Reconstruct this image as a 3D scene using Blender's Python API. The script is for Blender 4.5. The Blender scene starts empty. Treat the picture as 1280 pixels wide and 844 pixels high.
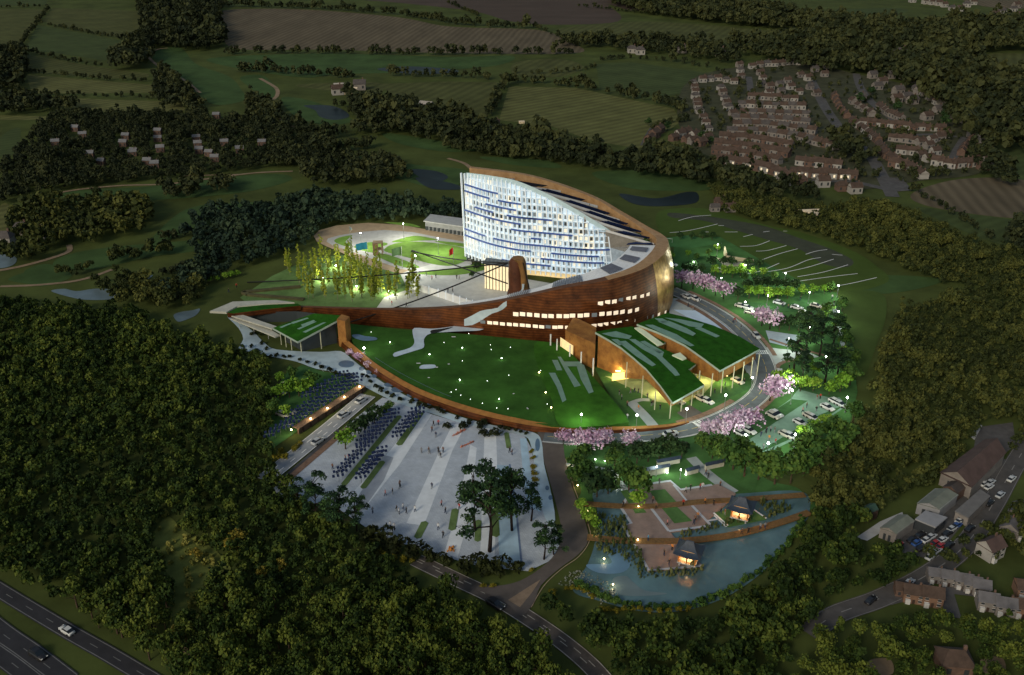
import bpy, bmesh, math, random
import numpy as np
from mathutils import Vector, Matrix
from mathutils.geometry import tessellate_polygon
R = math.radians
random.seed(7)
rng = np.random.default_rng(7)
SC = bpy.context.scene
COL = SC.collection

# ------------------------------------------------------------------ camera geometry (aerial oblique view, metres)
CAMH, FPX, CX, CY = 150.0, 1200.0, 640.0, 422.0
TH = math.atan(582.0 / FPX)
CT, ST = math.cos(TH), math.sin(TH)


def G(x, y, z=0.0):
    """world point at height z on the sight line that the photograph shows at (x, y)"""
    u, v = (x - CX) / FPX, (y - CY) / FPX
    dy, dz = CT - v * ST, -ST - v * CT
    t = (z - CAMH) / dz
    return Vector((u * t, dy * t, z))


def S(y):
    return CT * (y + 160.0) / CAMH


def ztop(P, ty):
    k = (ty - CY) / FPX
    H = P[1] * (ST + k * CT) / (CT - k * ST)
    return CAMH - H


def PX(p):
    d = p[1] * CT + (CAMH - p[2]) * ST
    v = -p[1] * ST + (CAMH - p[2]) * CT
    return CX + FPX * p[0] / d, CY + FPX * v / d


def smooth(pts, closed=False, n=6):
    out = []
    N = len(pts)
    rngk = range(N) if closed else range(N - 1)
    for i in rngk:
        if closed:
            p0, p1, p2, p3 = pts[(i - 1) % N], pts[i], pts[(i + 1) % N], pts[(i + 2) % N]
        else:
            p0, p1, p2, p3 = pts[max(i - 1, 0)], pts[i], pts[i + 1], pts[min(i + 2, N - 1)]
        for k in range(n):
            t = k / n
            out.append(tuple(0.5 * (2 * b + (c - a) * t + (2 * a - 5 * b + 4 * c - d) * t * t + (3 * b - a - 3 * c + d) * t ** 3)
                             for a, b, c, d in zip(p0, p1, p2, p3)))
    if not closed:
        out.append(tuple(pts[-1]))
    return out


def inpoly(x, y, poly):
    r = False
    j = len(poly) - 1
    for i in range(len(poly)):
        xi, yi = poly[i][0], poly[i][1]
        xj, yj = poly[j][0], poly[j][1]
        if (yi > y) != (yj > y) and x < (xj - xi) * (y - yi) / (yj - yi) + xi:
            r = not r
        j = i
    return r


# ------------------------------------------------------------------ materials
MATS = {}


def mat(name, col, rough=0.8, var=0.25, scale=0.5, metal=0.0, emit=0.0, ecol=None, col2=None, bump=0.0, detail=4.0, spec=0.3, stretch=None):
    if name in MATS:
        return MATS[name]
    m = bpy.data.materials.new(name)
    m.use_nodes = True
    nt = m.node_tree
    b = nt.nodes['Principled BSDF']
    b.inputs['Roughness'].default_value = rough
    b.inputs['Metallic'].default_value = metal
    b.inputs['Specular IOR Level'].default_value = spec
    if var > 0:
        g = nt.nodes.new('ShaderNodeNewGeometry')
        mp = nt.nodes.new('ShaderNodeMapping')
        if stretch:
            mp.inputs['Scale'].default_value = stretch
        nt.links.new(g.outputs['Position'], mp.inputs['Vector'])
        n = nt.nodes.new('ShaderNodeTexNoise')
        n.inputs['Scale'].default_value = scale
        n.inputs['Detail'].default_value = detail
        n.inputs['Roughness'].default_value = 0.65
        nt.links.new(mp.outputs['Vector'], n.inputs['Vector'])
        r = nt.nodes.new('ShaderNodeValToRGB')
        c2 = col2 or tuple(min(1, c * (1 + var)) for c in col)
        c1 = col if col2 else tuple(c * (1 - var) for c in col)
        r.color_ramp.elements[0].position = 0.32
        r.color_ramp.elements[1].position = 0.68
        r.color_ramp.elements[0].color = (*c1, 1)
        r.color_ramp.elements[1].color = (*c2, 1)
        nt.links.new(n.outputs['Fac'], r.inputs['Fac'])
        nt.links.new(r.outputs['Color'], b.inputs['Base Color'])
        if bump:
            bp = nt.nodes.new('ShaderNodeBump')
            bp.inputs['Strength'].default_value = bump
            nt.links.new(n.outputs['Fac'], bp.inputs['Height'])
            nt.links.new(bp.outputs['Normal'], b.inputs['Normal'])
    else:
        b.inputs['Base Color'].default_value = (*col, 1)
    if emit:
        b.inputs['Emission Color'].default_value = (*(ecol or col), 1)
        b.inputs['Emission Strength'].default_value = emit
    MATS[name] = m
    return m


def leafmat(name, c1, c2, c3, rough=0.75, obj_var=0.35):
    """foliage: hue by clump (attribute tint) and by tree (object random)"""
    if name in MATS:
        return MATS[name]
    m = bpy.data.materials.new(name)
    m.use_nodes = True
    nt = m.node_tree
    b = nt.nodes['Principled BSDF']
    b.inputs['Roughness'].default_value = rough
    b.inputs['Specular IOR Level'].default_value = 0.15
    a = nt.nodes.new('ShaderNodeAttribute')
    a.attribute_name = 'tint'
    oi = nt.nodes.new('ShaderNodeObjectInfo')
    m1 = nt.nodes.new('ShaderNodeMath')
    m1.operation = 'MULTIPLY_ADD'
    m1.inputs[1].default_value = obj_var
    m1.inputs[2].default_value = -obj_var / 2
    nt.links.new(oi.outputs['Random'], m1.inputs[0])
    m2 = nt.nodes.new('ShaderNodeMath')
    m2.operation = 'ADD'
    nt.links.new(m1.outputs[0], m2.inputs[0])
    nt.links.new(a.outputs['Fac'], m2.inputs[1])
    r = nt.nodes.new('ShaderNodeValToRGB')
    e = r.color_ramp.elements
    e[0].position, e[0].color = 0.05, (*c1, 1)
    e[1].position, e[1].color = 0.95, (*c3, 1)
    k = e.new(0.5)
    k.color = (*c2, 1)
    nt.links.new(m2.outputs[0], r.inputs['Fac'])
    nt.links.new(r.outputs['Color'], b.inputs['Base Color'])
    MATS[name] = m
    return m


# ------------------------------------------------------------------ objects
def tag(o, label=None, cat=None, group=None, kind=None):
    if label: o['label'] = label
    if cat: o['category'] = cat
    if group: o['group'] = group
    if kind: o['kind'] = kind
    return o


def empty(name, loc, label=None, cat=None, group=None, rz=0.0, scale=1.0):
    o = bpy.data.objects.new(name, None)
    o.empty_display_size = 1.0
    COL.objects.link(o)
    o.location = loc
    o.rotation_euler = (0, 0, rz)
    if scale != 1.0:
        o.scale = (scale,) * 3
    return tag(o, label, cat, group)


def copy_tree(o, loc=None, rz=None, scale=None, label=None, group=None, parent=None):
    c = o.copy()
    COL.objects.link(c)
    if parent: c.parent = parent
    if loc is not None: c.location = loc
    if rz is not None: c.rotation_euler = (0, 0, rz)
    if scale is not None: c.scale = scale if hasattr(scale, '__len__') else (scale,) * 3
    if label: c['label'] = label
    if group: c['group'] = group
    for ch in list(o.children):
        copy_tree(ch, parent=c)
    return c


def wloc(o):
    v = Vector((0, 0, 0))
    while o is not None:
        v += o.location
        o = o.parent
    return v


class MB:
    def __init__(s):
        s.v, s.f, s.m, s.sm = [], [], [], []

    def face(s, pts, m=0, smooth=False):
        b = len(s.v)
        s.v.extend(tuple(p) for p in pts)
        s.f.append(tuple(range(b, b + len(pts))))
        s.m.append(m); s.sm.append(smooth)

    def box(s, c, size, rz=0.0, m=0, taper=1.0):
        x, y, z = size[0] / 2, size[1] / 2, size[2]
        ca, sa = math.cos(rz), math.sin(rz)
        P = []
        for zz, k in ((0, 1.0), (z, taper)):
            for dx, dy in ((-x, -y), (x, -y), (x, y), (-x, y)):
                dx, dy = dx * k, dy * k
                P.append((c[0] + dx * ca - dy * sa, c[1] + dx * sa + dy * ca, c[2] + zz))
        b = len(s.v)
        s.v.extend(P)
        for q in ((3, 2, 1, 0), (4, 5, 6, 7), (0, 1, 5, 4), (1, 2, 6, 5), (2, 3, 7, 6), (3, 0, 4, 7)):
            s.f.append(tuple(b + i for i in q)); s.m.append(m); s.sm.append(False)

    def prism(s, poly, z0, z1, m=0, mtop=None, dz=None):
        """poly: list of (x,y); z1 may be a list of heights"""
        n = len(poly)
        a = sum(poly[i][0] * poly[(i + 1) % n][1] - poly[(i + 1) % n][0] * poly[i][1] for i in range(n))
        idx = list(range(n)) if a > 0 else list(range(n - 1, -1, -1))
        zt = [z1] * n if not hasattr(z1, '__len__') else z1
        zb = [z0] * n if not hasattr(z0, '__len__') else z0
        b = len(s.v)
        for i in idx: s.v.append((poly[i][0], poly[i][1], zb[i]))
        for i in idx: s.v.append((poly[i][0], poly[i][1], zt[i]))
        s.f.append(tuple(range(b + n - 1, b - 1, -1))); s.m.append(m); s.sm.append(False)
        s.f.append(tuple(range(b + n, b + 2 * n))); s.m.append(m if mtop is None else mtop); s.sm.append(False)
        for i in range(n):
            j = (i + 1) % n
            s.f.append((b + i, b + j, b + n + j, b + n + i)); s.m.append(m); s.sm.append(False)

    def loft(s, rows, m=0, smooth=True, closed=False):
        """rows: equal-length point lists"""
        b = len(s.v)
        n = len(rows[0])
        for r in rows: s.v.extend(tuple(p) for p in r)
        for i in range(len(rows) - 1):
            for j in range(n if closed else n - 1):
                k = (j + 1) % n
                s.f.append((b + i * n + j, b + i * n + k, b + (i + 1) * n + k, b + (i + 1) * n + j))
                s.m.append(m); s.sm.append(smooth)

    def tube(s, pts, r, n=6, m=0, cap=True):
        pts = [Vector(p) for p in pts]
        rs = r if hasattr(r, '__len__') else [r] * len(pts)
        rows = []
        for i, p in enumerate(pts):
            d = (pts[min(i + 1, len(pts) - 1)] - pts[max(i - 1, 0)]).normalized()
            a = d.cross(Vector((0, 0, 1)))
            if a.length < 1e-3: a = Vector((1, 0, 0))
            a.normalize()
            bb = d.cross(a)
            rows.append([p + (a * math.cos(t) + bb * math.sin(t)) * rs[i] for t in [2 * math.pi * k / n for k in range(n)]])
        s.loft(rows, m, True, True)
        if cap:
            s.face(rows[0], m); s.face(rows[-1][::-1], m)

    def cyl(s, c, r, h, n=10, m=0, r2=None):
        s.tube([c, (c[0], c[1], c[2] + h)], [r, r if r2 is None else r2], n, m)

    def ball(s, c, r, n=8, m=0, sz=1.0):
        rows = []
        for i in range(n // 2 + 1):
            t = math.pi * i / (n // 2)
            rr = max(r * math.sin(t), 1e-3)
            rows.append([(c[0] + rr * math.cos(2 * math.pi * k / n), c[1] + rr * math.sin(2 * math.pi * k / n), c[2] + sz * r * math.cos(t)) for k in range(n)])
        s.loft(rows[::-1], m, True, True)

    def build(s, name, mats, parent=None):
        me = bpy.data.meshes.new(name)
        off = wloc(parent) if parent else Vector((0, 0, 0))
        me.from_pydata([(x - off.x, y - off.y, z - off.z) for x, y, z in s.v] if parent else s.v, [], s.f)
        for mm in (mats if isinstance(mats, (list, tuple)) else [mats]): me.materials.append(mm)
        me.polygons.foreach_set('material_index', s.m)
        me.polygons.foreach_set('use_smooth', s.sm)
        me.validate()
        me.update()
        o = bpy.data.objects.new(name, me)
        COL.objects.link(o)
        if parent: o.parent = parent
        return o


ZC = [0]


def sheet(name, px, z, m, sm=True, n=6, kind='structure'):
    """a flat ground sheet whose outline is given where the photograph shows it"""
    pts = smooth(px, True, n) if sm else px
    ZC[0] += 1
    z = z + 0.0007 * ZC[0]
    me = bpy.data.meshes.new(name)
    vs = []
    for p in pts:
        q = G(p[0], p[1], z)
        if vs and (q - vs[-1]).length < 0.02: continue
        vs.append(q)
    tris = tessellate_polygon([vs])
    out = []
    for t in tris:
        i, j, k = t
        cr = (vs[j] - vs[i]).cross(vs[k] - vs[i])
        if cr.length < 1e-6: continue
        out.append((i, j, k) if cr.z > 0 else (i, k, j))
    me.from_pydata([tuple(v) for v in vs], [], out)
    me.update()
    me.materials.append(m)
    o = bpy.data.objects.new(name, me)
    COL.objects.link(o)
    if kind: o['kind'] = kind
    return o


def offs(path, d):
    """offset a world polyline sideways by d metres"""
    out = []
    for i, p in enumerate(path):
        a, b = path[max(i - 1, 0)], path[min(i + 1, len(path) - 1)]
        t = Vector((b[0] - a[0], b[1] - a[1], 0))
        t.normalize()
        nn = Vector((-t.y, t.x, 0))
        dd = d[i] if hasattr(d, '__len__') else d
        out.append(Vector((p[0], p[1], p[2])) + nn * dd)
    return out


def wpath(px, z=0.0, sm=True, n=6):
    return [G(p[0], p[1], z) for p in (smooth(px, False, n) if sm else px)]


def strip(mb, path, d0, d1, dz=0.0, m=0):
    a, b = offs(path, d0), offs(path, d1)
    a = [p + Vector((0, 0, dz)) for p in a]; b = [p + Vector((0, 0, dz)) for p in b]
    if (d1 if not hasattr(d1, '__len__') else d1[0]) > (d0 if not hasattr(d0, '__len__') else d0[0]): a, b = b, a
    mb.loft([a, b], m, False)


def road(name, px, w, z, m, kind='structure', sm=True, wpx=None):
    ZC[0] += 1
    p = wpath(px, z + 0.0007 * ZC[0], sm)
    mb = MB()
    strip(mb, p, -w / 2, w / 2)
    o = mb.build(name, m)
    if kind: o['kind'] = kind
    return p


def dashes(mb, path, d, w, on, off, dz=0.006, m=0):
    q = offs(path, d)
    acc, pen, cur = 0.0, True, [q[0]]
    for i in range(len(q) - 1):
        a, b = q[i], q[i + 1]
        L = (b - a).length
        t = 0.0
        while L - t > 1e-6:
            need = (on if pen else off) - acc
            if t + need > L:
                acc += L - t
                if pen: cur.append(b)
                t = L
            else:
                t += need
                p = a + (b - a) * (t / L)
                if pen:
                    cur.append(p)
                    if len(cur) > 1 and (cur[0] - cur[-1]).length > 0.05: strip(mb, cur, -w / 2, w / 2, dz, m)
                    cur = []
                else:
                    cur = [p]
                pen = not pen; acc = 0.0
    if pen and len(cur) > 1: strip(mb, cur, -w / 2, w / 2, dz, m)


ORD = ['first', 'second', 'third', 'fourth', 'fifth', 'sixth', 'seventh', 'eighth', 'ninth', 'tenth', 'eleventh', 'twelfth', 'thirteenth',
       'fourteenth', 'fifteenth', 'sixteenth', 'seventeenth', 'eighteenth', 'nineteenth', 'twentieth']
NUM = ['no', 'one', 'two', 'three', 'four', 'five', 'six', 'seven', 'eight', 'nine', 'ten', 'eleven', 'twelve', 'thirteen', 'fourteen', 'fifteen',
       'sixteen', 'seventeen', 'eighteen', 'nineteen', 'twenty']
TENS = {2: 'twenty', 3: 'thirty', 4: 'forty', 5: 'fifty', 6: 'sixty', 7: 'seventy', 8: 'eighty'}


def ordw(i):
    if i < 20: return ORD[i]
    n = i + 1
    if n % 10 == 0: return TENS[n // 10][:-1] + 'ieth'
    return TENS[n // 10] + ' ' + ORD[n % 10 - 1]


def number_row(objs, noun, group, key=None, way='from the left'):
    """labels for repeats that only their place tells apart: counted across the photograph"""
    if key is None:
        key = lambda o: PX(o.location)[0]
    objs = sorted(objs, key=key)
    n = len(objs)
    for i, o in enumerate(objs):
        if n == 1: o['label'] = noun
        elif i == 0: o['label'] = noun + ', ' + {'from the left': 'leftmost', 'from the front': 'nearest'}.get(way, 'first ' + way)
        elif i == n - 1 and n > 2: o['label'] = noun + ', ' + {'from the left': 'rightmost', 'from the front': 'farthest'}.get(way, 'last ' + way)
        else: o['label'] = noun + ', ' + ordw(i) + ' ' + way
        if n > 1: o['group'] = group


# ------------------------------------------------------------------ world, sun, camera
def setup():
    w = bpy.data.worlds.new('World')
    SC.world = w
    w.use_nodes = True
    nt = w.node_tree
    bg = nt.nodes['Background']
    sky = nt.nodes.new('ShaderNodeTexSky')
    sky.sky_type = 'NISHITA'
    sky.sun_disc = False
    EL, AZ = R(30), R(215)
    sky.sun_elevation = EL
    sky.sun_rotation = AZ
    sky.air_density = 1.6
    sky.dust_density = 2.5
    nt.links.new(sky.outputs['Color'], bg.inputs['Color'])
    bg.inputs['Strength'].default_value = SKY
    sd = bpy.data.lights.new('sun', 'SUN')
    sd.energy = SUN
    sd.angle = R(14)
    sd.color = (1.0, 0.92, 0.76)
    so = bpy.data.objects.new('sun', sd)
    COL.objects.link(so)
    d = Vector((math.sin(AZ) * math.cos(EL), math.cos(AZ) * math.cos(EL), math.sin(EL)))   # towards the sun
    so.rotation_euler = d.to_track_quat('Z', 'Y').to_euler()
    so.location = (0, 0, 400)
    cd = bpy.data.cameras.new('camera')
    cd.sensor_width = 36.0
    cd.lens = 36.0 * FPX / 1280.0
    cd.clip_end = 9000
    cd.clip_start = 1.0
    co = bpy.data.objects.new('camera', cd)
    COL.objects.link(co)
    co.location = (0, 0, CAMH)
    co.rotation_euler = (math.pi / 2 - TH, 0, 0)
    SC.camera = co
    vs = SC.view_settings
    vs.view_transform = 'Standard'
    try: vs.look = 'None'
    except Exception: pass
    vs.exposure = EXPO
    vs.gamma = 1.0
    vs.use_curve_mapping = False
    c = SC.cycles
    c.max_bounces = 5
    c.diffuse_bounces = 2
    c.glossy_bounces = 2
    c.transmission_bounces = 2
    c.transparent_max_bounces = 6
    c.caustics_reflective = False
    c.caustics_refractive = False
    c.use_denoising = True
    c.use_light_tree = True
    c.sample_clamp_indirect = 4.0


SKY, SUN, EXPO = 0.045, 0.85, 0.75
setup()
# ------------------------------------------------------------------ ground, fields, water, roads
def grassmat(name, c, var=0.3, scale=0.06):
    return mat(name, c, 0.95, var, scale, detail=8, spec=0.1)


M_ROUGH = grassmat('rough_grass', (0.057, 0.074, 0.019), 0.35, 0.035)
M_FAIR = grassmat('fairway_grass', (0.046, 0.083, 0.026), 0.3, 0.05)
M_TAN = mat('stubble_field', (0.125, 0.102, 0.066), 0.95, 0.22, 0.05, detail=8, spec=0.1, stretch=(1, .25, 1))
M_BROWN = mat('ploughed_field', (0.082, 0.062, 0.05), 0.95, 0.18, 0.05, detail=8, spec=0.1, stretch=(.3, 1, 1))
M_OLIVE = grassmat('pasture_olive', (0.078, 0.087, 0.029), 0.25, 0.05)
M_PALE = grassmat('pasture_pale', (0.118, 0.123, 0.043), 0.25, 0.05)
M_GREEN = grassmat('pasture_green', (0.055, 0.077, 0.026), 0.25, 0.05)
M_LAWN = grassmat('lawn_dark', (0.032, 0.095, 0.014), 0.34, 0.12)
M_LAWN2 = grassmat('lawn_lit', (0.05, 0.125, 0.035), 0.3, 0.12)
M_ASPH = mat('asphalt', (0.055, 0.056, 0.06), 0.85, 0.3, 0.3, spec=0.25)
M_ASPH2 = mat('asphalt_worn', (0.082, 0.078, 0.075), 0.85, 0.25, 0.3, spec=0.25)
M_BROAD = mat('brown_road_surface', (0.105, 0.09, 0.08), 0.9, 0.14, 0.25, spec=0.15)
M_PAVEB = mat('brown_brick_paving', (0.19, 0.12, 0.085), 0.9, 0.25, 0.8, spec=0.15)
M_CONC = mat('concrete', (0.38, 0.38, 0.37), 0.85, 0.15, 0.3, spec=0.2)
M_WHITE = mat('white_paint', (0.78, 0.78, 0.76), 0.6, 0.08, 0.5)
M_YELL = mat('yellow_paint', (0.55, 0.4, 0.08), 0.6, 0.08, 0.5)
M_TRACK = mat('sandy_track', (0.4, 0.29, 0.17), 0.95, 0.2, 0.2, spec=0.1)
M_PATH = mat('earth_path', (0.23, 0.17, 0.11), 0.95, 0.2, 0.2, spec=0.1)


def crop_rows(m, ang, scale, fac):
    nt = m.node_tree
    b = nt.nodes['Principled BSDF']
    w = nt.nodes.new('ShaderNodeTexWave')
    w.inputs['Scale'].default_value = scale
    w.inputs['Distortion'].default_value = 2.5
    w.inputs['Detail'].default_value = 4
    w.inputs['Detail Scale'].default_value = .3
    g = nt.nodes.new('ShaderNodeNewGeometry')
    mp = nt.nodes.new('ShaderNodeMapping')
    mp.inputs['Rotation'].default_value = (0, 0, ang)
    nt.links.new(g.outputs['Position'], mp.inputs['Vector'])
    nt.links.new(mp.outputs['Vector'], w.inputs['Vector'])
    mx = nt.nodes.new('ShaderNodeMix')
    mx.data_type = 'RGBA'
    mx.blend_type = 'MULTIPLY'
    mx.inputs['Factor'].default_value = fac
    nt.links.new(b.inputs['Base Color'].links[0].from_socket, mx.inputs[6])
    nt.links.new(w.outputs['Color'], mx.inputs[7])
    nt.links.new(mx.outputs[2], b.inputs['Base Color'])


crop_rows(M_TAN, .15, .05, .3)
crop_rows(M_BROWN, 1.2, .05, .25)
crop_rows(M_PALE, .9, .045, .3)
crop_rows(M_OLIVE, .4, .04, .25)
crop_rows(M_GREEN, 1.0, .05, .2)


def watermat(name, c, rough=0.12, scale=0.6, bump=0.15):
    m = mat(name, c, rough, 0.3, 0.08, spec=0.5)
    nt = m.node_tree
    b = nt.nodes['Principled BSDF']
    n = nt.nodes.new('ShaderNodeTexNoise')
    n.inputs['Scale'].default_value = scale
    n.inputs['Detail'].default_value = 5
    g = nt.nodes.new('ShaderNodeNewGeometry')
    nt.links.new(g.outputs['Position'], n.inputs['Vector'])
    bp = nt.nodes.new('ShaderNodeBump')
    bp.inputs['Strength'].default_value = bump
    nt.links.new(n.outputs['Fac'], bp.inputs['Height'])
    nt.links.new(bp.outputs['Normal'], b.inputs['Normal'])
    return m


M_POND = watermat('pond_water', (0.085, 0.155, 0.17), 0.14, 1.6, 0.6)
M_CANAL = watermat('canal_water', (0.36, 0.5, 0.6), 0.3, 1.5, 0.4)
M_DARKW = watermat('dark_water', (0.014, 0.022, 0.024), .45)
M_DARKW.node_tree.nodes['Principled BSDF'].inputs['Specular IOR Level'].default_value = .08
M_LAKE = watermat('lake_water', (0.11, 0.155, 0.175), .35)
M_WATERW = watermat('waterway_water', (0.42, 0.53, 0.58), 0.35, 0.3, 0.1)
M_POOL = watermat('pool_water', (0.09, 0.16, 0.24), 0.3, 0.3, 0.1)

# base sheet
mb = MB()
mb.face([(-6000, -600, 0), (6000, -600, 0), (6000, 9000, 0), (-6000, 9000, 0)])
tag(mb.build('ground', M_ROUGH), kind='structure')


def field(pts, m, z=0.05, name='field', sm=True):
    return sheet(name, pts, z, m, sm)


field([(272, 16), (320, 11), (400, 13), (500, 22), (560, 33), (650, 36), (685, 40), (712, 52), (724, 66), (600, 67), (500, 65), (400, 62), (295, 61), (279, 40)], M_TAN)
field([(345, -8), (560, -20), (720, -12), (765, 10), (772, 27), (700, 31), (640, 27), (590, 14), (480, 2)], M_BROWN)
field([(690, -20), (860, -20), (850, 8), (800, 14), (770, 8)], M_BROWN)
field([(760, 30), (800, 27), (870, 30), (960, 38), (1015, 43), (960, 50), (850, 54), (720, 50), (700, 36)], M_OLIVE)
field([(0, -12), (60, -14), (58, 6), (0, 8)], M_GREEN, sm=False)
field([(-30, 11), (62, 12), (48, 28), (25, 56), (-30, 53)], M_OLIVE, sm=False)
field([(66, 10), (178, 14), (182, 44), (160, 48), (120, 42), (52, 27)], M_OLIVE, sm=False)
field([(46, 31), (164, 53), (152, 68), (130, 76), (95, 70), (32, 62)], M_GREEN, sm=False)
field([(31, 67), (110, 82), (186, 92), (186, 97), (140, 98), (36, 90)], M_OLIVE, sm=False)
field([(32, 93), (100, 99), (190, 106), (192, 116), (100, 117), (40, 117)], M_PALE, sm=False)
field([(48, 121), (150, 125), (225, 127), (234, 139), (140, 141), (70, 132)], M_PALE, sm=False)
field([(0, 144), (76, 146), (74, 150), (0, 150)], M_PALE, sm=False)
field([(0, 172), (25, 160), (20, 190), (0, 196)], M_GREEN)
field([(0, 258), (12, 258), (8, 290), (0, 292)], M_PALE)
field([(472, 105), (560, 102), (622, 103), (608, 150), (584, 148), (545, 130), (490, 118)], M_OLIVE, sm=False)
field([(372, 106), (470, 103), (470, 118), (400, 112)], M_OLIVE)
field([(636, 108), (720, 110), (842, 136), (852, 152), (800, 186), (740, 176), (690, 158), (624, 150)], M_PALE, sm=False)
field([(745, 80), (790, 78), (890, 92), (902, 106), (830, 121), (750, 112)], M_GREEN, sm=False)
field([(645, 78), (700, 74), (730, 84), (700, 96), (645, 94)], M_OLIVE)
field([(1138, 244), (1200, 224), (1290, 228), (1300, 272), (1180, 262)], M_TAN)
field([(1145, 259), (1200, 266), (1300, 282), (1300, 308), (1245, 304), (1185, 280)], M_GREEN)
field([(1232, 68), (1300, 70), (1300, 90), (1236, 86)], M_OLIVE)
field([(1030, 14), (1120, 10), (1130, 16), (1060, 22)], M_GREEN)
field([(1200, -6), (1300, -8), (1300, 10), (1230, 8)], M_TAN)
field([(1232, 192), (1290, 170), (1290, 222), (1250, 216)], M_GREEN)
# golf fairways
for p in ([(188, 66), (224, 59), (245, 80), (285, 95), (300, 110), (305, 125), (270, 131), (245, 116), (212, 88)],
          [(262, 73), (400, 67), (560, 71), (640, 70), (620, 82), (520, 90), (420, 93), (380, 97), (300, 86)],
          [(300, 97), (330, 95), (348, 118), (338, 126), (316, 112)],
          [(352, 122), (395, 128), (440, 150), (410, 156), (370, 146)],
          [(352, 168), (400, 172), (440, 184), (390, 186)],
          [(480, 166), (560, 178), (600, 186), (560, 190), (500, 180)],
          [(440, 196), (520, 206), (585, 214), (560, 236), (500, 224)],
          [(60, 246), (100, 238), (200, 232), (300, 220), (352, 218), (362, 226), (300, 241), (180, 251), (90, 253)],
          [(75, 322), (130, 310), (250, 300), (300, 300), (250, 313), (190, 321), (120, 336), (70, 336)],
          [(10, 350), (45, 338), (75, 344), (60, 356)],
          [(190, 298), (232, 262), (290, 254), (352, 254), (330, 268), (250, 284), (200, 304)],
          [(275, 158), (300, 164), (315, 176), (290, 172)],
          [(740, 216), (820, 214), (890, 230), (880, 238), (790, 236)],
          [(1000, 352), (1100, 344), (1180, 350), (1120, 366), (1050, 366)],
          [(600, 196), (680, 200), (700, 210), (640, 206)],
          [(30, 340), (60, 330), (90, 345), (50, 358)]):
    sheet('fairway', p, 0.08, M_FAIR)
for i, p in enumerate(([(380, 132), (412, 132), (430, 138), (436, 146), (418, 150), (400, 146), (394, 138)],
          [(472, 86), (510, 83), (560, 86), (572, 90), (530, 93), (490, 90)],
          [(515, 212), (545, 214), (560, 222), (540, 230), (525, 222)],
          [(775, 242), (820, 248), (858, 240), (872, 242), (868, 254), (820, 258), (790, 254)],
          [(520, 222), (560, 228), (580, 236), (540, 236)])):
    sheet('golf_pond', p, 0.12, M_DARKW)
sheet('lake', [(64, 364), (80, 361), (96, 364), (118, 361), (140, 362), (147, 368), (138, 374), (112, 375), (90, 372)], 0.12, M_LAKE)
sheet('lake', [(-12, 322), (6, 318), (20, 322), (18, 330), (4, 335), (-12, 334)], 0.12, M_LAKE)
sheet('lake', [(165, 350), (178, 346), (191, 344), (184, 349), (168, 353)], 0.12, M_LAKE)
sheet('lake', [(217, 394), (226, 390), (240, 388), (250, 386), (245, 394), (232, 400), (222, 402)], 0.12, M_LAKE)
for p in ([(140, 345), (190, 348), (240, 330), (290, 328)],):
    pass
for px, w in (([(48, 247), (90, 238), (150, 232), (210, 230), (270, 222), (320, 216), (366, 214)], 2.2),
              ([(0, 338), (30, 332), (66, 322), (86, 314), (86, 306)], 2.4),
              ([(0, 358), (50, 356), (100, 350), (140, 337)], 2.0),
              ([(184, 70), (196, 62), (210, 60)], 3.0), ([(184, 70), (200, 84), (230, 100), (250, 116)], 2.5),
              ([(325, 98), (345, 110), (346, 120), (338, 126)], 3.0),
              ([(345, 145), (370, 160), (410, 172)], 2.0), ([(560, 198), (580, 204), (590, 212)], 2.5),
              ([(225, 220), (300, 218)], 1.5), ([(220, 806), (245, 824), (264, 838)], 1.6)):
    road('path', px, w, 0.15, M_PATH)

sheet('clearing', [(190, 676), (208, 646), (232, 664), (272, 690), (290, 720), (258, 752), (240, 786), (214, 796), (214, 740), (204, 706)], .1, mat('clearing_grass', (.12, .14, .035), .95, .35, .2, detail=8, spec=.1))
# contour field east of the building, its grey track and the pale lines across it
sheet('field', [(822, 266), (860, 260), (900, 264), (960, 282), (1000, 290), (1062, 312), (1092, 330), (1110, 352), (1050, 366), (990, 350), (940, 325), (905, 305), (850, 296), (826, 292)], 0.1, grassmat('contour_grass', (0.055, 0.09, 0.018), 0.18, 0.05))
sheet('gravel_track', [(838, 266), (880, 270), (920, 276), (960, 284), (1000, 298), (1040, 312), (1066, 326), (1058, 334), (1030, 330), (1000, 312), (960, 300), (920, 288), (880, 276), (840, 272)], 0.13, mat('track_gravel', (0.044, 0.052, 0.032), 0.95, 0.2, 0.2))
LINES = [[(848, 276), (866, 271), (889, 269)], [(837, 291), (862, 288), (897, 280)], [(898, 282), (905, 282)], [(906, 290), (922, 290)], [(880, 290), (886, 290)],
         [(893, 304), (902, 304)], [(929, 296), (941, 293)], [(954, 290), (962, 289)], [(979, 289), (984, 289)], [(925, 308), (945, 307), (962, 301)], [(945, 314), (960, 313), (983, 307)],
         [(952, 325), (975, 317), (997, 311)], [(1007, 318), (1020, 314), (1034, 312)], [(1040, 318), (1053, 319)], [(928, 343), (950, 339), (974, 329)],
         [(957, 340), (985, 335), (1010, 325), (1026, 322)], [(978, 341), (1010, 334), (1042, 324)], [(997, 346), (1030, 340), (1060, 331)],
         [(989, 353), (1030, 347), (1072, 342)], [(1034, 359), (1060, 355), (1096, 347)]]
for px in LINES: road('field_line', px, 0.34, 0.17, M_WHITE)
# olive meadow east of the car parks
sheet('meadow', [(1048, 368), (1100, 366), (1108, 392), (1096, 430), (1080, 470), (1064, 450), (1052, 410)], 0.09, grassmat('meadow_olive', (0.05, 0.08, 0.018), 0.2, 0.05))

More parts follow.
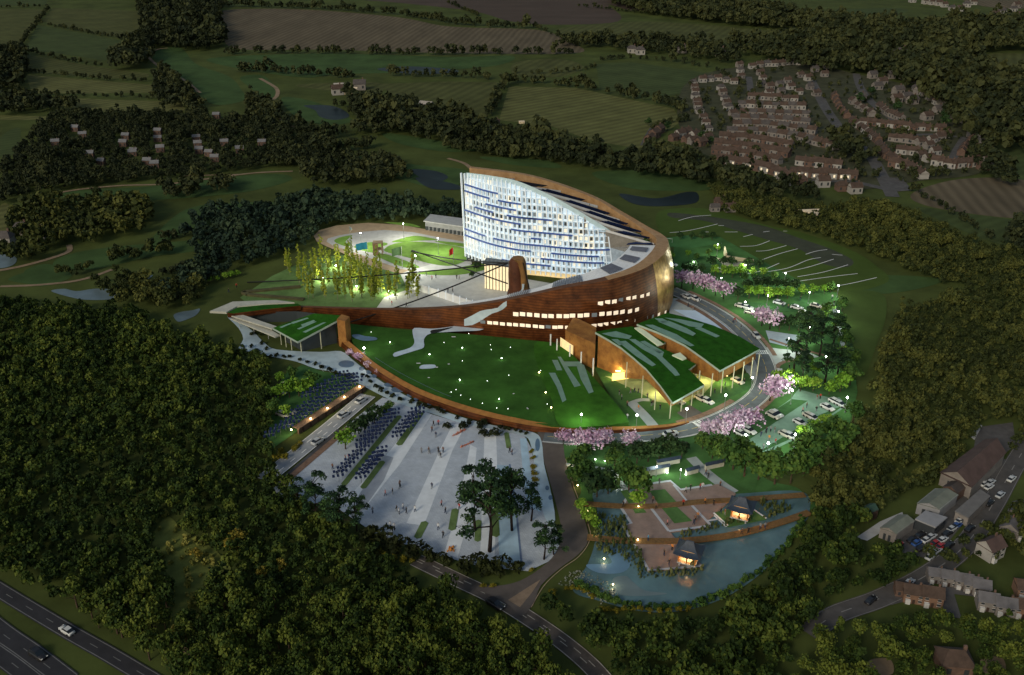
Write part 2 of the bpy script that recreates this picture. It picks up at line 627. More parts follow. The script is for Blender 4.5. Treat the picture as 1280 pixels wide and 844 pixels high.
# roads of the housing estate
for px, w in (([(1012, 96), (1020, 112), (1035, 140), (1055, 165), (1086, 192), (1100, 215), (1116, 246)], 7), ([(1070, 92), (1076, 110), (1090, 128), (1112, 146), (1128, 158)], 6),
              ([(930, 140), (938, 152), (930, 170), (922, 186), (914, 210)], 7), ([(936, 96), (938, 120), (930, 140)], 5), ([(1206, 172), (1196, 188), (1184, 212)], 5),
              ([(1110, 172), (1160, 168), (1206, 172)], 4), ([(806, 182), (812, 170), (818, 160)], 6), ([(1060, 226), (1080, 230), (1106, 236)], 5),
              ([(980, 220), (1020, 226), (1060, 226)], 4)):
    road('estate_road', px, w, 0.15, M_ASPH2)
sheet('car_park', [(1106, 222), (1128, 222), (1140, 238), (1114, 240)], 0.16, M_ASPH2, False)
# main road bottom right and yards
p = road('main_road', [(1320, 500), (1272, 575), (1240, 632), (1206, 682), (1160, 718), (1100, 748), (1045, 768), (1010, 792)], 5.4, 0.15, mat('main_road_asphalt', (.075, .07, .066), .85, .2, .3))
mb = MB(); dashes(mb, p, 0, 0.22, 3, 5); strip(mb, p, -2.5, -2.4, 0.006); strip(mb, p, 2.4, 2.5, 0.006)
tag(mb.build('road_marking', mat('worn_road_paint', (.22, .21, .2), .8, .2, .5)), kind='structure')
for px in ([(1222, 534), (1266, 528), (1270, 556), (1252, 570), (1216, 566)], [(1262, 576), (1240, 612), (1222, 622), (1200, 622), (1236, 588), (1250, 572)],
           [(1140, 652), (1176, 628), (1206, 616), (1216, 640), (1190, 672), (1166, 700), (1126, 690), (1118, 676)]):
    sheet('yard', px, 0.13, M_ASPH2, False)
sheet('yard', [(1070, 672), (1100, 652), (1128, 640), (1130, 648), (1104, 664), (1084, 676)], 0.16, M_CONC, False)
sheet('yard', [(1213, 546), (1222, 530), (1228, 532), (1218, 550)], 0.16, M_CONC, False)
road('side_street', [(1182, 738), (1186, 752), (1192, 772)], 3.4, 0.15, M_ASPH2)
road('side_street', [(1110, 752), (1150, 742), (1182, 738), (1220, 742)], 2.4, 0.148, M_ASPH2)
# motorway bottom left
for px, w in (([(-60, 700), (0, 738), (80, 786), (140, 820), (200, 856)], 4.0), ([(-60, 742), (0, 790), (40, 818), (84, 852)], 5.2), ([(-60, 778), (0, 818), (40, 848), (70, 870)], 4.6)):
    p = road('motorway', px, w, 0.15, mat('motorway_asphalt', (0.026, 0.026, 0.03), 0.8, 0.2, 0.3))
    mb = MB(); strip(mb, p, -w / 2 + .25, -w / 2 + .45, .006); strip(mb, p, w / 2 - .45, w / 2 - .25, .006); dashes(mb, p, 0, .18, 2.5, 5)
    tag(mb.build('road_marking', mat('motorway_paint', (0.13, 0.13, 0.13), 0.7, 0.2, 0.6)), kind='structure')
# country road and brown spur
p = road('country_road', [(520, 700), (574, 726), (612, 744), (650, 766), (700, 800), (740, 834), (770, 870)], 4.6, 0.14, mat('lane_asphalt', (0.075, 0.064, 0.056), 0.9, 0.25, 0.4))
mb = MB(); strip(mb, p, -2.2, -2.0, .03); strip(mb, p, 2.0, 2.2, .03); dashes(mb, p, 0.6, .2, 2.2, 2.5, .03); dashes(mb, p, -0.2, .2, 2.2, 4, .03)
tag(mb.build('road_marking', mat('lane_paint', (0.35, 0.32, 0.27), 0.7, 0.3, 0.6)), kind='structure')
sheet('brown_road', [(672, 540), (700, 541), (706, 572), (714, 606), (732, 654), (735, 676), (722, 694), (700, 710), (676, 732), (668, 752), (652, 770), (636, 756), (610, 742), (596, 738), (600, 731),
                     (624, 732), (650, 726), (676, 710), (694, 692), (702, 668), (696, 634), (684, 590)], 0.18, M_BROAD, True, 3)
sheet('traffic_island', [(635, 750), (676, 724), (664, 742), (650, 759)], 0.22, mat('island_paving', (0.22, 0.16, 0.11), 0.9, 0.2, 0.6), False)
mb = MB(); q = wpath([(707, 574), (716, 606), (735, 656), (737, 676), (724, 696), (702, 712), (680, 733), (664, 760)]); strip(mb, q, -.09, .09, .2)
tag(mb.build('kerb', mat('kerb_stone', (0.34, 0.26, 0.17), 0.8, 0.1, 0.5)), kind='structure')

# pale waterway curling past the lawn
sheet('waterway', [(284, 396), (296, 400), (316, 414), (330, 428), (346, 437), (400, 440), (426, 439), (440, 449), (456, 462), (480, 479), (520, 501), (560, 516), (600, 528), (640, 536), (668, 541), (677, 552),
                   (680, 580), (688, 612), (694, 650), (684, 652), (676, 630), (670, 596), (664, 558), (655, 545), (620, 537), (580, 530), (540, 517), (500, 505), (470, 491), (446, 478), (428, 467), (395, 461), (370, 452),
                   (340, 446), (318, 440), (298, 437), (304, 424), (298, 410)], 0.2, M_WATERW, True, 3)
for (x, y, rx, ry) in ((433, 455, 10, 4.5), (452, 461, 3.5, 2.5), (461, 465, 3.5, 2.5), (468, 470, 3, 2.5), (486, 481, 6, 2.6), (498, 487, 9, 3.6), (512, 494, 3.5, 2.4), (520, 499, 3, 2.2), (537, 505, 3, 2.2), (546, 504, 3.5, 2.4),
                       (555, 510, 5, 3), (565, 512, 3, 2.2), (586, 519, 3.5, 2.4), (610, 526, 3.5, 2.2), (620, 527, 5, 2.6), (630, 531, 3.5, 2.2), (640, 533, 3, 2), (652, 535, 5, 3), (672, 556, 3, 8), (684, 610, 2.5, 3), (688, 622, 2.5, 3)):
    sheet('pool', [(x + rx * math.cos(t), y + ry * math.sin(t)) for t in [k * math.pi / 4 for k in range(8)]], 0.225, M_POOL)

# plaza with paving bands
M_PLAZA = mat('plaza_paving', (0.46, 0.505, 0.55), 0.75, 0.12, 0.25, spec=0.25)
nt = M_PLAZA.node_tree
_b = nt.nodes['Principled BSDF']
_br = nt.nodes.new('ShaderNodeTexBrick')
_br.inputs['Scale'].default_value = 0.55
_br.inputs['Color1'].default_value = (1, 1, 1, 1)
_br.inputs['Color2'].default_value = (.86, .87, .9, 1)
_br.inputs['Mortar'].default_value = (.62, .64, .68, 1)
_br.inputs['Mortar Size'].default_value = 0.02
_g = nt.nodes.new('ShaderNodeNewGeometry')
_rot = nt.nodes.new('ShaderNodeMapping')
_rot.inputs['Rotation'].default_value = (0, 0, 0.35)
nt.links.new(_g.outputs['Position'], _rot.inputs['Vector'])
nt.links.new(_rot.outputs['Vector'], _br.inputs['Vector'])
_mx = nt.nodes.new('ShaderNodeMix')
_mx.data_type = 'RGBA'
_mx.blend_type = 'MULTIPLY'
_mx.inputs['Factor'].default_value = 1.0
_src = _b.inputs['Base Color'].links[0].from_socket
nt.links.new(_src, _mx.inputs[6])
nt.links.new(_br.outputs['Color'], _mx.inputs[7])
nt.links.new(_mx.outputs[2], _b.inputs['Base Color'])
M_PLAZL = mat('plaza_pale_band', (0.64, 0.68, 0.71), 0.75, 0.1, 0.3, spec=0.25)
M_PLAZD = mat('plaza_dark_band', (0.33, 0.36, 0.4), 0.75, 0.12, 0.3, spec=0.25)
sheet('plaza', [(478, 497), (505, 503), (540, 518), (580, 530), (620, 537), (655, 544), (664, 560), (672, 600), (684, 640), (694, 656), (700, 680), (690, 700), (660, 714), (600, 708), (540, 692), (470, 668), (420, 634),
                (352, 622), (340, 612), (395, 566), (440, 526)], 0.1, M_PLAZA, False)
for p in ([(508, 654), (530, 657), (566, 562), (582, 532), (566, 530), (551, 560)], [(430, 628), (452, 640), (500, 580), (540, 518), (527, 514), (482, 570)],
          [(606, 535), (620, 537), (622, 600), (618, 700), (600, 702), (603, 610)], [(556, 690), (572, 698), (588, 640), (596, 560), (588, 556), (574, 626)]):
    sheet('paving_band', p, 0.115, M_PLAZL, False)
for p in ([(470, 566), (492, 572), (480, 600), (452, 640), (440, 632), (462, 598)],):
    sheet('paving_band', p, 0.12, M_PLAZD, False)
M_STRIPG = grassmat('planter_grass', (0.11, 0.17, 0.06), 0.3, 0.3)
for a, b, w in (((499, 521), (430, 606), 1.7), ((526, 517), (499, 556), 1.9), ((478, 578), (454, 610), 1.7), ((531, 654), (522, 672), 1.9), ((569, 638), (565, 662), 1.9), ((618, 638), (620, 670), 1.9), ((598, 652), (597, 676), 1.6), ((633, 542), (636, 560), 1.4)):
    A, B = G(*a, 0.1), G(*b, 0.1)
    d = (B - A).normalized(); nn = Vector((-d.y, d.x, 0))
    pl = [A + nn * w / 2, A - d * w * .35, A - nn * w / 2, B - nn * w / 2, B + d * w * .35, B + nn * w / 2]
    mb = MB(); mb.prism([(q.x, q.y) for q in pl], 0.1, 0.32)
    tag(mb.build('grass_strip', M_STRIPG), kind='structure')
sheet('channel', [(621, 581), (637, 582), (644, 636), (651, 706), (624, 702), (622, 640)], 0.13, M_CANAL, False)
sheet('channel', [(650, 548), (658, 548), (664, 590), (676, 640), (660, 634), (654, 596)], 0.13, M_CANAL, False)
mb = MB(); q = wpath([(637, 581), (645, 636), (652, 706)], 0, False); strip(mb, q, -.25, .25, .24)
tag(mb.build('channel_kerb', mat('kerb_blue_stone', (0.12, 0.17, 0.27), 0.7, 0.1, 0.5)), kind='structure')
# road and pavement west of the plaza
p = road('plaza_road', [(330, 600), (366, 571), (412, 534), (460, 494)], 5.6, 0.16, mat('pale_asphalt', (0.26, 0.28, 0.3), 0.8, 0.12, 0.3))
mb = MB(); dashes(mb, p, 1.0, .2, 2.2, 3.0); dashes(mb, p, -1.0, .2, 2.2, 3.0); strip(mb, p, 2.55, 2.7, .006); strip(mb, p, -2.7, -2.55, .006)
tag(mb.build('road_marking', M_WHITE), kind='structure')
road('pavement', [(352, 606), (395, 569), (436, 534)], 2.0, 0.17, M_PAVEB)
road('dark_lane', [(345, 606), (385, 572), (424, 537)], 1.6, 0.165, M_ASPH)
sheet('parking_lawn', [(342, 512), (352, 470), (378, 456), (402, 464), (440, 470), (456, 478), (452, 484), (410, 514), (376, 536), (342, 560), (330, 540)], 0.12, M_LAWN2, False)
mb = MB()
for k in range(16):
    a = (352 + k * 5.6, 545 - k * 4.1); b = (346 + k * 5.3, 532 - k * 4.2)
    strip(mb, [G(*a, .14), G(*b, .14)], -.08, .08)
    a = (346 + k * 5.4, 508 - k * 3.0); b = (338 + k * 5.2, 498 - k * 3.2)
    strip(mb, [G(*a, .14), G(*b, .14)], -.08, .08)
tag(mb.build('parking_marking', mat('faded_white', (0.42, 0.46, 0.42), 0.8, 0.2, 0.5)), kind='structure')

# ring road on the east side
RING = [(838, 362), (858, 371), (888, 386), (918, 406), (940, 428), (953, 448), (958, 468), (951, 490), (932, 507), (902, 523), (872, 534), (838, 541), (780, 546), (720, 548), (680, 545)]
p = road('ring_road', RING, 6.2, 0.16, mat('ring_asphalt', (0.1, 0.115, 0.125), 0.75, 0.2, 0.3))
mb = MB(); strip(mb, p, -3.05, -2.9, .008); strip(mb, p, 2.9, 3.05, .008)
tag(mb.build('road_marking', M_WHITE), kind='structure')
mb = MB(); dashes(mb, p, 0, .16, 4, 1.5)
tag(mb.build('centre_line', M_YELL), kind='structure')
mb = MB(); strip(mb, p[6:34], -6.0, -4.0, .01); strip(mb, p[36:52], 3.6, 5.2, .01); strip(mb, p[4:30], 4.0, 5.6, .01); strip(mb, p[48:64], -5.8, -3.8, .01)
tag(mb.build('brick_pavement', M_PAVEB), kind='structure')
mb = MB(); strip(mb, p, 3.2, 3.55, .05); strip(mb, p, -3.55, -3.2, .05)
tag(mb.build('kerb', M_CONC), kind='structure')
mb = MB()
for c, n in ((27, 9), (58, 9)):
    a, b = p[c], p[c + 1]
    d = (b - a).normalized(); nn = Vector((-d.y, d.x, 0))
    for r_ in range(2):
        for k in range(n):
            o = a + nn * (-2.7 + k * 5.4 / (n - 1)) + d * (r_ * 1.6)
            strip(mb, [o, o + d * 1.3], -.2, .2, .012)
tag(mb.build('crosswalk', M_WHITE), kind='structure')
# forecourt between the halls and the ring road
M_FORE = mat('forecourt_paving', (0.36, 0.4, 0.39), 0.7, 0.12, 0.3)
sheet('forecourt', [(838, 372), (852, 374), (884, 391), (912, 411), (932, 432), (944, 452), (948, 470), (940, 478), (925, 450), (880, 420), (836, 400)], 0.1, M_FORE, False)
sheet('forecourt', [(957, 413), (1004, 420), (986, 434), (962, 428)], 0.1, mat('blue_grey_paving', (0.3, 0.36, 0.42), 0.7, 0.12, 0.3), False)
sheet('forecourt', [(958, 434), (1010, 440), (1024, 446), (990, 452), (970, 456), (964, 450)], 0.1, M_FORE, False)
sheet('light_blue_basin', [(842, 387), (866, 388), (874, 388), (892, 396), (908, 408), (916, 417), (902, 412), (880, 404), (858, 396)], 0.13, mat('basin_tiles', (0.5, 0.62, 0.75), 0.4, 0.08, 0.3), False)
road('pavement', [(962, 424), (1000, 436), (1030, 444)], 1.3, 0.13, M_PAVEB)
road('pavement', [(984, 484), (974, 470), (972, 458), (982, 452), (1000, 450)], 1.6, 0.13, M_PAVEB)
road('footpath', [(1040, 380), (1048, 400), (1052, 426), (1062, 446)], 1.6, 0.13, M_FORE)
# lawns and stalls east
sheet('east_lawn', [(842, 300), (900, 296), (960, 330), (1010, 356), (1046, 366), (1056, 400), (1066, 450), (1072, 490), (1060, 540), (1010, 580), (940, 600), (860, 560), (800, 552), (900, 530), (960, 490), (964, 440), (930, 405), (890, 378), (842, 356)], 0.06, M_LAWN2, False)
M_STALL = grassmat('stall_grass', (0.04, 0.105, 0.035), 0.25, 0.3)
M_AISLE = mat('aisle_paving', (0.16, 0.27, 0.2), 0.85, 0.15, 0.3)
sheet('car_park', [(910, 554), (988, 499), (1000, 484), (1050, 497), (1058, 508), (1000, 546), (944, 574), (922, 566)], 0.1, M_AISLE, False)
M_LINE = mat('stall_line_paint', (0.55, 0.62, 0.56), 0.7, 0.1, 0.5)


def stalls(A, B, C, D, n, z=0.13):
    """grass bays: A-B along the aisle, D-C along the far side, n bays"""
    sheet('parking_bays', [A, B, C, D], z, M_STALL, False)
    mb = MB()
    for k in range(n + 1):
        t = k / n
        a = (A[0] + (B[0] - A[0]) * t, A[1] + (B[1] - A[1]) * t); d = (D[0] + (C[0] - D[0]) * t, D[1] + (C[1] - D[1]) * t)
        strip(mb, [G(*a, z + .02), G(*d, z + .02)], -.09, .09)
    strip(mb, [G(*A, z + .024), G(*B, z + .024)], -.11, .11)
    strip(mb, [G(*D, z + .028), G(*C, z + .028)], -.11, .11)
    tag(mb.build('parking_marking', M_LINE), kind='structure')


stalls((928, 555), (1010, 501), (990, 499), (912, 549), 18)
stalls((938, 571), (1024, 519), (1056, 506), (1008, 540), 16)
stalls((996, 486), (1044, 499), (1050, 495), (1002, 483), 8)
stalls((912, 371), (985, 372), (978, 366), (908, 365), 10)
stalls((926, 388), (1004, 390), (994, 379), (920, 378), 10)
stalls((880, 352), (950, 352), (944, 346), (876, 346), 9)
stalls((988, 372), (1020, 396), (1044, 396), (1004, 370), 6)
stalls((850, 338), (905, 333), (902, 328), (850, 332), 8)
stalls((880, 492), (925, 478), (942, 484), (896, 504), 5)
sheet('football_pitch', [(822, 298), (862, 294), (902, 304), (866, 310), (826, 308)], 0.11, grassmat('pitch_grass', (0.06, 0.16, 0.05), 0.15, 0.2), False)
# hall forecourt lawn and walk
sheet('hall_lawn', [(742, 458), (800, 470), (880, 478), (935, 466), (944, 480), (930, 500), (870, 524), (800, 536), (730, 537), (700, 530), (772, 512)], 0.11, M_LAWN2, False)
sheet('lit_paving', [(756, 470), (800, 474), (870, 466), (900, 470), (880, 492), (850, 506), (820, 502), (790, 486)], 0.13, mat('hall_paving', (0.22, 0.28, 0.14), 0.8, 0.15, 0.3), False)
road('footpath', [(790, 504), (806, 520), (818, 534)], 3.4, 0.15, mat('grey_path', (0.3, 0.34, 0.34), 0.8, 0.12, 0.3))
road('footpath', [(786, 505), (800, 500), (812, 500)], 1.8, 0.152, MATS['grey_path'])
sheet('drive', [(846, 516), (862, 506), (884, 520), (868, 532)], 0.15, M_ASPH2, False)

# water garden
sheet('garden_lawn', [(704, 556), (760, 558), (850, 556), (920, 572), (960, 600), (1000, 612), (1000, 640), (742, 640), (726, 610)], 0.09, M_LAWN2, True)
sheet('pond', [(744, 614), (800, 612), (900, 618), (1000, 614), (1012, 640), (1000, 660), (975, 690), (945, 722), (900, 750), (850, 764), (800, 764), (752, 752), (716, 738), (734, 706), (744, 676), (746, 640)], 0.12, M_POND)
sheet('pool', [(733, 706), (764, 704), (758, 690), (770, 686), (786, 690), (788, 706), (776, 716), (748, 716)], 0.15, mat('pond_patch_blue', (0.12, 0.22, 0.32), 0.3, 0.1, 0.2))
sheet('pool', [(766, 724), (782, 720), (792, 728), (806, 738), (834, 742), (800, 745), (772, 742)], 0.15, mat('pond_patch_grey', (0.13, 0.18, 0.19), 0.3, 0.1, 0.2))
road('footpath', [(864, 572), (880, 588), (900, 604), (918, 616)], 3.2, 0.12, MATS['grey_path'])
road('footpath', [(700, 580), (760, 588), (776, 604), (790, 622)], 1.6, 0.12, MATS['grey_path'])
# ------------------------------------------------------------------ foliage
L_OAK = leafmat('oak_leaves', (0.012, 0.026, 0.005), (0.036, 0.062, 0.01), (0.105, 0.13, 0.02), obj_var=.6)
L_RIGHT = leafmat('wood_leaves', (0.016, 0.024, 0.007), (0.036, 0.048, 0.012), (0.085, 0.092, 0.021))
L_BLUE = leafmat('fir_leaves', (0.012, 0.026, 0.017), (0.023, 0.043, 0.025), (0.046, 0.07, 0.033))
L_FAR = leafmat('far_leaves', (0.015, 0.022, 0.009), (0.028, 0.037, 0.014), (0.055, 0.062, 0.021))
L_LIME = leafmat('lime_leaves', (0.07, 0.16, 0.015), (0.14, 0.28, 0.025), (0.26, 0.38, 0.05))
L_GARD = leafmat('garden_leaves', (0.02, 0.055, 0.012), (0.045, 0.1, 0.02), (0.1, 0.17, 0.03))
L_PINE = leafmat('pine_needles', (0.008, 0.022, 0.011), (0.017, 0.045, 0.019), (0.045, 0.095, 0.026))
L_PINK = leafmat('pink_blossom', (0.3, 0.16, 0.28), (0.55, 0.36, 0.52), (0.82, 0.7, 0.8))
L_WILL = leafmat('birch_leaves', (0.1, 0.16, 0.015), (0.24, 0.3, 0.03), (0.46, 0.46, 0.06))
L_SHRUB = leafmat('shrub_leaves', (0.009, 0.013, 0.004), (0.016, 0.022, 0.006), (0.03, 0.037, 0.009))
L_YEL = leafmat('yellow_shrub_leaves', (0.1, 0.09, 0.008), (0.17, 0.15, 0.012), (0.26, 0.22, 0.03))
L_REED = leafmat('reeds', (0.04, 0.06, 0.02), (0.07, 0.1, 0.03), (0.14, 0.15, 0.06))
M_BARK = mat('bark', (0.07, 0.05, 0.035), 0.9, 0.3, 2.0, spec=0.1)
M_BARKD = mat('dark_bark', (0.025, 0.018, 0.016), 0.9, 0.3, 2.0, spec=0.1)
M_BIRCH = mat('pale_bark', (0.2, 0.2, 0.12), 0.9, 0.3, 2.0, spec=0.1)


def crown(nl, nq, rx, rz, zc, lump, leaf, seed, flat=1.0, inner=0.35, jit=0.55):
    """leaf faces on nl lumps spread through an ellipsoid; returns quads (N,4,3) and tint (N)"""
    g = np.random.default_rng(seed)
    c = []
    while len(c) < nl:
        p = g.normal(size=3); p /= np.linalg.norm(p)
        p *= inner + (0.92 - inner) * g.random() ** 0.5
        if p[2] < -0.75: continue
        if all(np.linalg.norm(p - q) > 0.9 * (1.6 / nl ** 0.5) * 0.6 for q in c) or g.random() < 0.1: c.append(p)
    c = np.array(c)
    Q, T = [], []
    for k in range(nl):
        lr = lump * (0.75 + 0.5 * g.random())
        d = g.normal(size=(nq, 3)); d /= np.linalg.norm(d, axis=1)[:, None]
        d[:, 2] = np.where(d[:, 2] < -0.35, -d[:, 2] * 0.6, d[:, 2])
        pos = c[k] * np.array([rx, rx, rz]) * (1 - lump * 0.5) + d * lr * np.array([rx, rx, rx * flat]) * (0.75 + 0.35 * g.random((nq, 1)))
        nrm = d + jit * g.normal(size=(nq, 3)); nrm /= np.linalg.norm(nrm, axis=1)[:, None]
        a = np.cross(nrm, g.normal(size=(nq, 3))); a /= np.linalg.norm(a, axis=1)[:, None]
        b = np.cross(nrm, a)
        s = leaf * (0.6 + 0.8 * g.random((nq, 1)))
        a, b = a * s, b * s * 0.75
        pos[:, 2] += zc
        Q.append(np.stack([pos - a - b * 0.6, pos + a * 0.7 - b, pos + a + b * 0.6, pos - a * 0.6 + b], axis=1))
        t0 = 0.25 + 0.5 * g.random()
        T.append(np.clip(t0 + 0.16 * g.normal(size=nq), 0, 1))
    return np.concatenate(Q), np.concatenate(T)


def quadmesh(name, Q, T, m):
    n = len(Q)
    me = bpy.data.meshes.new(name)
    me.vertices.add(n * 4); me.loops.add(n * 4); me.polygons.add(n)
    me.vertices.foreach_set('co', Q.reshape(-1).astype(np.float32))
    me.loops.foreach_set('vertex_index', np.arange(n * 4, dtype=np.int32))
    me.polygons.foreach_set('loop_start', np.arange(0, n * 4, 4, dtype=np.int32))
    me.polygons.foreach_set('loop_total', np.full(n, 4, dtype=np.int32))
    at = me.attributes.new('tint', 'FLOAT', 'FACE')
    at.data.foreach_set('value', T.astype(np.float32))
    me.materials.append(m)
    me.update(calc_edges=True)
    return me


def tree_proto(name, crownargs, leafm, trunk, bark):
    """trunk: list of polylines ((points), radii)"""
    root = empty(name, (0, 0, 0))
    mb = MB()
    for pts, rs in trunk: mb.tube(pts, rs, 6)
    mb.build('trunk', bark, root)
    Q, T = crownargs if len(crownargs) == 2 else crown(*crownargs)
    o = bpy.data.objects.new('crown', quadmesh('crown', Q, T, leafm))
    COL.objects.link(o); o.parent = root
    return root


def limbs(h, r, n, seed, spread=0.5, lean=0.0, base=0.35):
    g = random.Random(seed)
    out = [([(0, 0, -0.1), (lean * .4, 0, h * .4), (lean, 0, h * .85)], [r, r * .7, r * .25])]
    for k in range(n):
        t = base + (0.8 - base) * k / max(1, n - 1)
        a = g.random() * 6.28
        z = h * t
        x = lean * t
        L = h * spread * (0.6 + 0.4 * g.random())
        out.append(([(x, 0, z), (x + math.cos(a) * L * .5, math.sin(a) * L * .5, z + L * .35), (x + math.cos(a) * L, math.sin(a) * L, z + L * .5)], [r * .45, r * .3, r * .12]))
    return out


def wood_points(poly, sp, holes=()):
    ws = [G(x, y) for x, y in poly]
    x0, x1 = min(p.x for p in ws), max(p.x for p in ws)
    y0, y1 = min(p.y for p in ws), max(p.y for p in ws)
    wp = [(p.x, p.y) for p in ws]
    hp = [[tuple(G(x, y))[:2] for x, y in h] for h in holes]
    out = []
    r = 0
    y = y0
    while y < y1:
        x = x0 + (sp / 2 if r % 2 else 0)
        while x < x1:
            q = (x + random.uniform(-.36, .36) * sp, y + random.uniform(-.36, .36) * sp)
            if inpoly(q[0], q[1], wp) and not any(inpoly(q[0], q[1], h) for h in hp):
                u, v = PX((q[0], q[1], 3))
                if -60 < u < 1340 and -40 < v < 910: out.append(q)
            x += sp
        y += sp * .87; r += 1
    return out


def lod(nl, nq, leaf, n=5, seed=100, rz=0.85, lump=0.5):
    return [crown(nl, nq, 1.0, rz, rz * .95, lump, leaf, seed + i) for i in range(n)]


LOD_N = lod(11, 34, 0.115, 6, 100)      # unit crowns: radius 1
LOD_M = lod(8, 24, 0.17, 6, 200)
LOD_F = lod(6, 13, 0.25, 6, 300)
LOD_C = [crown(9, 20, .62, 1.7, 1.6, .42, .15, 400 + i, inner=.1) for i in range(4)]     # narrow, pointed trees


PH = [(random.uniform(0, 6.28), random.uniform(0, 6.28), random.uniform(0, 6.28)) for _ in range(6)]


def patch(x, y):
    """slow variation of leaf colour and age across a wood, -1..1"""
    v = 0
    for i, (a, b, c) in enumerate(PH):
        k = 2 * math.pi / (16 * 1.6 ** i)
        v += math.sin(k * (x * math.cos(a) + y * math.sin(a)) + b) * (.55 if i < 3 else .4)
    return max(-1, min(1, v * .7))


def mass(name, pts, r0, r1, lods, m, kind='stuff', label=None, cat=None, group=None, hk=(0.9, 1.35), z0=0.6, tvar=0.3):
    Q, T = [], []
    for (x, y) in pts:
        q, t = lods[random.randrange(len(lods))]
        if kind == 'stuff' and r0 > 1.2 and random.random() < .07: q, t = LOD_C[random.randrange(4)]; t = t * .6
        pv = patch(x, y)
        r = random.uniform(r0, r1) * (1 + .18 * pv)
        if random.random() < .12: r *= random.choice((.6, 1.35))
        a = random.random() * 6.283
        ca, sa = math.cos(a), math.sin(a)
        h = random.uniform(*hk)
        p = np.empty_like(q)
        p[..., 0] = (q[..., 0] * ca - q[..., 1] * sa) * r + x
        p[..., 1] = (q[..., 0] * sa + q[..., 1] * ca) * r + y
        p[..., 2] = q[..., 2] * r * h + z0 * r
        Q.append(p); T.append(np.clip(t + random.uniform(-tvar, tvar) + .25 * pv, 0, 1))
    o = bpy.data.objects.new(name, quadmesh(name, np.concatenate(Q), np.concatenate(T), m))
    COL.objects.link(o)
    return tag(o, label, cat, group, kind)


# ------------------------------------------------------------------ woods
ROADHOLE = [(500, 690), (574, 722), (612, 744), (650, 766), (700, 800), (740, 834), (790, 880), (745, 880), (690, 830), (640, 792), (600, 770), (560, 752), (500, 722)]
CLEAR = [(184, 678), (206, 640), (232, 668), (272, 692), (292, 722), (258, 752), (238, 790), (212, 800), (214, 740), (206, 708)]
A_POLY = [(-60, 378), (60, 384), (150, 390), (205, 412), (226, 425), (262, 428), (290, 446), (330, 456), (340, 490), (336, 556), (344, 588), (374, 636), (420, 664), (470, 696), (520, 722), (556, 742), (600, 782), (640, 806), (690, 842), (730, 880),
          (560, 900), (300, 900), (250, 880), (204, 838), (150, 803), (84, 768), (0, 722), (-60, 684)]
pa = wood_points(A_POLY, 3.25, [CLEAR, ROADHOLE])
near = [p for p in pa if PX((p[0], p[1], 3))[1] > 610]
near.sort(key=lambda p: p[1])
left = [p for p in pa if p not in set(near)]
PROT = []
for i in range(6):
    Q, T = LOD_N[i]
    PROT.append(tree_proto('woodland_tree', (Q * np.array([2.1, 2.1, 2.5]) + np.array([0, 0, 1.7]), T), L_OAK, limbs(5.0, .2, 4, i, .35), M_BARK))
NIND = 292
ind = [p for p in near if PX((p[0], p[1], 3))[0] > 15][:NIND]
sset = set(ind)
for k, p in enumerate(ind):
    src = PROT[k % 6]
    o = src if k < 6 else copy_tree(src)
    o.location = (p[0], p[1], 0)
    o.rotation_euler = (0, 0, random.random() * 6.28)
    s = random.uniform(.74, 1.25) * (1 + .15 * patch(*p))
    if random.random() < .1: s *= random.choice((.65, 1.3))
    o.scale = (s, s, s * random.uniform(.88, 1.3))
    u, v = PX((p[0], p[1], 3))
    if u < 330: L, gname = 'olive green broadleaf tree in the wood beside the motorway', 'trees of the wood beside the motorway'
    elif v > 770: L, gname = 'olive green broadleaf tree in the foreground wood below the country road', 'trees of the foreground wood'
    else: L, gname = 'olive green broadleaf tree in the wood just below the pale plaza', 'trees of the wood below the plaza'
    tag(o, L, 'tree', gname)
rest = [p for p in near if p not in sset]
mass('dense_wood', left + rest, 1.35, 2.15, LOD_M, L_OAK, label='dense olive wood filling the left side of the view', cat='wood')
# scrub in the clearing
pc = wood_points(CLEAR, 2.6)
mass('scrub', [p for p in pc if random.random() < .55], .5, 1.1, LOD_F, leafmat('scrub_leaves', (.09, .11, .02), (.16, .17, .035), (.28, .26, .06)), label='rough yellowish scrub in the clearing of the wood', cat='scrub', z0=0)

B_POLY = [(884, 236), (930, 246), (990, 258), (1040, 264), (1082, 254), (1122, 264), (1180, 288), (1240, 314), (1300, 320), (1300, 520), (1262, 524), (1226, 530), (1208, 560), (1186, 590), (1160, 616), (1110, 638), (1064, 672), (1060, 690), (1130, 700),
          (1148, 716), (1080, 746), (1030, 762), (1000, 792), (980, 860), (980, 900), (800, 900), (780, 860), (752, 826), (712, 792), (684, 766), (690, 752), (720, 768), (800, 786), (860, 786), (905, 770), (950, 742), (984, 706), (1008, 660), (1012, 640), (1012, 604), (1040, 590), (1072, 556),
          (1086, 500), (1094, 460), (1110, 420), (1116, 396), (1150, 384), (1190, 362), (1150, 346), (1110, 330), (1066, 312), (1000, 290), (905, 268)]
GREENHOLE = [(1096, 372), (1190, 356), (1206, 362), (1150, 392), (1116, 398)]
pb = wood_points(B_POLY, 3.4, [GREENHOLE])
pb1 = [p for p in pb if PX((p[0], p[1], 3))[1] < 640]
pb2 = [p for p in pb if PX((p[0], p[1], 3))[1] >= 640]
mass('dense_wood', pb1, 1.4, 2.25, LOD_M, L_RIGHT, label='dense brownish green wood right of the car parks', cat='wood')
mass('dense_wood', pb2, 1.5, 2.3, LOD_M, L_OAK, label='dark olive wood along the near shore of the pond', cat='wood')
D_POLY = [(1020, 800), (1080, 786), (1150, 780), (1210, 788), (1300, 790), (1300, 880), (990, 880)]
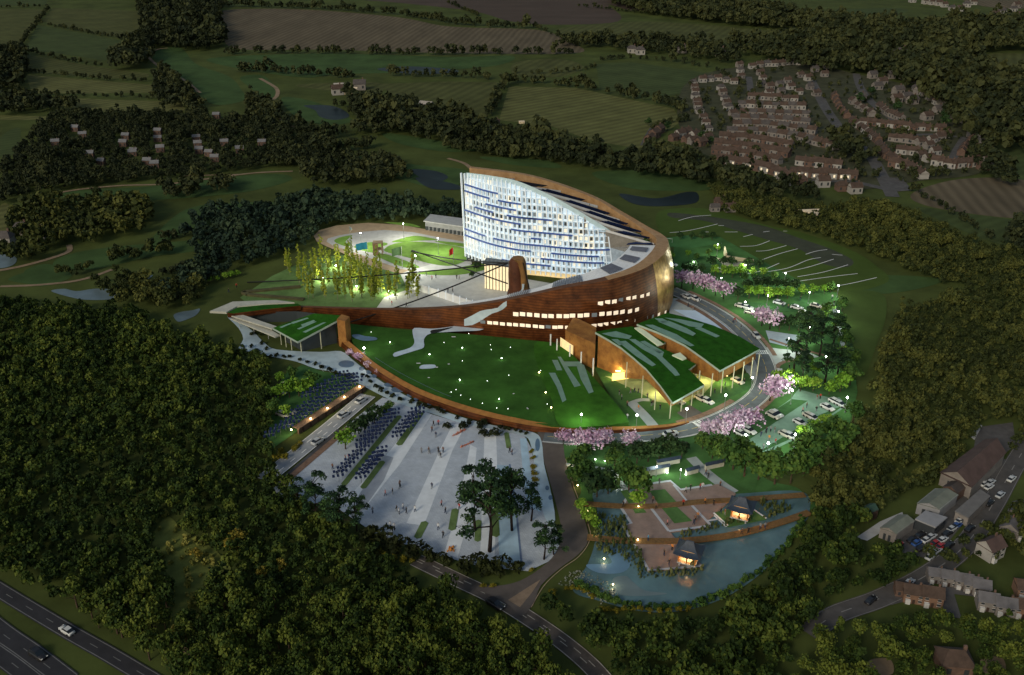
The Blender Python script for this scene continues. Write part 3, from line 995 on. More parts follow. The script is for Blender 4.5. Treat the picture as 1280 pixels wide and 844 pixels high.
mass('dense_wood', wood_points(D_POLY, 4.0, [[(1160, 812), (1222, 812), (1222, 850), (1160, 850)], [(1070, 820), (1100, 812), (1110, 850), (1080, 850)]]), 1.8, 2.6, LOD_N, L_OAK, label='dark wood along the bottom right edge of the view', cat='wood')
for lab, poly, holes in (('trees and hedges between the roadside houses and the main road', [(1150, 700), (1190, 690), (1240, 660), (1300, 640), (1300, 700), (1250, 706), (1200, 712)], []),
                         ('wood bordering the car park beside the main road', [(1265, 520), (1300, 520), (1300, 560), (1275, 575), (1255, 560)], [])):
    mass('roadside_trees', wood_points(poly, 4.2, holes), 1.6, 2.4, LOD_M, L_RIGHT, label=lab, cat='trees')

CT_ = [(95, 164), (104, 172), (70, 182), (155, 183), (168, 193), (198, 177), (113, 197), (127, 207), (166, 195), (201, 190), (185, 206), (194, 210), (246, 176), (248, 184), (250, 192), (262, 195), (269, 202), (271, 148), (281, 182), (300, 191), (328, 182), (158, 174), (198, 168)]
CTH = [[(x - 9, y - 2), (x + 9, y - 2), (x + 11, y + 10), (x - 11, y + 10)] for x, y in CT_]
for lab, poly, sp, r, m, holes in (
        ('dark wood with grey roofed cottages scattered in it', [(0, 212), (40, 172), (70, 150), (100, 146), (240, 146), (330, 156), (385, 172), (420, 190), (400, 207), (330, 213), (262, 219), (210, 226), (140, 231), (60, 242), (0, 258)], 4.6, (1.8, 2.8), L_FAR, CTH),
        ('square dark wood left of the golf fairways', [(14, 270), (60, 254), (180, 250), (190, 266), (186, 292), (120, 306), (70, 312), (36, 318), (14, 296)], 4.8, (2.2, 3.2), L_RIGHT, []),
        ('small wood at the left edge above the red track', [(0, 306), (30, 318), (78, 312), (60, 322), (20, 334), (0, 336)], 4.8, (2, 3), L_RIGHT, []),
        ('narrow belt of trees along the fairway by the lake', [(66, 348), (116, 337), (112, 346), (78, 353)], 4.6, (1.8, 2.6), L_RIGHT, []),
        ('row of trees above the long fairway', [(132, 326), (214, 313), (218, 320), (140, 332)], 4.6, (1.8, 2.6), L_RIGHT, []),
        ('bluish green wood behind the racing track', [(228, 290), (262, 268), (330, 262), (400, 250), (480, 254), (540, 262), (584, 268), (584, 276), (520, 278), (440, 281), (400, 290), (388, 306), (360, 320), (300, 340), (258, 356), (215, 374), (186, 376), (226, 348), (250, 334), (236, 308)], 4.4, (2, 3), L_BLUE, []),
        ('low wood left of the building entrance', [(116, 356), (160, 356), (200, 358), (262, 364), (256, 384), (200, 390), (154, 384)], 4.2, (1.8, 2.6), L_RIGHT, []),
        ('rectangular copse on the fairway', [(200, 240), (250, 235), (250, 249), (200, 250)], 4.8, (2.2, 3), L_FAR, []),
        ('small square copse on the fairway', [(267, 232), (288, 230), (289, 246), (267, 246)], 4.6, (2.2, 3), L_FAR, []),
        ('copse in the middle of the golf course', [(370, 222), (415, 200), (480, 198), (502, 212), (512, 226), (470, 234), (400, 234)], 5.0, (2.4, 3.4), L_FAR, []),
        ('tall clump of trees at the left edge', [(-10, 66), (30, 66), (34, 92), (32, 114), (-10, 118)], 6, (3, 4.5), L_FAR, []),
        ('belt of trees below the pale pastures', [(0, 128), (50, 126), (110, 138), (0, 146)], 6, (2.6, 3.8), L_FAR, []),
        ('dark wood between pastures and stubble field', [(172, -6), (276, 4), (276, 30), (284, 60), (240, 66), (196, 62), (184, 88), (138, 90), (164, 64), (180, 46)], 8, (4, 6), L_FAR, []),
        ('belt of trees along the upper fairway', [(192, 92), (208, 92), (258, 134), (242, 144), (196, 130)], 6, (2.8, 4), L_FAR, []),
        ('long belt of trees north of the building', [(430, 122), (470, 128), (540, 142), (600, 158), (660, 172), (740, 192), (830, 207), (886, 224), (884, 238), (780, 219), (700, 208), (600, 194), (520, 176), (470, 164), (440, 146)], 6, (3, 4.4), L_FAR, []),
        ('clump of trees on the golf course beside the pond', [(440, 158), (480, 166), (482, 172), (440, 168)], 5.5, (2.4, 3.2), L_FAR, []),
        ('wood on the northern golf course', [(355, 186), (420, 184), (424, 194), (380, 205), (350, 200)], 5.5, (2.4, 3.2), L_FAR, []),
        ('trees around the fairway bend', [(310, 128), (352, 134), (350, 150), (400, 166), (440, 172), (400, 178), (340, 166), (306, 150)], 5.5, (2.4, 3.4), L_FAR, []),
        ('broad dark woodland covering the far right hills', [(770, -16), (900, -6), (960, 16), (1030, 26), (1100, 38), (1215, 34), (1300, 26), (1300, 66), (1230, 67), (1230, 94), (1300, 100), (1300, 196), (1236, 192), (1196, 166), (1172, 140), (1130, 108), (1080, 94), (1000, 90), (962, 78), (930, 66), (900, 58), (960, 54), (1018, 46), (1000, 40), (900, 32), (850, 25), (800, 18), (760, 8)], 9, (4.2, 6.5), L_FAR,
         [[(1095, 0), (1225, 0), (1225, 16), (1095, 12)], [(1230, 10), (1290, 8), (1290, 30), (1235, 32)]]),
        ('belt of trees above the estate', [(700, 52), (800, 52), (880, 58), (930, 70), (920, 82), (850, 72), (760, 62), (700, 60)], 8, (3, 4.5), L_FAR, []),
        ('trees along the near edge of the estate', [(806, 190), (850, 196), (900, 214), (960, 232), (1020, 246), (1030, 256), (960, 252), (880, 230), (800, 206)], 6, (2.8, 4), L_FAR, []),
        ('dark clump of trees beside the estate road', [(1034, 182), (1060, 176), (1086, 198), (1080, 212), (1050, 204)], 6, (3, 4.4), L_FAR, []),
        ('trees between the estate and the right meadow', [(1216, 176), (1240, 196), (1260, 216), (1280, 230), (1280, 240), (1230, 226), (1206, 210)], 7, (3, 4.4), L_FAR, []),
        ('dark trees at the right edge above the wood', [(1258, 290), (1300, 285), (1300, 322), (1264, 318)], 5, (2.6, 3.8), L_FAR, [])):
    mass('far_wood', wood_points(poly, sp, holes), r[0], r[1], LOD_F if r[1] > 2.9 else LOD_M, m, label=lab, cat='wood')

# hedgerows: one thing each
HEDGES = [([(60, 12), (45, 32), (25, 58)], 'hedge climbing between the two leftmost pastures'), ([(50, 30), (120, 44), (160, 50)], 'hedge across the second pasture from the top left'),
          ([(32, 64), (80, 76), (130, 84)], 'hedge below the third left pasture'), ([(34, 91), (70, 94), (120, 100), (186, 103)], 'broken hedge above the upper pale pasture'),
          ([(40, 119), (90, 120), (150, 122), (226, 126)], 'hedge with round bushes between the two pale pastures'), ([(0, 10), (60, 9)], 'hedge along the topmost left pasture'),
          ([(272, 8), (400, 12), (500, 20), (580, 32), (660, 36)], 'line of trees above the wide stubble field'), ([(284, 68), (330, 67), (430, 68), (560, 69), (640, 68), (720, 68)], 'line of trees below the wide stubble field'),
          ([(668, 34), (700, 48), (724, 60)], 'hedge closing the right end of the stubble field'), ([(300, 90), (350, 92), (400, 96), (440, 98)], 'tree belt between the two golf strips'),
          ([(490, 95), (560, 97), (620, 100)], 'clipped tree belt behind the tan hay field'), ([(634, 104), (622, 122), (610, 148)], 'tall dark hedge right of the hay field'),
          ([(640, 92), (700, 92), (745, 84)], 'hedge above the pale striped field'), ([(640, 104), (690, 106), (750, 116), (830, 132), (852, 140)], 'line of trees above the pale striped field'),
          ([(750, 76), (800, 74), (880, 84), (910, 96)], 'hedge above the green field by the estate'), ([(560, 4), (600, 22)], 'short hedge in the brown field'),
          ([(720, 8), (790, 16), (860, 24)], 'hedge along the top of the ploughed field'), ([(860, 152), (830, 156), (812, 166)], 'hedge between the pale field and the first houses'),
          ([(420, 134), (470, 138), (530, 150)], 'tree belt beside the dark golf pond'), ([(1140, 240), (1180, 262), (1240, 300)], 'hedge along the brown heath on the right'),
          ([(560, 186), (610, 194), (650, 200)], 'small tree belt behind the tower'), ([(205, 300), (280, 296)], 'thin hedge on the open golf ground'), ([(200, 346), (240, 338), (276, 330)], 'bushes along the track by the small lake'),
          ([(400, 184), (420, 190), (466, 186)], 'short belt of trees above the copse')]
for px, lab in HEDGES:
    w = wpath(px, 0, True, 8)
    pts = []
    for a, b in zip(w[:-1], w[1:]):
        L = (b - a).length
        k = max(1, int(L / 4.2))
        for i in range(k):
            q = a + (b - a) * ((i + random.random() * .6) / k)
            if random.random() < .88: pts.append((q.x + random.uniform(-1.2, 1.2), q.y + random.uniform(-2, 2)))
    tall = 'tree' in lab or 'tall' in lab
    mass('hedgerow', pts, 1.6 if not tall else 2.8, 2.6 if not tall else 4.4, LOD_F, L_FAR, kind=None, label=lab, cat='hedge', group='hedgerows and tree lines between the fields', z0=0.2)


# ------------------------------------------------------------------ single trees
def spread_trees(proto_list, spots, noun, group, cat='tree'):
    """spots: (x, y base pixel, height in px)"""
    made = []
    for k, (x, y, hp) in enumerate(spots):
        src, hh = proto_list[k % len(proto_list)]
        P = G(x, y, 0.0)
        h = (ztop(P, y - hp)) / hh
        o = src if not src.get('used') else copy_tree(src)
        src['used'] = 1
        o.location = P
        o.rotation_euler = (0, 0, random.random() * 6.28)
        o.scale = (h * random.uniform(.9, 1.12), h * random.uniform(.9, 1.12), h)
        o['category'] = cat
        made.append(o)
    number_row(made, noun, group)
    return made


def protos(name, n, mk):
    return [mk(i) for i in range(n)]


def mk_round(leafm, seed, nl=10, nq=40, leaf=.13, rx=2.3, rz=2.0, zc=3.2, name='garden_tree', bark=M_BARK):
    def f(i):
        return (tree_proto(name, (nl, nq, rx, rz, zc, .48, leaf * rx, seed + i), leafm, limbs(4.2, .16, 5, seed + i, .4), bark), zc + rz * 1.05)
    return f


GT = protos('garden_tree', 3, mk_round(L_GARD, 500, name='garden_tree'))
LT = protos('lime_tree', 3, mk_round(L_LIME, 520, name='lime_green_tree', nl=12, nq=26, leaf=.12))
DT = protos('dark_tree', 3, mk_round(leafmat('dark_tree_leaves', (.012, .03, .01), (.022, .05, .016), (.045, .085, .024)), 540, name='dark_round_tree'))
PK = protos('blossom_tree', 3, mk_round(L_PINK, 560, name='blossom_tree', nl=17, nq=20, leaf=.085, rx=2.8, rz=1.5, zc=2.9, bark=M_BARKD))


def mk_pine(seed):
    g = np.random.default_rng(seed)
    Q, T = [], []
    tr = [([(0, 0, -.1), (.25, .1, 3), (-.1, .2, 6), (.35, 0, 9.2)], [.24, .19, .14, .05])]
    for k in range(16):
        z = 3.4 + 6.0 * (k / 15)
        a = g.random() * 6.28
        L = (1.0 + 1.9 * g.random()) * (1.15 - .55 * (k / 15))
        x, y = math.cos(a) * L, math.sin(a) * L
        tr.append(([(.1, .1, z - .6), (x * .5, y * .5, z - .15), (x, y, z)], [.08, .06, .03]))
        q, t = crown(5, 30, 1.1 + .3 * g.random(), .38, 0, .5, .15, seed * 31 + k, flat=.5, inner=.2)
        Q.append(q + np.array([x, y, z])); T.append(np.clip(t + (.25 if k % 4 == 0 else -.1), 0, 1))
    return (tree_proto('pine_tree', (np.concatenate(Q), np.concatenate(T)), L_PINE, tr, M_BARKD), 10.0)


PI_ = [mk_pine(3), mk_pine(8), mk_pine(12)]
spread_trees(PI_, [(594, 664, 76), (612, 690, 104), (640, 664, 78), (628, 646, 58)], 'tall dark pine in the plaza clump', 'pines of the plaza clump')
spread_trees(PI_, [(664, 652, 48)], 'slim pine tree beside the water channel of the plaza', 'x')
spread_trees(PI_, [(680, 700, 50), (692, 694, 36)], 'low dark pine between the channel and the brown road', 'pines beside the brown road')
spread_trees(PI_, [(398, 656, 62), (428, 668, 58), (446, 664, 46), (374, 640, 40)], 'dark pine at the left lower corner of the plaza', 'pines at the plaza corner')
spread_trees(PI_, [(1008, 440, 54), (1024, 446, 50), (1040, 438, 46), (992, 470, 50), (1000, 486, 46), (1030, 482, 50), (1046, 474, 46)], 'broad pine beside the ring road junction', 'pines by the ring road junction')


def mk_birch(seed):
    g = np.random.default_rng(seed)
    Q, T = [], []
    for k in range(15):
        z = 1.9 + 6.8 * k / 14
        q, t = crown(3, 16, .8 - .035 * k, .75, 0, .5, .17, seed * 17 + k, inner=.1)
        Q.append(q + np.array([.28 * g.normal(), .28 * g.normal(), z])); T.append(t)
    return (tree_proto('slender_birch', (np.concatenate(Q), np.concatenate(T)), L_WILL, [([(0, 0, -.1), (.05, 0, 4), (.1, 0, 8.6)], [.11, .08, .03])], M_BIRCH), 9.6)


BI = [mk_birch(5), mk_birch(6), mk_birch(7)]
bs = []
_g = random.Random(4)
for (x0, x1, y0, y1, h, n) in ((352, 400, 336, 352, 30, 11), (400, 440, 318, 344, 30, 12), (372, 420, 352, 374, 32, 13), (420, 470, 348, 378, 36, 18), (468, 524, 350, 376, 34, 20), (440, 480, 334, 350, 26, 8)):
    for k in range(n):
        bs.append((_g.uniform(x0, x1), _g.uniform(y0, y1), h * _g.uniform(.8, 1.15)))
spread_trees(BI, [b for b in bs if b[1] > 352], 'slender yellow green birch at the front of the grove', 'birches in the front of the grove')
spread_trees(BI, [b for b in bs if b[1] <= 352], 'slender green birch at the back of the grove', 'birches in the back of the grove')

# east park
spread_trees(PK, [(852, 360, 20), (866, 362, 20), (880, 365, 20), (894, 370, 18), (904, 374, 20)], 'pink blossom tree beside the upper ring road', 'blossom trees beside the upper ring road')
spread_trees(PK, [(952, 408, 22), (962, 412, 24)], 'pink blossom tree above the ring road crosswalk', 'blossom trees above the crosswalk')
spread_trees(PK, [(962, 502, 24), (972, 496, 24)], 'pink blossom tree on the bend of the ring road', 'blossom trees on the bend')
spread_trees(PK, [(884, 549, 20), (898, 548, 22), (912, 545, 24), (926, 541, 26), (938, 536, 22)], 'pink blossom tree above the lower car park', 'blossom trees by the lower car park')
spread_trees(PK, [(704, 556, 18), (722, 562, 22), (740, 564, 24), (756, 560, 20), (788, 560, 18)], 'pink blossom tree above the water garden', 'blossom trees above the water garden')
spread_trees(PK, [(437, 446, 9), (449, 453, 11), (461, 461, 9), (474, 469, 8)], 'small pink blossom tree by the waterway', 'blossom trees along the waterway')
spread_trees(LT, [(838, 326, 12), (894, 346, 16), (905, 345, 15), (915, 348, 17), (925, 346, 16), (896, 314, 10)], 'lime green tree in the upper park row', 'lime green trees of the upper row')
spread_trees(LT, [(936, 374, 18), (948, 374, 18), (960, 375, 18), (972, 375, 17), (984, 374, 16), (1002, 370, 14), (1016, 369, 14), (1030, 368, 13)], 'lime green tree in the lower park row', 'lime green trees of the lower row')
spread_trees(LT, [(972, 482, 20), (985, 484, 22), (1000, 490, 22), (1016, 490, 20), (1050, 490, 26)], 'yellowish tree above the lower car park', 'trees at the top of the lower car park')
spread_trees(DT, [(856, 342, 14), (866, 342, 16), (876, 344, 14), (890, 334, 14), (904, 333, 14), (914, 334, 13), (934, 336, 14), (948, 336, 13)], 'dark round tree in the back row of the upper park', 'dark trees in the back row')
spread_trees(DT, [(922, 376, 18), (934, 364, 16), (946, 362, 16), (958, 362, 16), (970, 362, 16), (982, 364, 16), (992, 364, 15)], 'dark round tree behind the lime green row', 'dark trees behind the lime row')
spread_trees(DT, [(974, 414, 20), (986, 414, 22), (998, 414, 22), (1010, 412, 22), (1022, 410, 20)], 'dark bushy tree above the grey forecourt', 'dark trees above the blue grey forecourt')
spread_trees(DT, [(850, 300, 10), (864, 300, 10), (878, 299, 11), (890, 300, 10), (800, 300, 10), (812, 300, 12)], 'small dark tree beside the football pitch', 'small trees beside the football pitch')
spread_trees(GT, [(1004, 596, 34), (1024, 586, 34), (1044, 574, 34), (1056, 556, 30), (988, 604, 36), (968, 606, 40), (1000, 570, 30), (1020, 560, 28), (1040, 548, 26), (948, 600, 40), (930, 596, 38), (1066, 528, 26)], 'bushy green tree below the car park', 'green trees below the car park')
spread_trees(LT, [(1004, 552, 22), (1018, 546, 22), (1030, 536, 20)], 'light green tree standing over parked cars', 'light trees over parked cars')
spread_trees(GT, [(890, 574, 26), (904, 580, 30), (916, 588, 36), (896, 562, 20), (878, 562, 20), (925, 572, 28)], 'green tree right of the garden walls', 'green trees right of the garden walls')
spread_trees(DT, [(796, 580, 26), (810, 578, 26), (824, 574, 26), (838, 570, 26), (852, 572, 22), (770, 572, 20)], 'dark tree behind the tile topped garden walls', 'dark trees behind the garden walls')
spread_trees(DT, [(746, 622, 32), (760, 618, 30)], 'dense dark tree left of the garden terraces', 'dense trees left of the terraces')
spread_trees(GT, [(722, 590, 24), (716, 610, 26), (734, 604, 28), (728, 576, 22), (768, 588, 24), (780, 604, 28)], 'green tree on the lawn beside the brown road', 'trees on the lawn beside the brown road')
spread_trees(GT, [(786, 614, 30), (796, 622, 34)], 'leaning dark leaved garden tree at the terrace edge', 'trees at the terrace edge')
spread_trees(LT, [(797, 636, 24)], 'small bright green tree in the grass square of the terrace', 'x')
spread_trees(LT, [(734, 656, 22), (726, 640, 18), (744, 662, 16)], 'pale lit green bush tree on the west bank of the pond', 'pale bush trees on the west bank')
spread_trees(LT, [(432, 562, 26)], 'small yellow green tree beside the plaza road', 'x')
spread_trees(DT, [(444, 548, 22), (456, 540, 24), (468, 530, 22)], 'dark street tree by the plaza road', 'dark street trees by the plaza road')
spread_trees(GT, [(480, 522, 16), (488, 517, 14)], 'olive bushy tree at the top of the plaza road', 'olive trees at the plaza road')
spread_trees(LT, [(350, 500, 20), (362, 498, 24), (374, 496, 24), (384, 492, 20), (352, 480, 16), (358, 522, 18)], 'lit tree in the western parking lawn', 'lit trees of the western parking lawn')
spread_trees(GT, [(392, 484, 20), (344, 520, 20), (366, 474, 16), (340, 500, 18)], 'dull green tree in the western parking lawn', 'dull trees of the western parking lawn')
spread_trees(LT, [(254, 356, 8), (262, 354, 9), (272, 352, 9), (282, 350, 10), (290, 348, 10), (298, 346, 9)], 'small lime tree left of the grove', 'lime green trees left of the grove')
spread_trees(DT, [(510, 352, 8), (516, 350, 7), (590, 348, 9), (596, 340, 12), (1050, 180, 14), (1074, 130, 14), (1088, 120, 12), (1120, 140, 14), (1180, 160, 16), (1180, 150, 14), (810, 158, 12), (834, 164, 12), (876, 176, 12), (890, 180, 10)], 'single dark round tree among buildings', 'single dark trees among buildings')

spread_trees(GT, [(1000, 404, 16), (1034, 400, 20), (1048, 416, 22), (1056, 436, 24), (1060, 462, 26), (1062, 482, 26), (1020, 432, 18), (1004, 466, 24), (1038, 366, 14), (870, 326, 10), (886, 322, 10), (930, 352, 12), (966, 352, 13), (1052, 390, 18)], 'bushy green tree in the eastern park', 'green trees of the eastern park')
spread_trees(LT, [(860, 322, 10), (1026, 404, 16), (1050, 452, 22), (1016, 472, 20), (1036, 494, 18), (940, 346, 12), (954, 346, 12)], 'light green tree in the eastern park', 'light trees of the eastern park')
YT = protos('yellow_tree', 2, mk_round(leafmat('yellowing_leaves', (.09, .09, .012), (.18, .15, .02), (.34, .24, .04)), 580, name='yellowing_tree'))
spread_trees(YT, [(290, 690, 18), (300, 682, 20), (306, 694, 16), (246, 700, 14), (330, 725, 16), (352, 716, 16)], 'yellowing tree among the green wood beside the clearing', 'yellowing trees beside the clearing')
# shrubs: things where the photo shows each one
SH = [(303, 435, 3), (315, 435, 3), (321, 440, 3), (330, 447, 3), (339, 448, 3), (346, 447, 3.5), (355, 448, 3), (362, 448, 3), (313, 410, 3), (315, 420, 3), (327, 420, 3), (328, 431, 3), (334, 438, 3), (320, 417, 3), (375, 452, 3), (384, 455, 3), (395, 457, 3), (402, 462, 4), (412, 465, 4), (420, 468, 3),
      (425, 471, 3), (431, 471, 3), (437, 471, 3), (442, 471, 3), (453, 471, 3), (459, 473, 3), (463, 479, 3), (470, 486, 4), (477, 490, 4), (484, 494, 3.5), (491, 498, 4), (500, 502, 4), (515, 505, 4), (524, 509, 4), (531, 510, 4), (538, 512, 3.5), (547, 514, 4), (553, 518, 4), (572, 524, 3), (587, 530, 4), (605, 531, 5),
      (625, 537, 4), (632, 538, 3.5), (636, 539, 3.5), (644, 540, 3), (651, 542, 3), (658, 544, 3)]
SH2 = [(515, 408, 4), (515, 414, 4), (514, 420, 4), (514, 426, 4), (530, 421, 3), (537, 418, 3), (546, 417, 3.4), (555, 417, 3.4), (562, 415, 3.4), (571, 411, 4), (530, 438, 4), (524, 440, 4), (513, 440, 3), (492, 449, 4), (485, 444, 4), (480, 445, 3.5), (532, 435, 4), (519, 440, 3)]


def shrub(m, seed):
    q, t = crown(7, 30, 1.0, .8, .75, .5, .16, seed)
    o = bpy.data.objects.new('round_shrub', quadmesh('round_shrub', q, t, m))
    COL.objects.link(o)
    return o


def shrubs(spots, m, noun, group, seed, z=0.0):
    src = shrub(m, seed)
    out = []
    for k, (x, y, r) in enumerate(spots):
        o = src if k == 0 else src.copy()
        if k: COL.objects.link(o)
        zz = z(x, y) if callable(z) else z
        o.location = G(x, y, zz)
        s = r / S(y) * 1.15
        o.scale = (s, s, s * .95)
        o.rotation_euler = (0, 0, random.random() * 6)
        o['category'] = 'shrub'
        out.append(o)
    number_row(out, noun, group)
    return out


shrubs(SH, L_SHRUB, 'dark shrub along the waterway bank', 'shrubs along the waterway', 71, 0.1)
shrubs([(338, 582, 5), (346, 574, 5), (352, 566, 4), (356, 574, 5), (372, 560, 3.5), (376, 556, 3.5), (368, 564, 4)], L_YEL, 'mustard shrub beside the plaza road', 'mustard shrubs at the plaza road', 72)
shrubs([(664, 566, 3.5), (666, 574, 3.5), (667, 586, 4), (668, 594, 4), (669, 602, 4)], L_YEL, 'mustard yellow shrub beside the plaza channel', 'mustard shrubs beside the channel', 73)
shrubs([(474, 692, 4), (482, 698, 5), (492, 702, 5), (505, 703, 5), (516, 702, 4), (604, 734, 3.5), (616, 734, 3.5), (664, 714, 3)], L_YEL, 'mustard shrub on the lower plaza edge', 'mustard shrubs at the plaza edge', 74)
shrubs([(708, 738, 3), (716, 738, 4), (724, 739, 4), (732, 742, 4), (740, 748, 4), (752, 764, 4), (760, 765, 4), (770, 766, 4), (780, 764, 4), (790, 764, 4), (800, 764, 4), (812, 766, 4), (824, 766, 4), (836, 766, 4), (848, 764, 4), (860, 763, 4), (690, 744, 5), (694, 756, 5)], L_YEL, 'mustard shrub on the pond shore', 'mustard shrubs on the pond shore', 75)
shrubs([(460, 678, 13), (480, 682, 14), (500, 690, 13), (520, 696, 12), (536, 700, 10), (556, 706, 9), (584, 714, 12), (604, 716, 14), (624, 716, 13), (644, 716, 10)], L_SHRUB, 'large black bush on the lower plaza edge', 'black bushes on the plaza edge', 76)
shrubs([(600, 536, 6), (580, 536, 6), (560, 536, 5), (620, 546, 7), (606, 546, 6)], L_SHRUB, 'hazy dark bush on the upper plaza below the rust rim', 'hazy bushes on the upper plaza', 77)
mass('bank_plants', [(p.x + random.uniform(-.6, .6), p.y + random.uniform(-.8, .8)) for p in wpath([(1004, 648), (982, 684), (948, 716), (902, 745), (850, 760), (800, 760), (754, 748), (722, 734)], 0, True, 16)], .4, 1.0, LOD_M, L_GARD, label='low bushes along the near bank of the pond', cat='bushes', z0=0)
# reeds and flowers
mass('reed_bed', wood_points([(740, 640), (780, 650), (790, 676), (812, 716), (880, 712), (870, 722), (800, 724), (780, 700), (744, 690)], 1.1), .25, .6, LOD_F, L_REED, label='reeds growing in the pond around the terraces', cat='reeds', z0=0, hk=(1.5, 3))
mass('reed_bed', wood_points([(846, 668), (900, 656), (960, 650), (990, 640), (980, 630), (950, 630), (962, 648), (905, 660), (846, 676)], 1.1), .25, .55, LOD_F, L_REED, label='reeds growing under the lower boardwalk', cat='reeds', z0=0, hk=(1.5, 3))
mass('flower_bed', wood_points([(696, 732), (712, 716), (736, 714), (764, 732), (776, 752), (752, 756), (720, 736)], .8), .15, .34, LOD_F, leafmat('pale_flowers', (.07, .12, .05), (.16, .2, .14), (.38, .38, .34)), label='pale flowering waterside plants at the west end of the pond', cat='flowers', z0=0, hk=(.8, 1.4))
# ------------------------------------------------------------------ the spiral building
def brick_or_slat(name, c1, c2, period, axis='X', rough=0.6, metal=0.0, direction=None):
    m = mat(name, c1, rough, 0.3, 0.4, metal, col2=c2, spec=0.4)
    nt = m.node_tree
    b = nt.nodes['Principled BSDF']
    w = nt.nodes.new('ShaderNodeTexWave')
    w.wave_type = 'BANDS'
    w.bands_direction = axis
    w.inputs['Scale'].default_value = period
    w.inputs['Distortion'].default_value = 0.6
    g = nt.nodes.new('ShaderNodeNewGeometry')
    nt.links.new(g.outputs['Position'], w.inputs['Vector'])
    mx = nt.nodes.new('ShaderNodeMix')
    mx.data_type = 'RGBA'
    mx.blend_type = 'MULTIPLY'
    mx.inputs['Factor'].default_value = 0.6
    src = b.inputs['Base Color'].links[0].from_socket
    nt.links.new(src, mx.inputs[6])
    nt.links.new(w.outputs['Color'], mx.inputs[7])
    nt.links.new(mx.outputs[2], b.inputs['Base Color'])
    return m


M_RUST = mat('rust_copper', (0.06, 0.016, 0.006), 0.36, 0.5, 0.22, 0.45, col2=(0.25, 0.08, 0.022), spec=0.5, bump=0.25, detail=8)
M_SHEEN = mat('copper_painted_sheen', (0.3, 0.14, 0.04), 0.3, 0.5, 0.5, 0.8, col2=(0.75, 0.46, 0.16), spec=0.5, bump=0.5, detail=8)  # golden sheen on the right of the ribbon, put into the colour
M_SLAT = brick_or_slat('tan_slats', (0.42, 0.23, 0.09), (0.6, 0.38, 0.19), 1.2)
M_RUSTTOP = mat('rust_top', (0.13, 0.055, 0.022), 0.6, 0.3, 0.5, 0.2)
M_WOOD = brick_or_slat('rust_wood_cladding', (0.26, 0.1, 0.022), (0.5, 0.24, 0.055), 1.3, 'X', 0.7)
M_WHITEC = mat('white_concrete', (0.74, 0.76, 0.76), 0.6, 0.08, 0.4)
M_FINGLOW = mat('white_fin_painted_glow', (0.8, 0.85, 0.88), 0.3, 0.05, 0.5, emit=0.12, ecol=(0.68, 0.86, 1.0))  # slight glow painted on fins, slabs and posts for light falling on them
M_GLASSW = mat('lit_window_cool', (0.45, 0.52, 0.56), 0.25, 0, emit=0.14, ecol=(0.5, 0.78, 1.0))
M_GLASSM = mat('lit_window_bright', (0.5, 0.56, 0.6), 0.25, 0, emit=0.27, ecol=(0.6, 0.84, 1.0))
M_GLASSH = mat('lit_window_warm', (0.7, 0.66, 0.55), 0.25, 0, emit=0.3, ecol=(1.0, 0.86, 0.6))
M_GLASSD = mat('window_dim', (0.15, 0.17, 0.18), 0.15, 0, emit=0.05, ecol=(0.7, 0.8, 0.8))
M_GLASSK = mat('window_dark', (0.05, 0.06, 0.065), 0.12, 0)
M_BLUE = mat('blue_sunshade', (0.05, 0.1, 0.36), 0.4, 0.08, 0.5)
M_PV = mat('solar_panel', (0.016, 0.03, 0.1), 0.2, 0.2, 0.6, spec=0.5)
M_PVG = mat('solar_panel_grey', (0.1, 0.11, 0.14), 0.3, 0.2, 0.6, spec=0.5)
M_GREY = mat('grey_roof_slab', (0.34, 0.345, 0.35), 0.8, 0.15, 0.4)
M_WARMWIN = mat('warm_slot_window', (0.8, 0.7, 0.55), 0.3, 0, emit=0.4, ecol=(1.0, 0.8, 0.58))
M_WARMGL = mat('warm_lit_glass', (0.75, 0.6, 0.35), 0.3, 0.2, 0.8, emit=0.38, ecol=(1.0, 0.74, 0.34))
M_SKYL = mat('roof_strip_pale', (0.16, 0.28, 0.22), 0.45, 0.12, 0.5)
M_ROOFG = grassmat('roof_grass', (0.016, 0.078, 0.006), 0.36, 0.4)
M_FASC = mat('fascia_pale_green', (0.3, 0.38, 0.33), 0.6, 0.08, 0.4)
M_SOIL = mat('dark_brown_wall', (0.05, 0.03, 0.022), 0.8, 0.3, 0.4)

nt = M_RUST.node_tree
_b = nt.nodes['Principled BSDF']
_w = nt.nodes.new('ShaderNodeTexWave')
_w.bands_direction = 'Z'
_w.inputs['Scale'].default_value = .32
_w.inputs['Distortion'].default_value = 6.0
_w.inputs['Detail'].default_value = 3
_w.inputs['Detail Scale'].default_value = .25
_g = nt.nodes.new('ShaderNodeNewGeometry')
nt.links.new(_g.outputs['Position'], _w.inputs['Vector'])
_mx = nt.nodes.new('ShaderNodeMix')
_mx.data_type = 'RGBA'
_mx.blend_type = 'MULTIPLY'
_mx.inputs['Factor'].default_value = .4
nt.links.new(_b.inputs['Base Color'].links[0].from_socket, _mx.inputs[6])
nt.links.new(_w.outputs['Color'], _mx.inputs[7])
nt.links.new(_mx.outputs[2], _b.inputs['Base Color'])
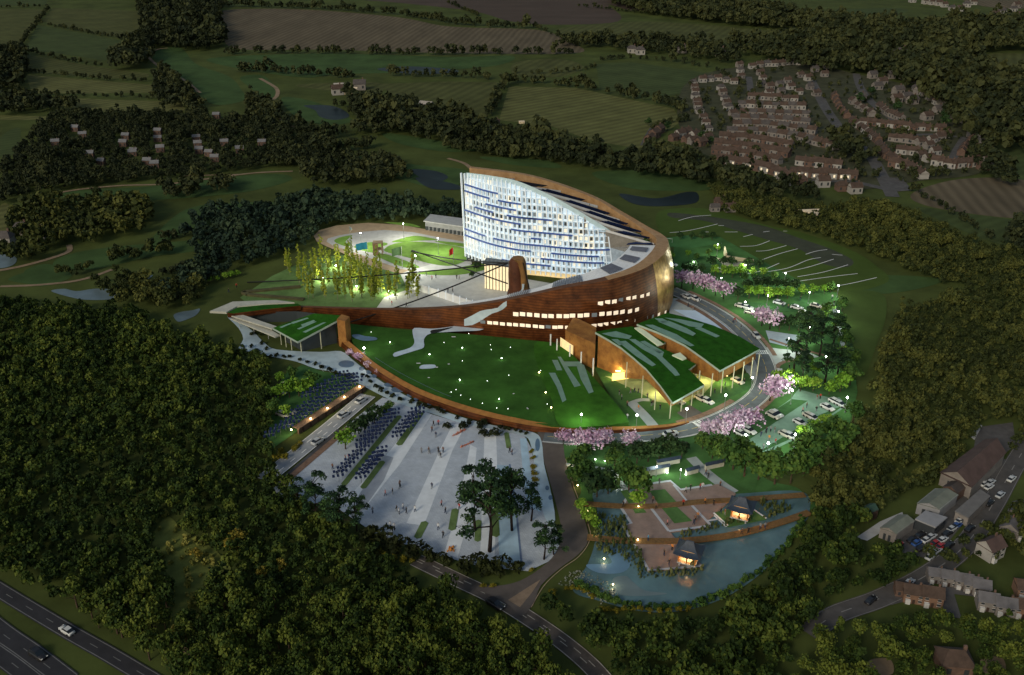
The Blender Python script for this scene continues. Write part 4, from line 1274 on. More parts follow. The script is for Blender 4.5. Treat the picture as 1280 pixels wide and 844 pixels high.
# stations of the ribbon: base x, y | top edge y | thickness | inward lean | material change
ST_ = [(366, 397, 383.5, 1.3, 0.2), (420, 403, 385.5, 1.5, 0.2), (470, 408, 387, 1.6, 0.2), (520, 412, 387, 1.8, 0.3), (570, 416, 384.5, 2.0, 0.5), (610, 420, 379.5, 2.4, .8), (650, 424, 372, 2.6, 1.0), (700, 428, 361, 2.8, 1.5),
       (760, 425, 350, 3.2, 2.0), (808, 410, 336, 4.2, 3.0), (836, 388, 318, 5.0, 3.6), (841, 366, 303, 4.6, 3.2), (832, 350, 294, 4.0, 2.5), (810, 338, 283, 3.4, 2), (779, 329, 266, 3.0, 1.5), (736, 322, 243, 2.6, 1.0), (665, 315, 219, 2.4, .6), (590, 312, 208, 2.4, .4)]
plan = smooth([tuple(G(s[0], s[1]).xy) + tuple(s[2:]) for s in ST_], False, 8)
NP = len(plan)
outer_b, outer_t, inner_t, inner_b = [], [], [], []
for i in range(NP):
    a, b = plan[max(i - 1, 0)], plan[min(i + 1, NP - 1)]
    t = Vector((b[0] - a[0], b[1] - a[1])).normalized()
    nin = Vector((-t.y, t.x))          # inward (left of travel)
    p = Vector(plan[i][:2])
    ty, th, ln = plan[i][2:]
    q = p + nin * ln
    z = ztop((q.x, q.y), ty)
    outer_b.append(Vector((p.x, p.y, 0))); outer_t.append(Vector((q.x, q.y, z)))
    w = q + nin * th
    inner_t.append(Vector((w.x, w.y, z + .05))); inner_b.append(Vector((w.x, w.y, 0)))
RB = empty('spiral_building', G(690, 380), 'spiral office building with a rust copper ribbon rising round a white lit glass facade', 'office building')
IR = 8 * 9   # from here the ribbon is right / behind
mid = [a.lerp(b, .5) + Vector((0, 0, 0)) for a, b in zip(outer_b, outer_t)]
for i in range(NP):      # belly of the wall
    a, b = plan[max(i - 1, 0)], plan[min(i + 1, NP - 1)]
    t = Vector((b[0] - a[0], b[1] - a[1])).normalized()
    mid[i] += Vector((t.y, -t.x, 0)) * plan[i][4] * .35
q1 = [a.lerp(b, .5) + (m - a.lerp(b, .5)) * 0 for a, b, m in zip(outer_b, outer_t, mid)]
mb = MB()
rows = [outer_b, [a.lerp(m, .5) + (m - a.lerp(t, .5)) * .25 for a, m, t in zip(outer_b, mid, outer_t)], mid, [m.lerp(t, .5) + (m - b.lerp(t, .5)) * .25 for b, m, t in zip(outer_b, mid, outer_t)], outer_t]
k0 = 8 * 9 + 3
k1 = 8 * 12
mb.loft([r[:k0 + 1] for r in rows], 0)
mb.loft([r[k0:k1 + 1] for r in rows], 1)
mb.loft([r[k1:] for r in rows], 0)
mb.build('ribbon_wall', [M_RUST, M_SHEEN], RB)
mb = MB()
KS = 8 * 8
mb.loft([outer_t[:KS + 1], inner_t[:KS + 1], inner_b[:KS + 1]], 0, False)
mb.loft([outer_t[KS:], inner_t[KS:], inner_b[KS:]], 1, False)
mb.face([outer_b[0], outer_t[0], inner_t[0], inner_b[0]], 0)
mb.face([inner_b[-1], inner_t[-1], outer_t[-1], outer_b[-1]], 1)
mb.build('ribbon_cap', [M_RUSTTOP, M_SLAT], RB)


def wallpt(x, y, off=0.12, far=False):
    """point on the outer ribbon wall that appears at (x, y)"""
    best = None
    for i in range(0, k1 if not far else NP):
        for s in (0, .25, .5, .75):
            j = min(i + 1, NP - 1)
            b, m, t = outer_b[i].lerp(outer_b[j], s), mid[i].lerp(mid[j], s), outer_t[i].lerp(outer_t[j], s)
            if abs(PX(m)[0] - x) > 14: continue
            for f in range(0, 81):
                f /= 80
                p = (b.lerp(m, f * 2) if f < .5 else m.lerp(t, f * 2 - 1))
                u, v = PX(p)
                d = (u - x) ** 2 + (v - y) ** 2
                if best is None or d < best[0]: best = (d, p, i)
    i = best[2]
    a, c = plan[max(i - 1, 0)], plan[min(i + 1, NP - 1)]
    t = Vector((c[0] - a[0], c[1] - a[1], 0)).normalized()
    return best[1] + Vector((t.y, -t.x, 0)) * off, t


def interp(tab, x):
    for a, b in zip(tab[:-1], tab[1:]):
        if a[0] <= x <= b[0]: return a[1] + (b[1] - a[1]) * (x - a[0]) / (b[0] - a[0])
    return tab[-1][1]


for tab, x0, x1, n in (([(640, 392), (691, 395), (737, 394), (757, 392), (780, 390), (797, 387)], 645, 796, 18), ([(745, 380), (767, 377), (782, 374), (802, 370), (811, 368)], 751, 810, 8),
                       ([(600, 402), (645, 406), (690, 409), (717, 409), (745, 407), (767, 404), (790, 401), (810, 397), (832, 390)], 604, 831, 29)):
    for k in range(n):
        x = x0 + (x1 - x0) * k / (n - 1)
        c, t = wallpt(x, interp(tab, x))
        w, h = (.95, .75) if n < 20 else (.9, .62)
        up = Vector((0, 0, 1))
        mb = MB()
        o = Vector((t.y, -t.x, 0)) * .18
        A = [c - t * w - up * h, c + t * w - up * h, c + t * w + up * h, c - t * w + up * h]
        B = [p - o for p in A]
        mb.face([p + o * .3 for p in A], 0)
        for i in range(4): mb.face([A[i] + o * .3, B[i] - o, B[(i + 1) % 4] - o, A[(i + 1) % 4] + o * .3][::-1], 1)
        mb.build('window', [M_WARMWIN if random.random() > .15 else M_GLASSD, M_SOIL], RB)

# facade
FB = [(583, 326, 222), (612, 337, 226), (645, 345, 233), (680, 349, 248), (708, 352, 263), (735, 354, 279), (755, 354, 291), (768, 353, 300), (777, 351, 307)]
fp = smooth([tuple(G(a, b).xy) + (ztop(G(a, b), c),) for a, b, c in FB], False, 12)
# resample to equal columns
cum = [0.0]
for a, b in zip(fp[:-1], fp[1:]): cum.append(cum[-1] + math.hypot(b[0] - a[0], b[1] - a[1]))
NC = 34


def fsample(s):
    for i in range(len(cum) - 1):
        if cum[i + 1] >= s - 1e-6:
            t = (s - cum[i]) / max(1e-6, cum[i + 1] - cum[i])
            return tuple(fp[i][k] + (fp[i + 1][k] - fp[i][k]) * t for k in range(3))


cols = [fsample(cum[-1] * i / NC) for i in range(NC + 1)]
FN = []
for i in range(NC + 1):
    a, b = cols[max(i - 1, 0)], cols[min(i + 1, NC)]
    t = Vector((b[0] - a[0], b[1] - a[1], 0)).normalized()
    FN.append(Vector((t.y, -t.x, 0)))
Z0, FH = 3.6, 2.75
NF = 14
nfl = [max(1, int(round((c[2] - Z0) / FH))) for c in cols]
lean = lambda z: -0.028 * z                  # the skin leans back a little


def FP(i, z, off=0.0):
    return Vector((cols[i][0], cols[i][1], z)) + FN[i] * (off + lean(z))


ZT = [max(Z0 + 1.0, c[2]) for c in cols]
for f in range(NF + 1):
    z0 = Z0 + f * FH
    ids = [i for i in range(NC) if max(ZT[i], ZT[i + 1]) > z0 + .4]
    if not ids: continue
    mb = MB(); ms = MB()
    for i in ids:
        za, zb = min(z0 + FH, max(ZT[i], z0 + .05)), min(z0 + FH, max(ZT[i + 1], z0 + .05))
        full = za > z0 + FH - .01 and zb > z0 + FH - .01
        r = random.random()
        warm = .16 if (f + i * 3) % 7 < 2 else .04
        mb.face([FP(i, z0), FP(i + 1, z0), FP(i + 1, zb), FP(i, za)], 1 if r < warm else (4 if r > .62 else 0))
        r2 = random.random()
        w = lambda s, t_, o: (FP(i, z0 + FH * t_, o) * (1 - s) + FP(i + 1, z0 + FH * t_, o) * s)
        mm = 2 if r2 < .55 else (3 if r2 < .78 else 1)
        if full: mb.face([w(.26, .26, .06), w(.8, .26, .06), w(.8, .8, .06), w(.26, .8, .06)], mm)
        ms.face([FP(i, z0 - .02, .0), FP(i, z0 - .02, .75), FP(i + 1, z0 - .02, .75), FP(i + 1, z0 - .02, 0)][::-1], 0)
        ms.face([FP(i, z0 + .16, .0), FP(i, z0 + .16, .75), FP(i + 1, z0 + .16, .75), FP(i + 1, z0 + .16, 0)], 0)
        ms.face([FP(i, z0 - .02, .75), FP(i, z0 + .16, .75), FP(i + 1, z0 + .16, .75), FP(i + 1, z0 - .02, .75)][::-1], 0)
    o = mb.build('window_band', [M_GLASSW, M_GLASSH, M_GLASSD, M_GLASSK, M_GLASSM], RB)
    ms.build('floor_slab', M_FINGLOW, RB)
for i in range(NC + 1):
    zt = ZT[i] + 1.2
    mb = MB()
    t = Vector((-FN[i].y, FN[i].x, 0)) * .2
    sl = t * 3.6
    P = [FP(i, Z0 - 1.5, .8) - t, FP(i, Z0 - 1.5, .8) + t, FP(i, Z0 - 1.5, .02) + t, FP(i, Z0 - 1.5, .02) - t]
    Q = [FP(i, zt, .8) - t - sl * 4, FP(i, zt, .8) + t - sl * 4, FP(i, zt, .02) + t - sl * 4, FP(i, zt, .02) - t - sl * 4]
    mb.face(P[::-1]); mb.face(Q)
    for k in range(4): mb.face([P[k], P[(k + 1) % 4], Q[(k + 1) % 4], Q[k]])
    mb.build('fin', M_FINGLOW, RB)
# blue sunshades: (first bay, last bay, floor)
for a, b, f in ((0, 9, 11), (0, 7, 10), (9, 14, 10), (6, 13, 9), (3, 8, 8), (0, 14, 7), (11, 17, 8), (14, 20, 8), (12, 24, 6), (0, 6, 4), (0, 16, 3), (8, 27, 4), (20, 29, 3), (16, 18, 5), (24, 31, 4), (18, 30, 2), (10, 20, 1)):
    b = min(b, NC)
    bays = [i for i in range(a, b + 1) if ZT[i] > Z0 + f * FH]
    if len(bays) < 2: continue
    mb = MB()
    z = Z0 + f * FH
    up = [FP(i, z + .3, 1.15) for i in bays]; lo = [FP(i, z - .32, 1.15) for i in bays]
    upb = [FP(i, z + .3, .8) for i in bays]; lob = [FP(i, z - .32, .8) for i in bays]
    mb.loft([lob, lo, up, upb], 0, False)
    mb.build('sunshade', M_BLUE, RB)
# glass balustrade along the stepped top, lit podium and dark soffit
mb = MB()
for i in range(NC):
    mb.face([FP(i, ZT[i], .1), FP(i + 1, ZT[i + 1], .1), FP(i + 1, ZT[i + 1] + 1.9, .1), FP(i, ZT[i] + 1.9, .1)], 0)
mb.build('top_balustrade', mat('balustrade_glass', (0.42, 0.55, 0.58), 0.2, 0.1, 0.6, emit=0.05, ecol=(.7, .9, 1)), RB)
mb = MB()
for i in range(NC):
    mb.face([FP(i, 0, -3), FP(i + 1, 0, -3), FP(i + 1, Z0, -3), FP(i, Z0, -3)], 0 if 10 <= i <= 24 else 1)
    mb.face([FP(i, Z0 - .03, -3), FP(i + 1, Z0 - .03, -3), FP(i + 1, Z0 - .03, .2), FP(i, Z0 - .03, .2)], 1)
mb.build('podium', [M_WARMGL, M_GLASSK], RB)
# left end wall of the slab block between facade and ribbon
e0, e1 = Vector((cols[0][0], cols[0][1], 0)), inner_b[-1]
zt = ZT[0]
mb = MB()
a, b, c, d = FP(0, 0, -.05), Vector((e1.x, e1.y, 0)), Vector((e1.x, e1.y, inner_t[-1].z - 2)), FP(0, zt, -.05)
mb.face([b, a, d, c])
mb.build('end_wall', mat('end_wall_glass', (0.3, 0.38, 0.42), 0.3, 0.15, 0.4, emit=0.08, ecol=(.7, .85, 1)), RB)

# roof terraces stepping down between facade and ribbon
ib = [(inner_t[k], inner_b[k]) for k in range(8 * 11, NP)][::-1]      # from the peak round to the right end
NT = 8
def fac(s): return fsample(cum[-1] * min(max(s, 0), 1))
def rib(s):
    x = s * (len(ib) - 1)
    k = min(int(x), len(ib) - 2)
    return ib[k][0].lerp(ib[k + 1][0], x - k)
for k in range(NT):
    s0, s1 = k / NT, (k + 1) / NT
    m = 5
    F = [fac(s0 + (s1 - s0) * j / m) for j in range(m + 1)]
    Rr = [rib(s0 + (s1 - s0) * j / m) for j in range(m + 1)]
    zf = min(F[0][2], F[-1][2]) - .1
    zr = min(Rr[0].z, Rr[-1].z) - 3.2
    mb = MB()
    top, bot = [], []
    fr = [Vector((p[0], p[1], zf)) + Vector((0, 0, 0)) for p in F]
    rr = [Vector((p.x, p.y, zr)) for p in Rr]
    fi = [a.lerp(b, .04) for a, b in zip(fr, rr)]
    ri = [a.lerp(b, .985) for a, b in zip(fr, rr)]
    mb.loft([fi, ri], 0, False)
    dn = Vector((0, 0, -6))
    for side in (0, -1):
        mb.face([fi[side], ri[side], ri[side] + dn, fi[side] + dn] if side == -1 else [ri[side], fi[side], fi[side] + dn, ri[side] + dn], 1)
        mb.face(([fi[side], ri[side], ri[side] + dn, fi[side] + dn] if side == 0 else [ri[side], fi[side], fi[side] + dn, ri[side] + dn]), 1)
    tr = mb.build('roof_terrace', [M_GREY, mat('terrace_glazing', (0.16, 0.155, 0.15), 0.4, 0.4, 0.35, emit=0.06, ecol=(1, .85, .6))], RB)
    if k == NT - 1: tr.data.materials[1] = mat('end_glazing', (.42, .47, .5), .35, .3, .5, emit=.07, ecol=(.75, .9, 1))
    # parapet band along the lower side
    mb = MB()
    mb.loft([[fi[-1] + Vector((0, 0, .02)), ri[-1] + Vector((0, 0, .02))], [fi[-1] + Vector((0, 0, 1.0)), ri[-1] + Vector((0, 0, 1.0))]], 0, False)
    a_ = (fi[-2] - fi[-1]) * .25; b_ = (ri[-2] - ri[-1]) * .25
    mb.loft([[fi[-1] + Vector((0, 0, 1.0)), ri[-1] + Vector((0, 0, 1.0))], [fi[-1] + a_ + Vector((0, 0, 1.0)), ri[-1] + b_ + Vector((0, 0, 1.0))]], 0, False)
    mb.build('terrace_parapet', mat('parapet_grey', (0.6, 0.61, 0.62), 0.7, 0.1, 0.4), tr)
    if k >= 1:
        mb = MB()
        for r in range(5):
            u0, u1 = .06 + r * .15, .06 + r * .15 + .13
            L = [fi[0].lerp(ri[0], .42), fi[0].lerp(ri[0], .94), fi[-1].lerp(ri[-1], .42), fi[-1].lerp(ri[-1], .94)]
            P = [L[0].lerp(L[2], u0), L[1].lerp(L[3], u0), L[1].lerp(L[3], u1), L[0].lerp(L[2], u1)]
            P = [p + Vector((0, 0, .9 + r * .25 if q < 2 else 1.7 + r * .25)) for q, p in enumerate(P)]
            mb.face(P); mb.face([p - Vector((0, 0, .08)) for p in P][::-1])
        mb.build('solar_array', M_PV, tr)
    q_, t_ = [], []
    for j in range(7):
        q, t = LOD_F[j % 6]
        c = (ri[0].lerp(ri[-1], random.random())).lerp(fi[0].lerp(fi[-1], .5), .03 + .1 * random.random())
        rr_ = random.uniform(.4, .8)
        q_.append(q * rr_ + np.array([c.x, c.y, c.z]) - np.array(list(RB.location))); t_.append(t)
    o = bpy.data.objects.new('planting', quadmesh('planting', np.concatenate(q_), np.concatenate(t_), L_GARD)); COL.objects.link(o); o.parent = RB

# ring roof behind the front of the ribbon: pale glass roof with solar rows
def inw(i, d, dz):
    a, b = plan[max(i - 1, 0)], plan[min(i + 1, NP - 1)]
    t = Vector((b[0] - a[0], b[1] - a[1], 0)).normalized()
    return Vector((inner_t[i].x - t.y * d, inner_t[i].y + t.x * d, inner_t[i].z + dz))
I0, I1 = 8 * 4, 8 * 11
wd = lambda i: 6.0 + 4.0 * min(1, max(0, (i - 8 * 5) / 24.0))
mb = MB()
e = [inw(i, .05, -1.0) for i in range(I0, I1)]
f = [inw(i, wd(i), -1.4) for i in range(I0, I1)]
mb.loft([e, f], 0, False)
mb.loft([f, [Vector((p.x, p.y, 0)) for p in f]], 0, False)
m_ = mat('white_roof', (0.76, 0.78, 0.78), 0.55, 0.12, 1.2)
mb.build('ring_roof', m_, RB)
for (ia, ib_) in ((44, 49), (54, 60), (66, 70), (74, 77), (81, 84)):
    mb = MB()
    n = (ib_ - ia) * 2
    for k in range(n):
        s = ia + (ib_ - ia) * k / n
        i = int(s); fr_ = s - i
        w = wd(i)
        A = inw(i, w * .22, -.75).lerp(inw(i + 1, w * .22, -.75), fr_); B = inw(i, w * .85, -.75).lerp(inw(i + 1, w * .85, -.75), fr_)
        t = (inner_t[i + 1] - inner_t[i]); t.z = 0; t = t / 2 * .6
        mb.face([A, A + t + Vector((0, 0, .3)), B + t + Vector((0, 0, .3)), B])
    mb.build('solar_array', M_PVG, RB)

# courtyard floor and white screen wall
sheet('courtyard', [(500, 342), (540, 330), (585, 330), (640, 346), (700, 356), (740, 352), (760, 340), (700, 366), (640, 382), (560, 386), (500, 384), (470, 386), (480, 372), (510, 362)], 0.12, mat('courtyard_stone', (0.5, 0.51, 0.48), 0.7, 0.12, 0.3), False)
sheet('grove_lawn', [(300, 372), (340, 345), (390, 322), (440, 318), (500, 340), (520, 358), (500, 372), (480, 388), (420, 386), (366, 384), (310, 380)], 0.1, grassmat('grove_grass', (0.11, 0.19, 0.06), 0.3, 0.15), False)
sw = wpath([(516, 362), (548, 372), (575, 381), (596, 388)], 0, True, 6)
mb = MB()
for a, b in zip(sw[:-1], sw[1:]):
    d = (b - a).normalized(); nn = Vector((-d.y, d.x, 0)) * .12
    mb.prism([((a + nn).x, (a + nn).y), ((b + nn).x, (b + nn).y), ((b - nn).x, (b - nn).y), ((a - nn).x, (a - nn).y)], 0.1, 3.2)
SWL = empty('screen_wall', sw[0], 'low white screen wall at the front edge of the courtyard', 'wall')
mb.build('panel', M_WHITEC, SWL)
for p in sw[::2]:
    mb = MB(); mb.box((p.x, p.y, .1), (.4, .4, 3.6)); mb.build('post', M_FINGLOW, SWL)

# lit glass lobby box under the facade
LB = empty('glass_lobby', G(618, 358), 'tan lit glass lobby box with a dark flat roof below the tower', 'lobby')
base = [G(606, 361), G(634, 365), G(637, 359), G(610, 355)]
zz = ztop(base[0], 330)
mb = MB(); mb.prism([(p.x, p.y) for p in base], 0.1, zz); mb.build('glass_wall', [mat('lobby_glass', (0.62, 0.5, 0.3), 0.3, 0.3, 1.0, emit=0.5, ecol=(1, .82, .5))], LB)
c = sum(base, Vector()) / 4
mb = MB(); mb.prism([((p - c) * 1.12 + c).xy[:] for p in base], zz, zz + .6); mb.build('roof', M_GLASSK, LB)
for k in range(7):
    p = base[0].lerp(base[1], (k + .5) / 7); mb = MB(); mb.box((p.x, p.y - .15, .1), (.3, .25, zz - .1)); mb.build('mullion', mat('mullion_dark', (0.12, 0.1, 0.06), 0.6, 0.1, 1), LB)

# rock-like rust pylon and cables
pb_ = G(645, 386)
PYL = empty('pylon', pb_, 'brown rocky pylon rising out of the copper ribbon, with black cables tied to it', 'pylon')
zt = ztop(pb_, 322)
def ring(cx, w, d, z, n=10, sk=0):
    g = random.Random(int(z * 10))
    return [Vector((cx + math.cos(a) * w * (1 + .12 * (g.random() - .5)), pb_.y + sk + math.sin(a) * d * (1 + .12 * (g.random() - .5)), z)) for a in [2 * math.pi * k / n for k in range(n)]]
k_ = S(372)
mb = MB()
rows = []
for z, x0, x1, d in ((0, 634, 668, 5), (zt * .3, 635, 667, 4.4), (zt * .42, 636, 658, 3.4), (zt * .7, 636, 656, 3.0), (zt * .93, 636, 655, 2.8), (zt, 640, 653, 2)):
    w = (x1 - x0) / 2 / k_
    cx = pb_.x + ((x0 + x1) / 2 - 645) / k_
    rows.append(ring(cx, w, d, z))
mb.loft(rows, 0, True, True); mb.face(rows[-1], 1)
mb.build('shaft', [mat('pylon_brown', (0.075, 0.024, 0.01), 0.7, 0.35, 0.4), M_PATH], PYL)
mb = MB()
rows = []
for z, x0, x1 in ((0, 652, 670), (zt * .3, 652, 669), (zt * .44, 650, 661), (zt * .7, 650, 658.5), (zt * .95, 646, 657), (zt * 1.02, 640, 655)):
    cx = pb_.x + ((x0 + x1) / 2 - 645) / k_
    rows.append(ring(cx, (x1 - x0) / 2 / k_, 2.8, z, 8, -1.6))
mb.loft(rows, 0, True, True); mb.face(rows[-1], 0)
mb.build('tan_ridge', mat('pylon_tan', (0.22, 0.115, 0.035), 0.75, 0.3, 0.5), PYL)
top = Vector((pb_.x - 3, pb_.y - 1.5, ztop(pb_, 327)))
top2 = Vector((pb_.x - 3.2, pb_.y - 2, ztop(pb_, 352)))
M_CABLE = mat('black_cable', (0.004, 0.004, 0.004), 0.6, 0)
for lab, P, e in (('black cable running from the pylon to the left meadow', top, G(309, 353, .3)), ('black cable running from the pylon top to the track lawn', top, G(514, 314, .3)), ('black cable running from the pylon down across the ribbon to the dark lawn', top, G(437, 403, 2.8)),
                  ('black cable running from the pylon foot to the track lawn', top2, G(515, 313, .3))):
    mb = MB()
    pts = [P.lerp(e, k / 16) - Vector((0, 0, 1.2 * math.sin(math.pi * k / 16) if 'foot' not in lab else 0)) for k in range(17)]
    mb.tube(pts, .26, 5)
    tag(mb.build('cable', M_CABLE), lab, 'cable')
mb = MB()
lp = [(652, 328), (655, 340), (657, 350), (659, 356), (660, 366)]
mb.tube([Vector((pb_.x + (x - 645) / k_ + .3, pb_.y - 4.8, ztop((0, pb_.y - 4.8), y))) for x, y in lp], .2, 5)
mb.build('ladder', M_CABLE, PYL)

# dark lawn in front with a rust rim
LAWN_Z = 2.4
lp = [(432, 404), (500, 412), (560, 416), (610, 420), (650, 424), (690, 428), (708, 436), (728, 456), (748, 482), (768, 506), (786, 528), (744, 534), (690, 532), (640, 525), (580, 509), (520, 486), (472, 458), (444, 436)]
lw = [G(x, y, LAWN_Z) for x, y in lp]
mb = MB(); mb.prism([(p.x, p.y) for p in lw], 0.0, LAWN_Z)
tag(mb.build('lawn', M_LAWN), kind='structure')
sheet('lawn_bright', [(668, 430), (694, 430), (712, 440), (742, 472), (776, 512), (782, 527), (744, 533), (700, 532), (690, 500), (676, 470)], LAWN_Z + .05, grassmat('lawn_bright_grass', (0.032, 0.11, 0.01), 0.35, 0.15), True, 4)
for p in ([(690, 450), (697, 450), (703, 463), (696, 463)], [(686, 466), (694, 466), (702, 482), (708, 500), (703, 503), (696, 484)], [(697, 446), (701, 446), (726, 482), (718, 484)], [(705, 452), (726, 452), (729, 458), (709, 458)], [(720, 455), (730, 456), (742, 490), (736, 492), (726, 474)]):
    sheet('paving_strip', p, LAWN_Z + .1, M_SKYL, False)
rw = smooth([(422, 430), (444, 449), (470, 470), (520, 499), (580, 521), (640, 536), (690, 542), (760, 543), (830, 538), (862, 530)], False, 8)
RIM = empty('rust_rim', G(640, 531), 'rust coloured rim wall curving along the front of the dark lawn', 'wall')
path = [G(x, y) for x, y in rw]
mb = MB()
n = len(path)
hs = [2.9 - 2.3 * max(0, (k - n * .55) / (n * .45)) for k in range(n)]
wi = [1.9 - .9 * max(0, (k - n * .55) / (n * .45)) for k in range(n)]
a, b = path, offs(path, wi)
mb.loft([a, [p + Vector((0, 0, h * .75)) for p, h in zip(offs(path, .25), hs)]], 0, False)
mb.build('wall_face', M_RUST, RIM)
mb = MB()
mb.loft([[p + Vector((0, 0, h * .75)) for p, h in zip(offs(path, .25), hs)], [p + Vector((0, 0, h)) for p, h in zip(b, hs)], [p for p in b]], 0, False)
mb.build('coping', mat('rust_coping', (0.26, 0.12, 0.03), 0.7, 0.25, 0.5), RIM)
# stream over the ribbon and across the lawn
M_STR = watermat('stream_water', (0.46, 0.56, 0.62), .35, .4, .1)
sheet('stream', [(588, 404), (604, 400), (608, 408), (600, 413), (580, 414), (560, 415), (538, 417), (530, 424), (530, 434), (520, 438), (504, 443), (493, 446), (493, 441), (512, 435), (518, 428), (516, 418), (518, 410), (540, 411), (566, 408)], LAWN_Z + .06, M_STR, True, 3)
mb = MB()
wp = [(580, 403, 1.3), (590, 400, 1.9), (600, 395, 2.0), (608, 391.5, 1.5), (615, 389, .9), (622, 387, .8), (628, 383, 1.2), (634, 379, 1.0)]
L_, R_ = [], []
for x, y, w in wp:
    p, t = wallpt(x, y, .22)
    L_.append(p + Vector((0, 0, w))); R_.append(p - Vector((0, 0, w)))
mb.loft([R_, L_], 0, False)
tag(mb.build('waterfall', M_STR), 'pale water spilling over the copper ribbon onto the lawn', 'waterfall')
mb = MB()
k2 = lambda x, y, dy: Vector((pb_.x + (x - 645) / k_ * (pb_.y - dy) / pb_.y, pb_.y - dy, ztop((0, pb_.y - dy), y)))
mb.loft([[k2(634, 380, 5.6), k2(641, 376, 5.5), k2(648, 370, 5.4), k2(654, 362, 5.3), k2(655, 355, 5.2)], [k2(636, 375, 5.6), k2(643, 371, 5.5), k2(649, 366, 5.4), k2(652, 361, 5.3), k2(652, 355, 5.2)]], 0, False)
tag(mb.build('waterfall', M_STR), 'thin pale water running down the face of the brown pylon', 'waterfall')
sheet('pool', [(440, 419), (448, 418), (456, 420), (470, 422), (470, 425), (456, 426), (444, 423)], LAWN_Z + .08, M_POOL)
sheet('pool', [(525, 458), (530, 456), (543, 456), (543, 460), (526, 461)], LAWN_Z + .08, M_STR)
sheet('pool', [(539, 413), (552, 411), (566, 409), (552, 414), (540, 417)], LAWN_Z + .12, M_DARKW)
for (x, y, w) in ((435, 406, 5), (523, 454, 5), (546, 459, 3), (567, 421, 5), (561, 455, 2.5), (536, 472, 2.5), (660, 511, 1.5), (642, 492, 2), (659, 510, 1.5)):
    sheet('field_line', [(x - w / 2, y - .3), (x + w / 2, y - .3), (x + w / 2, y + .5), (x - w / 2, y + .5)], LAWN_Z + .14, M_WHITE, False)
p = wpath([(469, 447), (500, 466), (540, 486), (564, 496)], LAWN_Z + .15)
mb = MB(); strip(mb, p, -.07, .07); tag(mb.build('lawn_edging', mat('edging_steel', (.12, .16, .2), .5, .1, 1)), kind='structure')


def plane3(A, B, C):
    a, b, c = G(*A), G(*B), G(*C)
    n = (b - a).cross(c - a).normalized()
    o = Vector((0, 0, CAMH))
    def f(x, y, off=0.0):
        d = (G(x, y, 0) - o)
        t = (a + Vector((0, 0, off)) - o).dot(n) / d.dot(n)
        return o + d * t
    return f


def grass_hall(name, label, pl, roofpx, strips, z0f, colspx, wallin=.93, pale=()):
    roof = [pl(x, y) for x, y in roofpx]
    c = sum(roof, Vector()) / len(roof)
    H = empty(name, Vector((c.x, c.y, 0)), label, 'hall')
    mb = MB()
    mb.prism([(p.x, p.y) for p in roof], [p.z - .75 for p in roof], [p.z for p in roof], 1, 0)
    rf = mb.build('grass_roof', [M_ROOFG, M_FASC], H)
    mb = MB()
    for s in strips:
        mb.face([pl(x, y, .07) for x, y in s])
    sk = mb.build('roof_strips', M_SKYL, rf)
    for s in pale:
        mb = MB()
        P = [pl(x, y, .09) for x, y in s]
        mb.prism([(p.x, p.y) for p in P], [p.z for p in P], [p.z + .4 for p in P])
        mb.build('skylight', mat('skylight_cream', (.5, .56, .4), .5, .1, .5, emit=.06, ecol=(.9, 1, .7)), rf)
    mb = MB()
    W = [(p - c) * wallin + c for p in roof]
    zb = [z0f(k, p.z) for k, p in enumerate(W)]
    mb.prism([(p.x, p.y) for p in W], zb, [p.z - .6 - .0 for p in W])
    mb.build('timber_wall', M_WOOD, H)
    for (x, y) in colspx:
        g = G(x, y)
        # height of the roof above this spot
        n = (roof[1] - roof[0]).cross(roof[2] - roof[0])
        zr = roof[0].z - ((g.x - roof[0].x) * n.x + (g.y - roof[0].y) * n.y) / n.z
        mb = MB(); mb.cyl((g.x, g.y, 0), .17, max(1, zr - .75), 8); mb.build('column', mat('column_cream', (.5, .5, .36), .5, .1, 1), H)
    return H, roof, c


pl1 = plane3((744, 415, 13.0), (841, 503, 6.3), (880, 481, 6.3))
H1, r1, c1 = grass_hall('grass_roofed_hall', 'timber hall with sloping grass roof, nearest to the lamp lit lawn', pl1,
                        [(744, 415), (760, 424), (776, 434), (792, 447), (808, 461), (825, 481), (841, 503), (880, 481), (861, 462), (870, 455), (836, 439), (820, 433), (832, 428), (802, 413), (790, 408), (764, 411)],
                        [[(752, 417), (770, 414), (790, 420), (786, 424), (765, 421)], [(772, 427), (782, 426), (800, 440), (820, 456), (815, 458), (796, 446)], [(786, 424), (794, 424), (812, 435), (830, 440), (828, 446), (845, 462), (850, 469), (844, 470), (820, 446), (802, 436)], [(764, 424), (772, 424), (780, 430), (774, 432)], [(800, 427), (806, 426), (830, 440), (824, 442)]],
                        lambda k, z: {0: 0, 1: 0, 2: 0.0, 3: z - 5.6, 4: z - 4.2, 5: z - 3.2, 6: z - 2.6, 7: z - 2.6, 8: z - 2.8, 9: z - 3.5}.get(k, 0),
                        [(782, 485), (802, 498), (818, 513), (837, 524), (851, 515), (864, 508), (878, 500), (868, 490)], .94,
                        [[(793, 411), (800, 410), (829, 431), (822, 433)], [(840, 445), (850, 442), (858, 449), (853, 451)]])
pl2 = plane3((807, 411, 13.0), (900, 463, 9.0), (950, 436, 9.0))
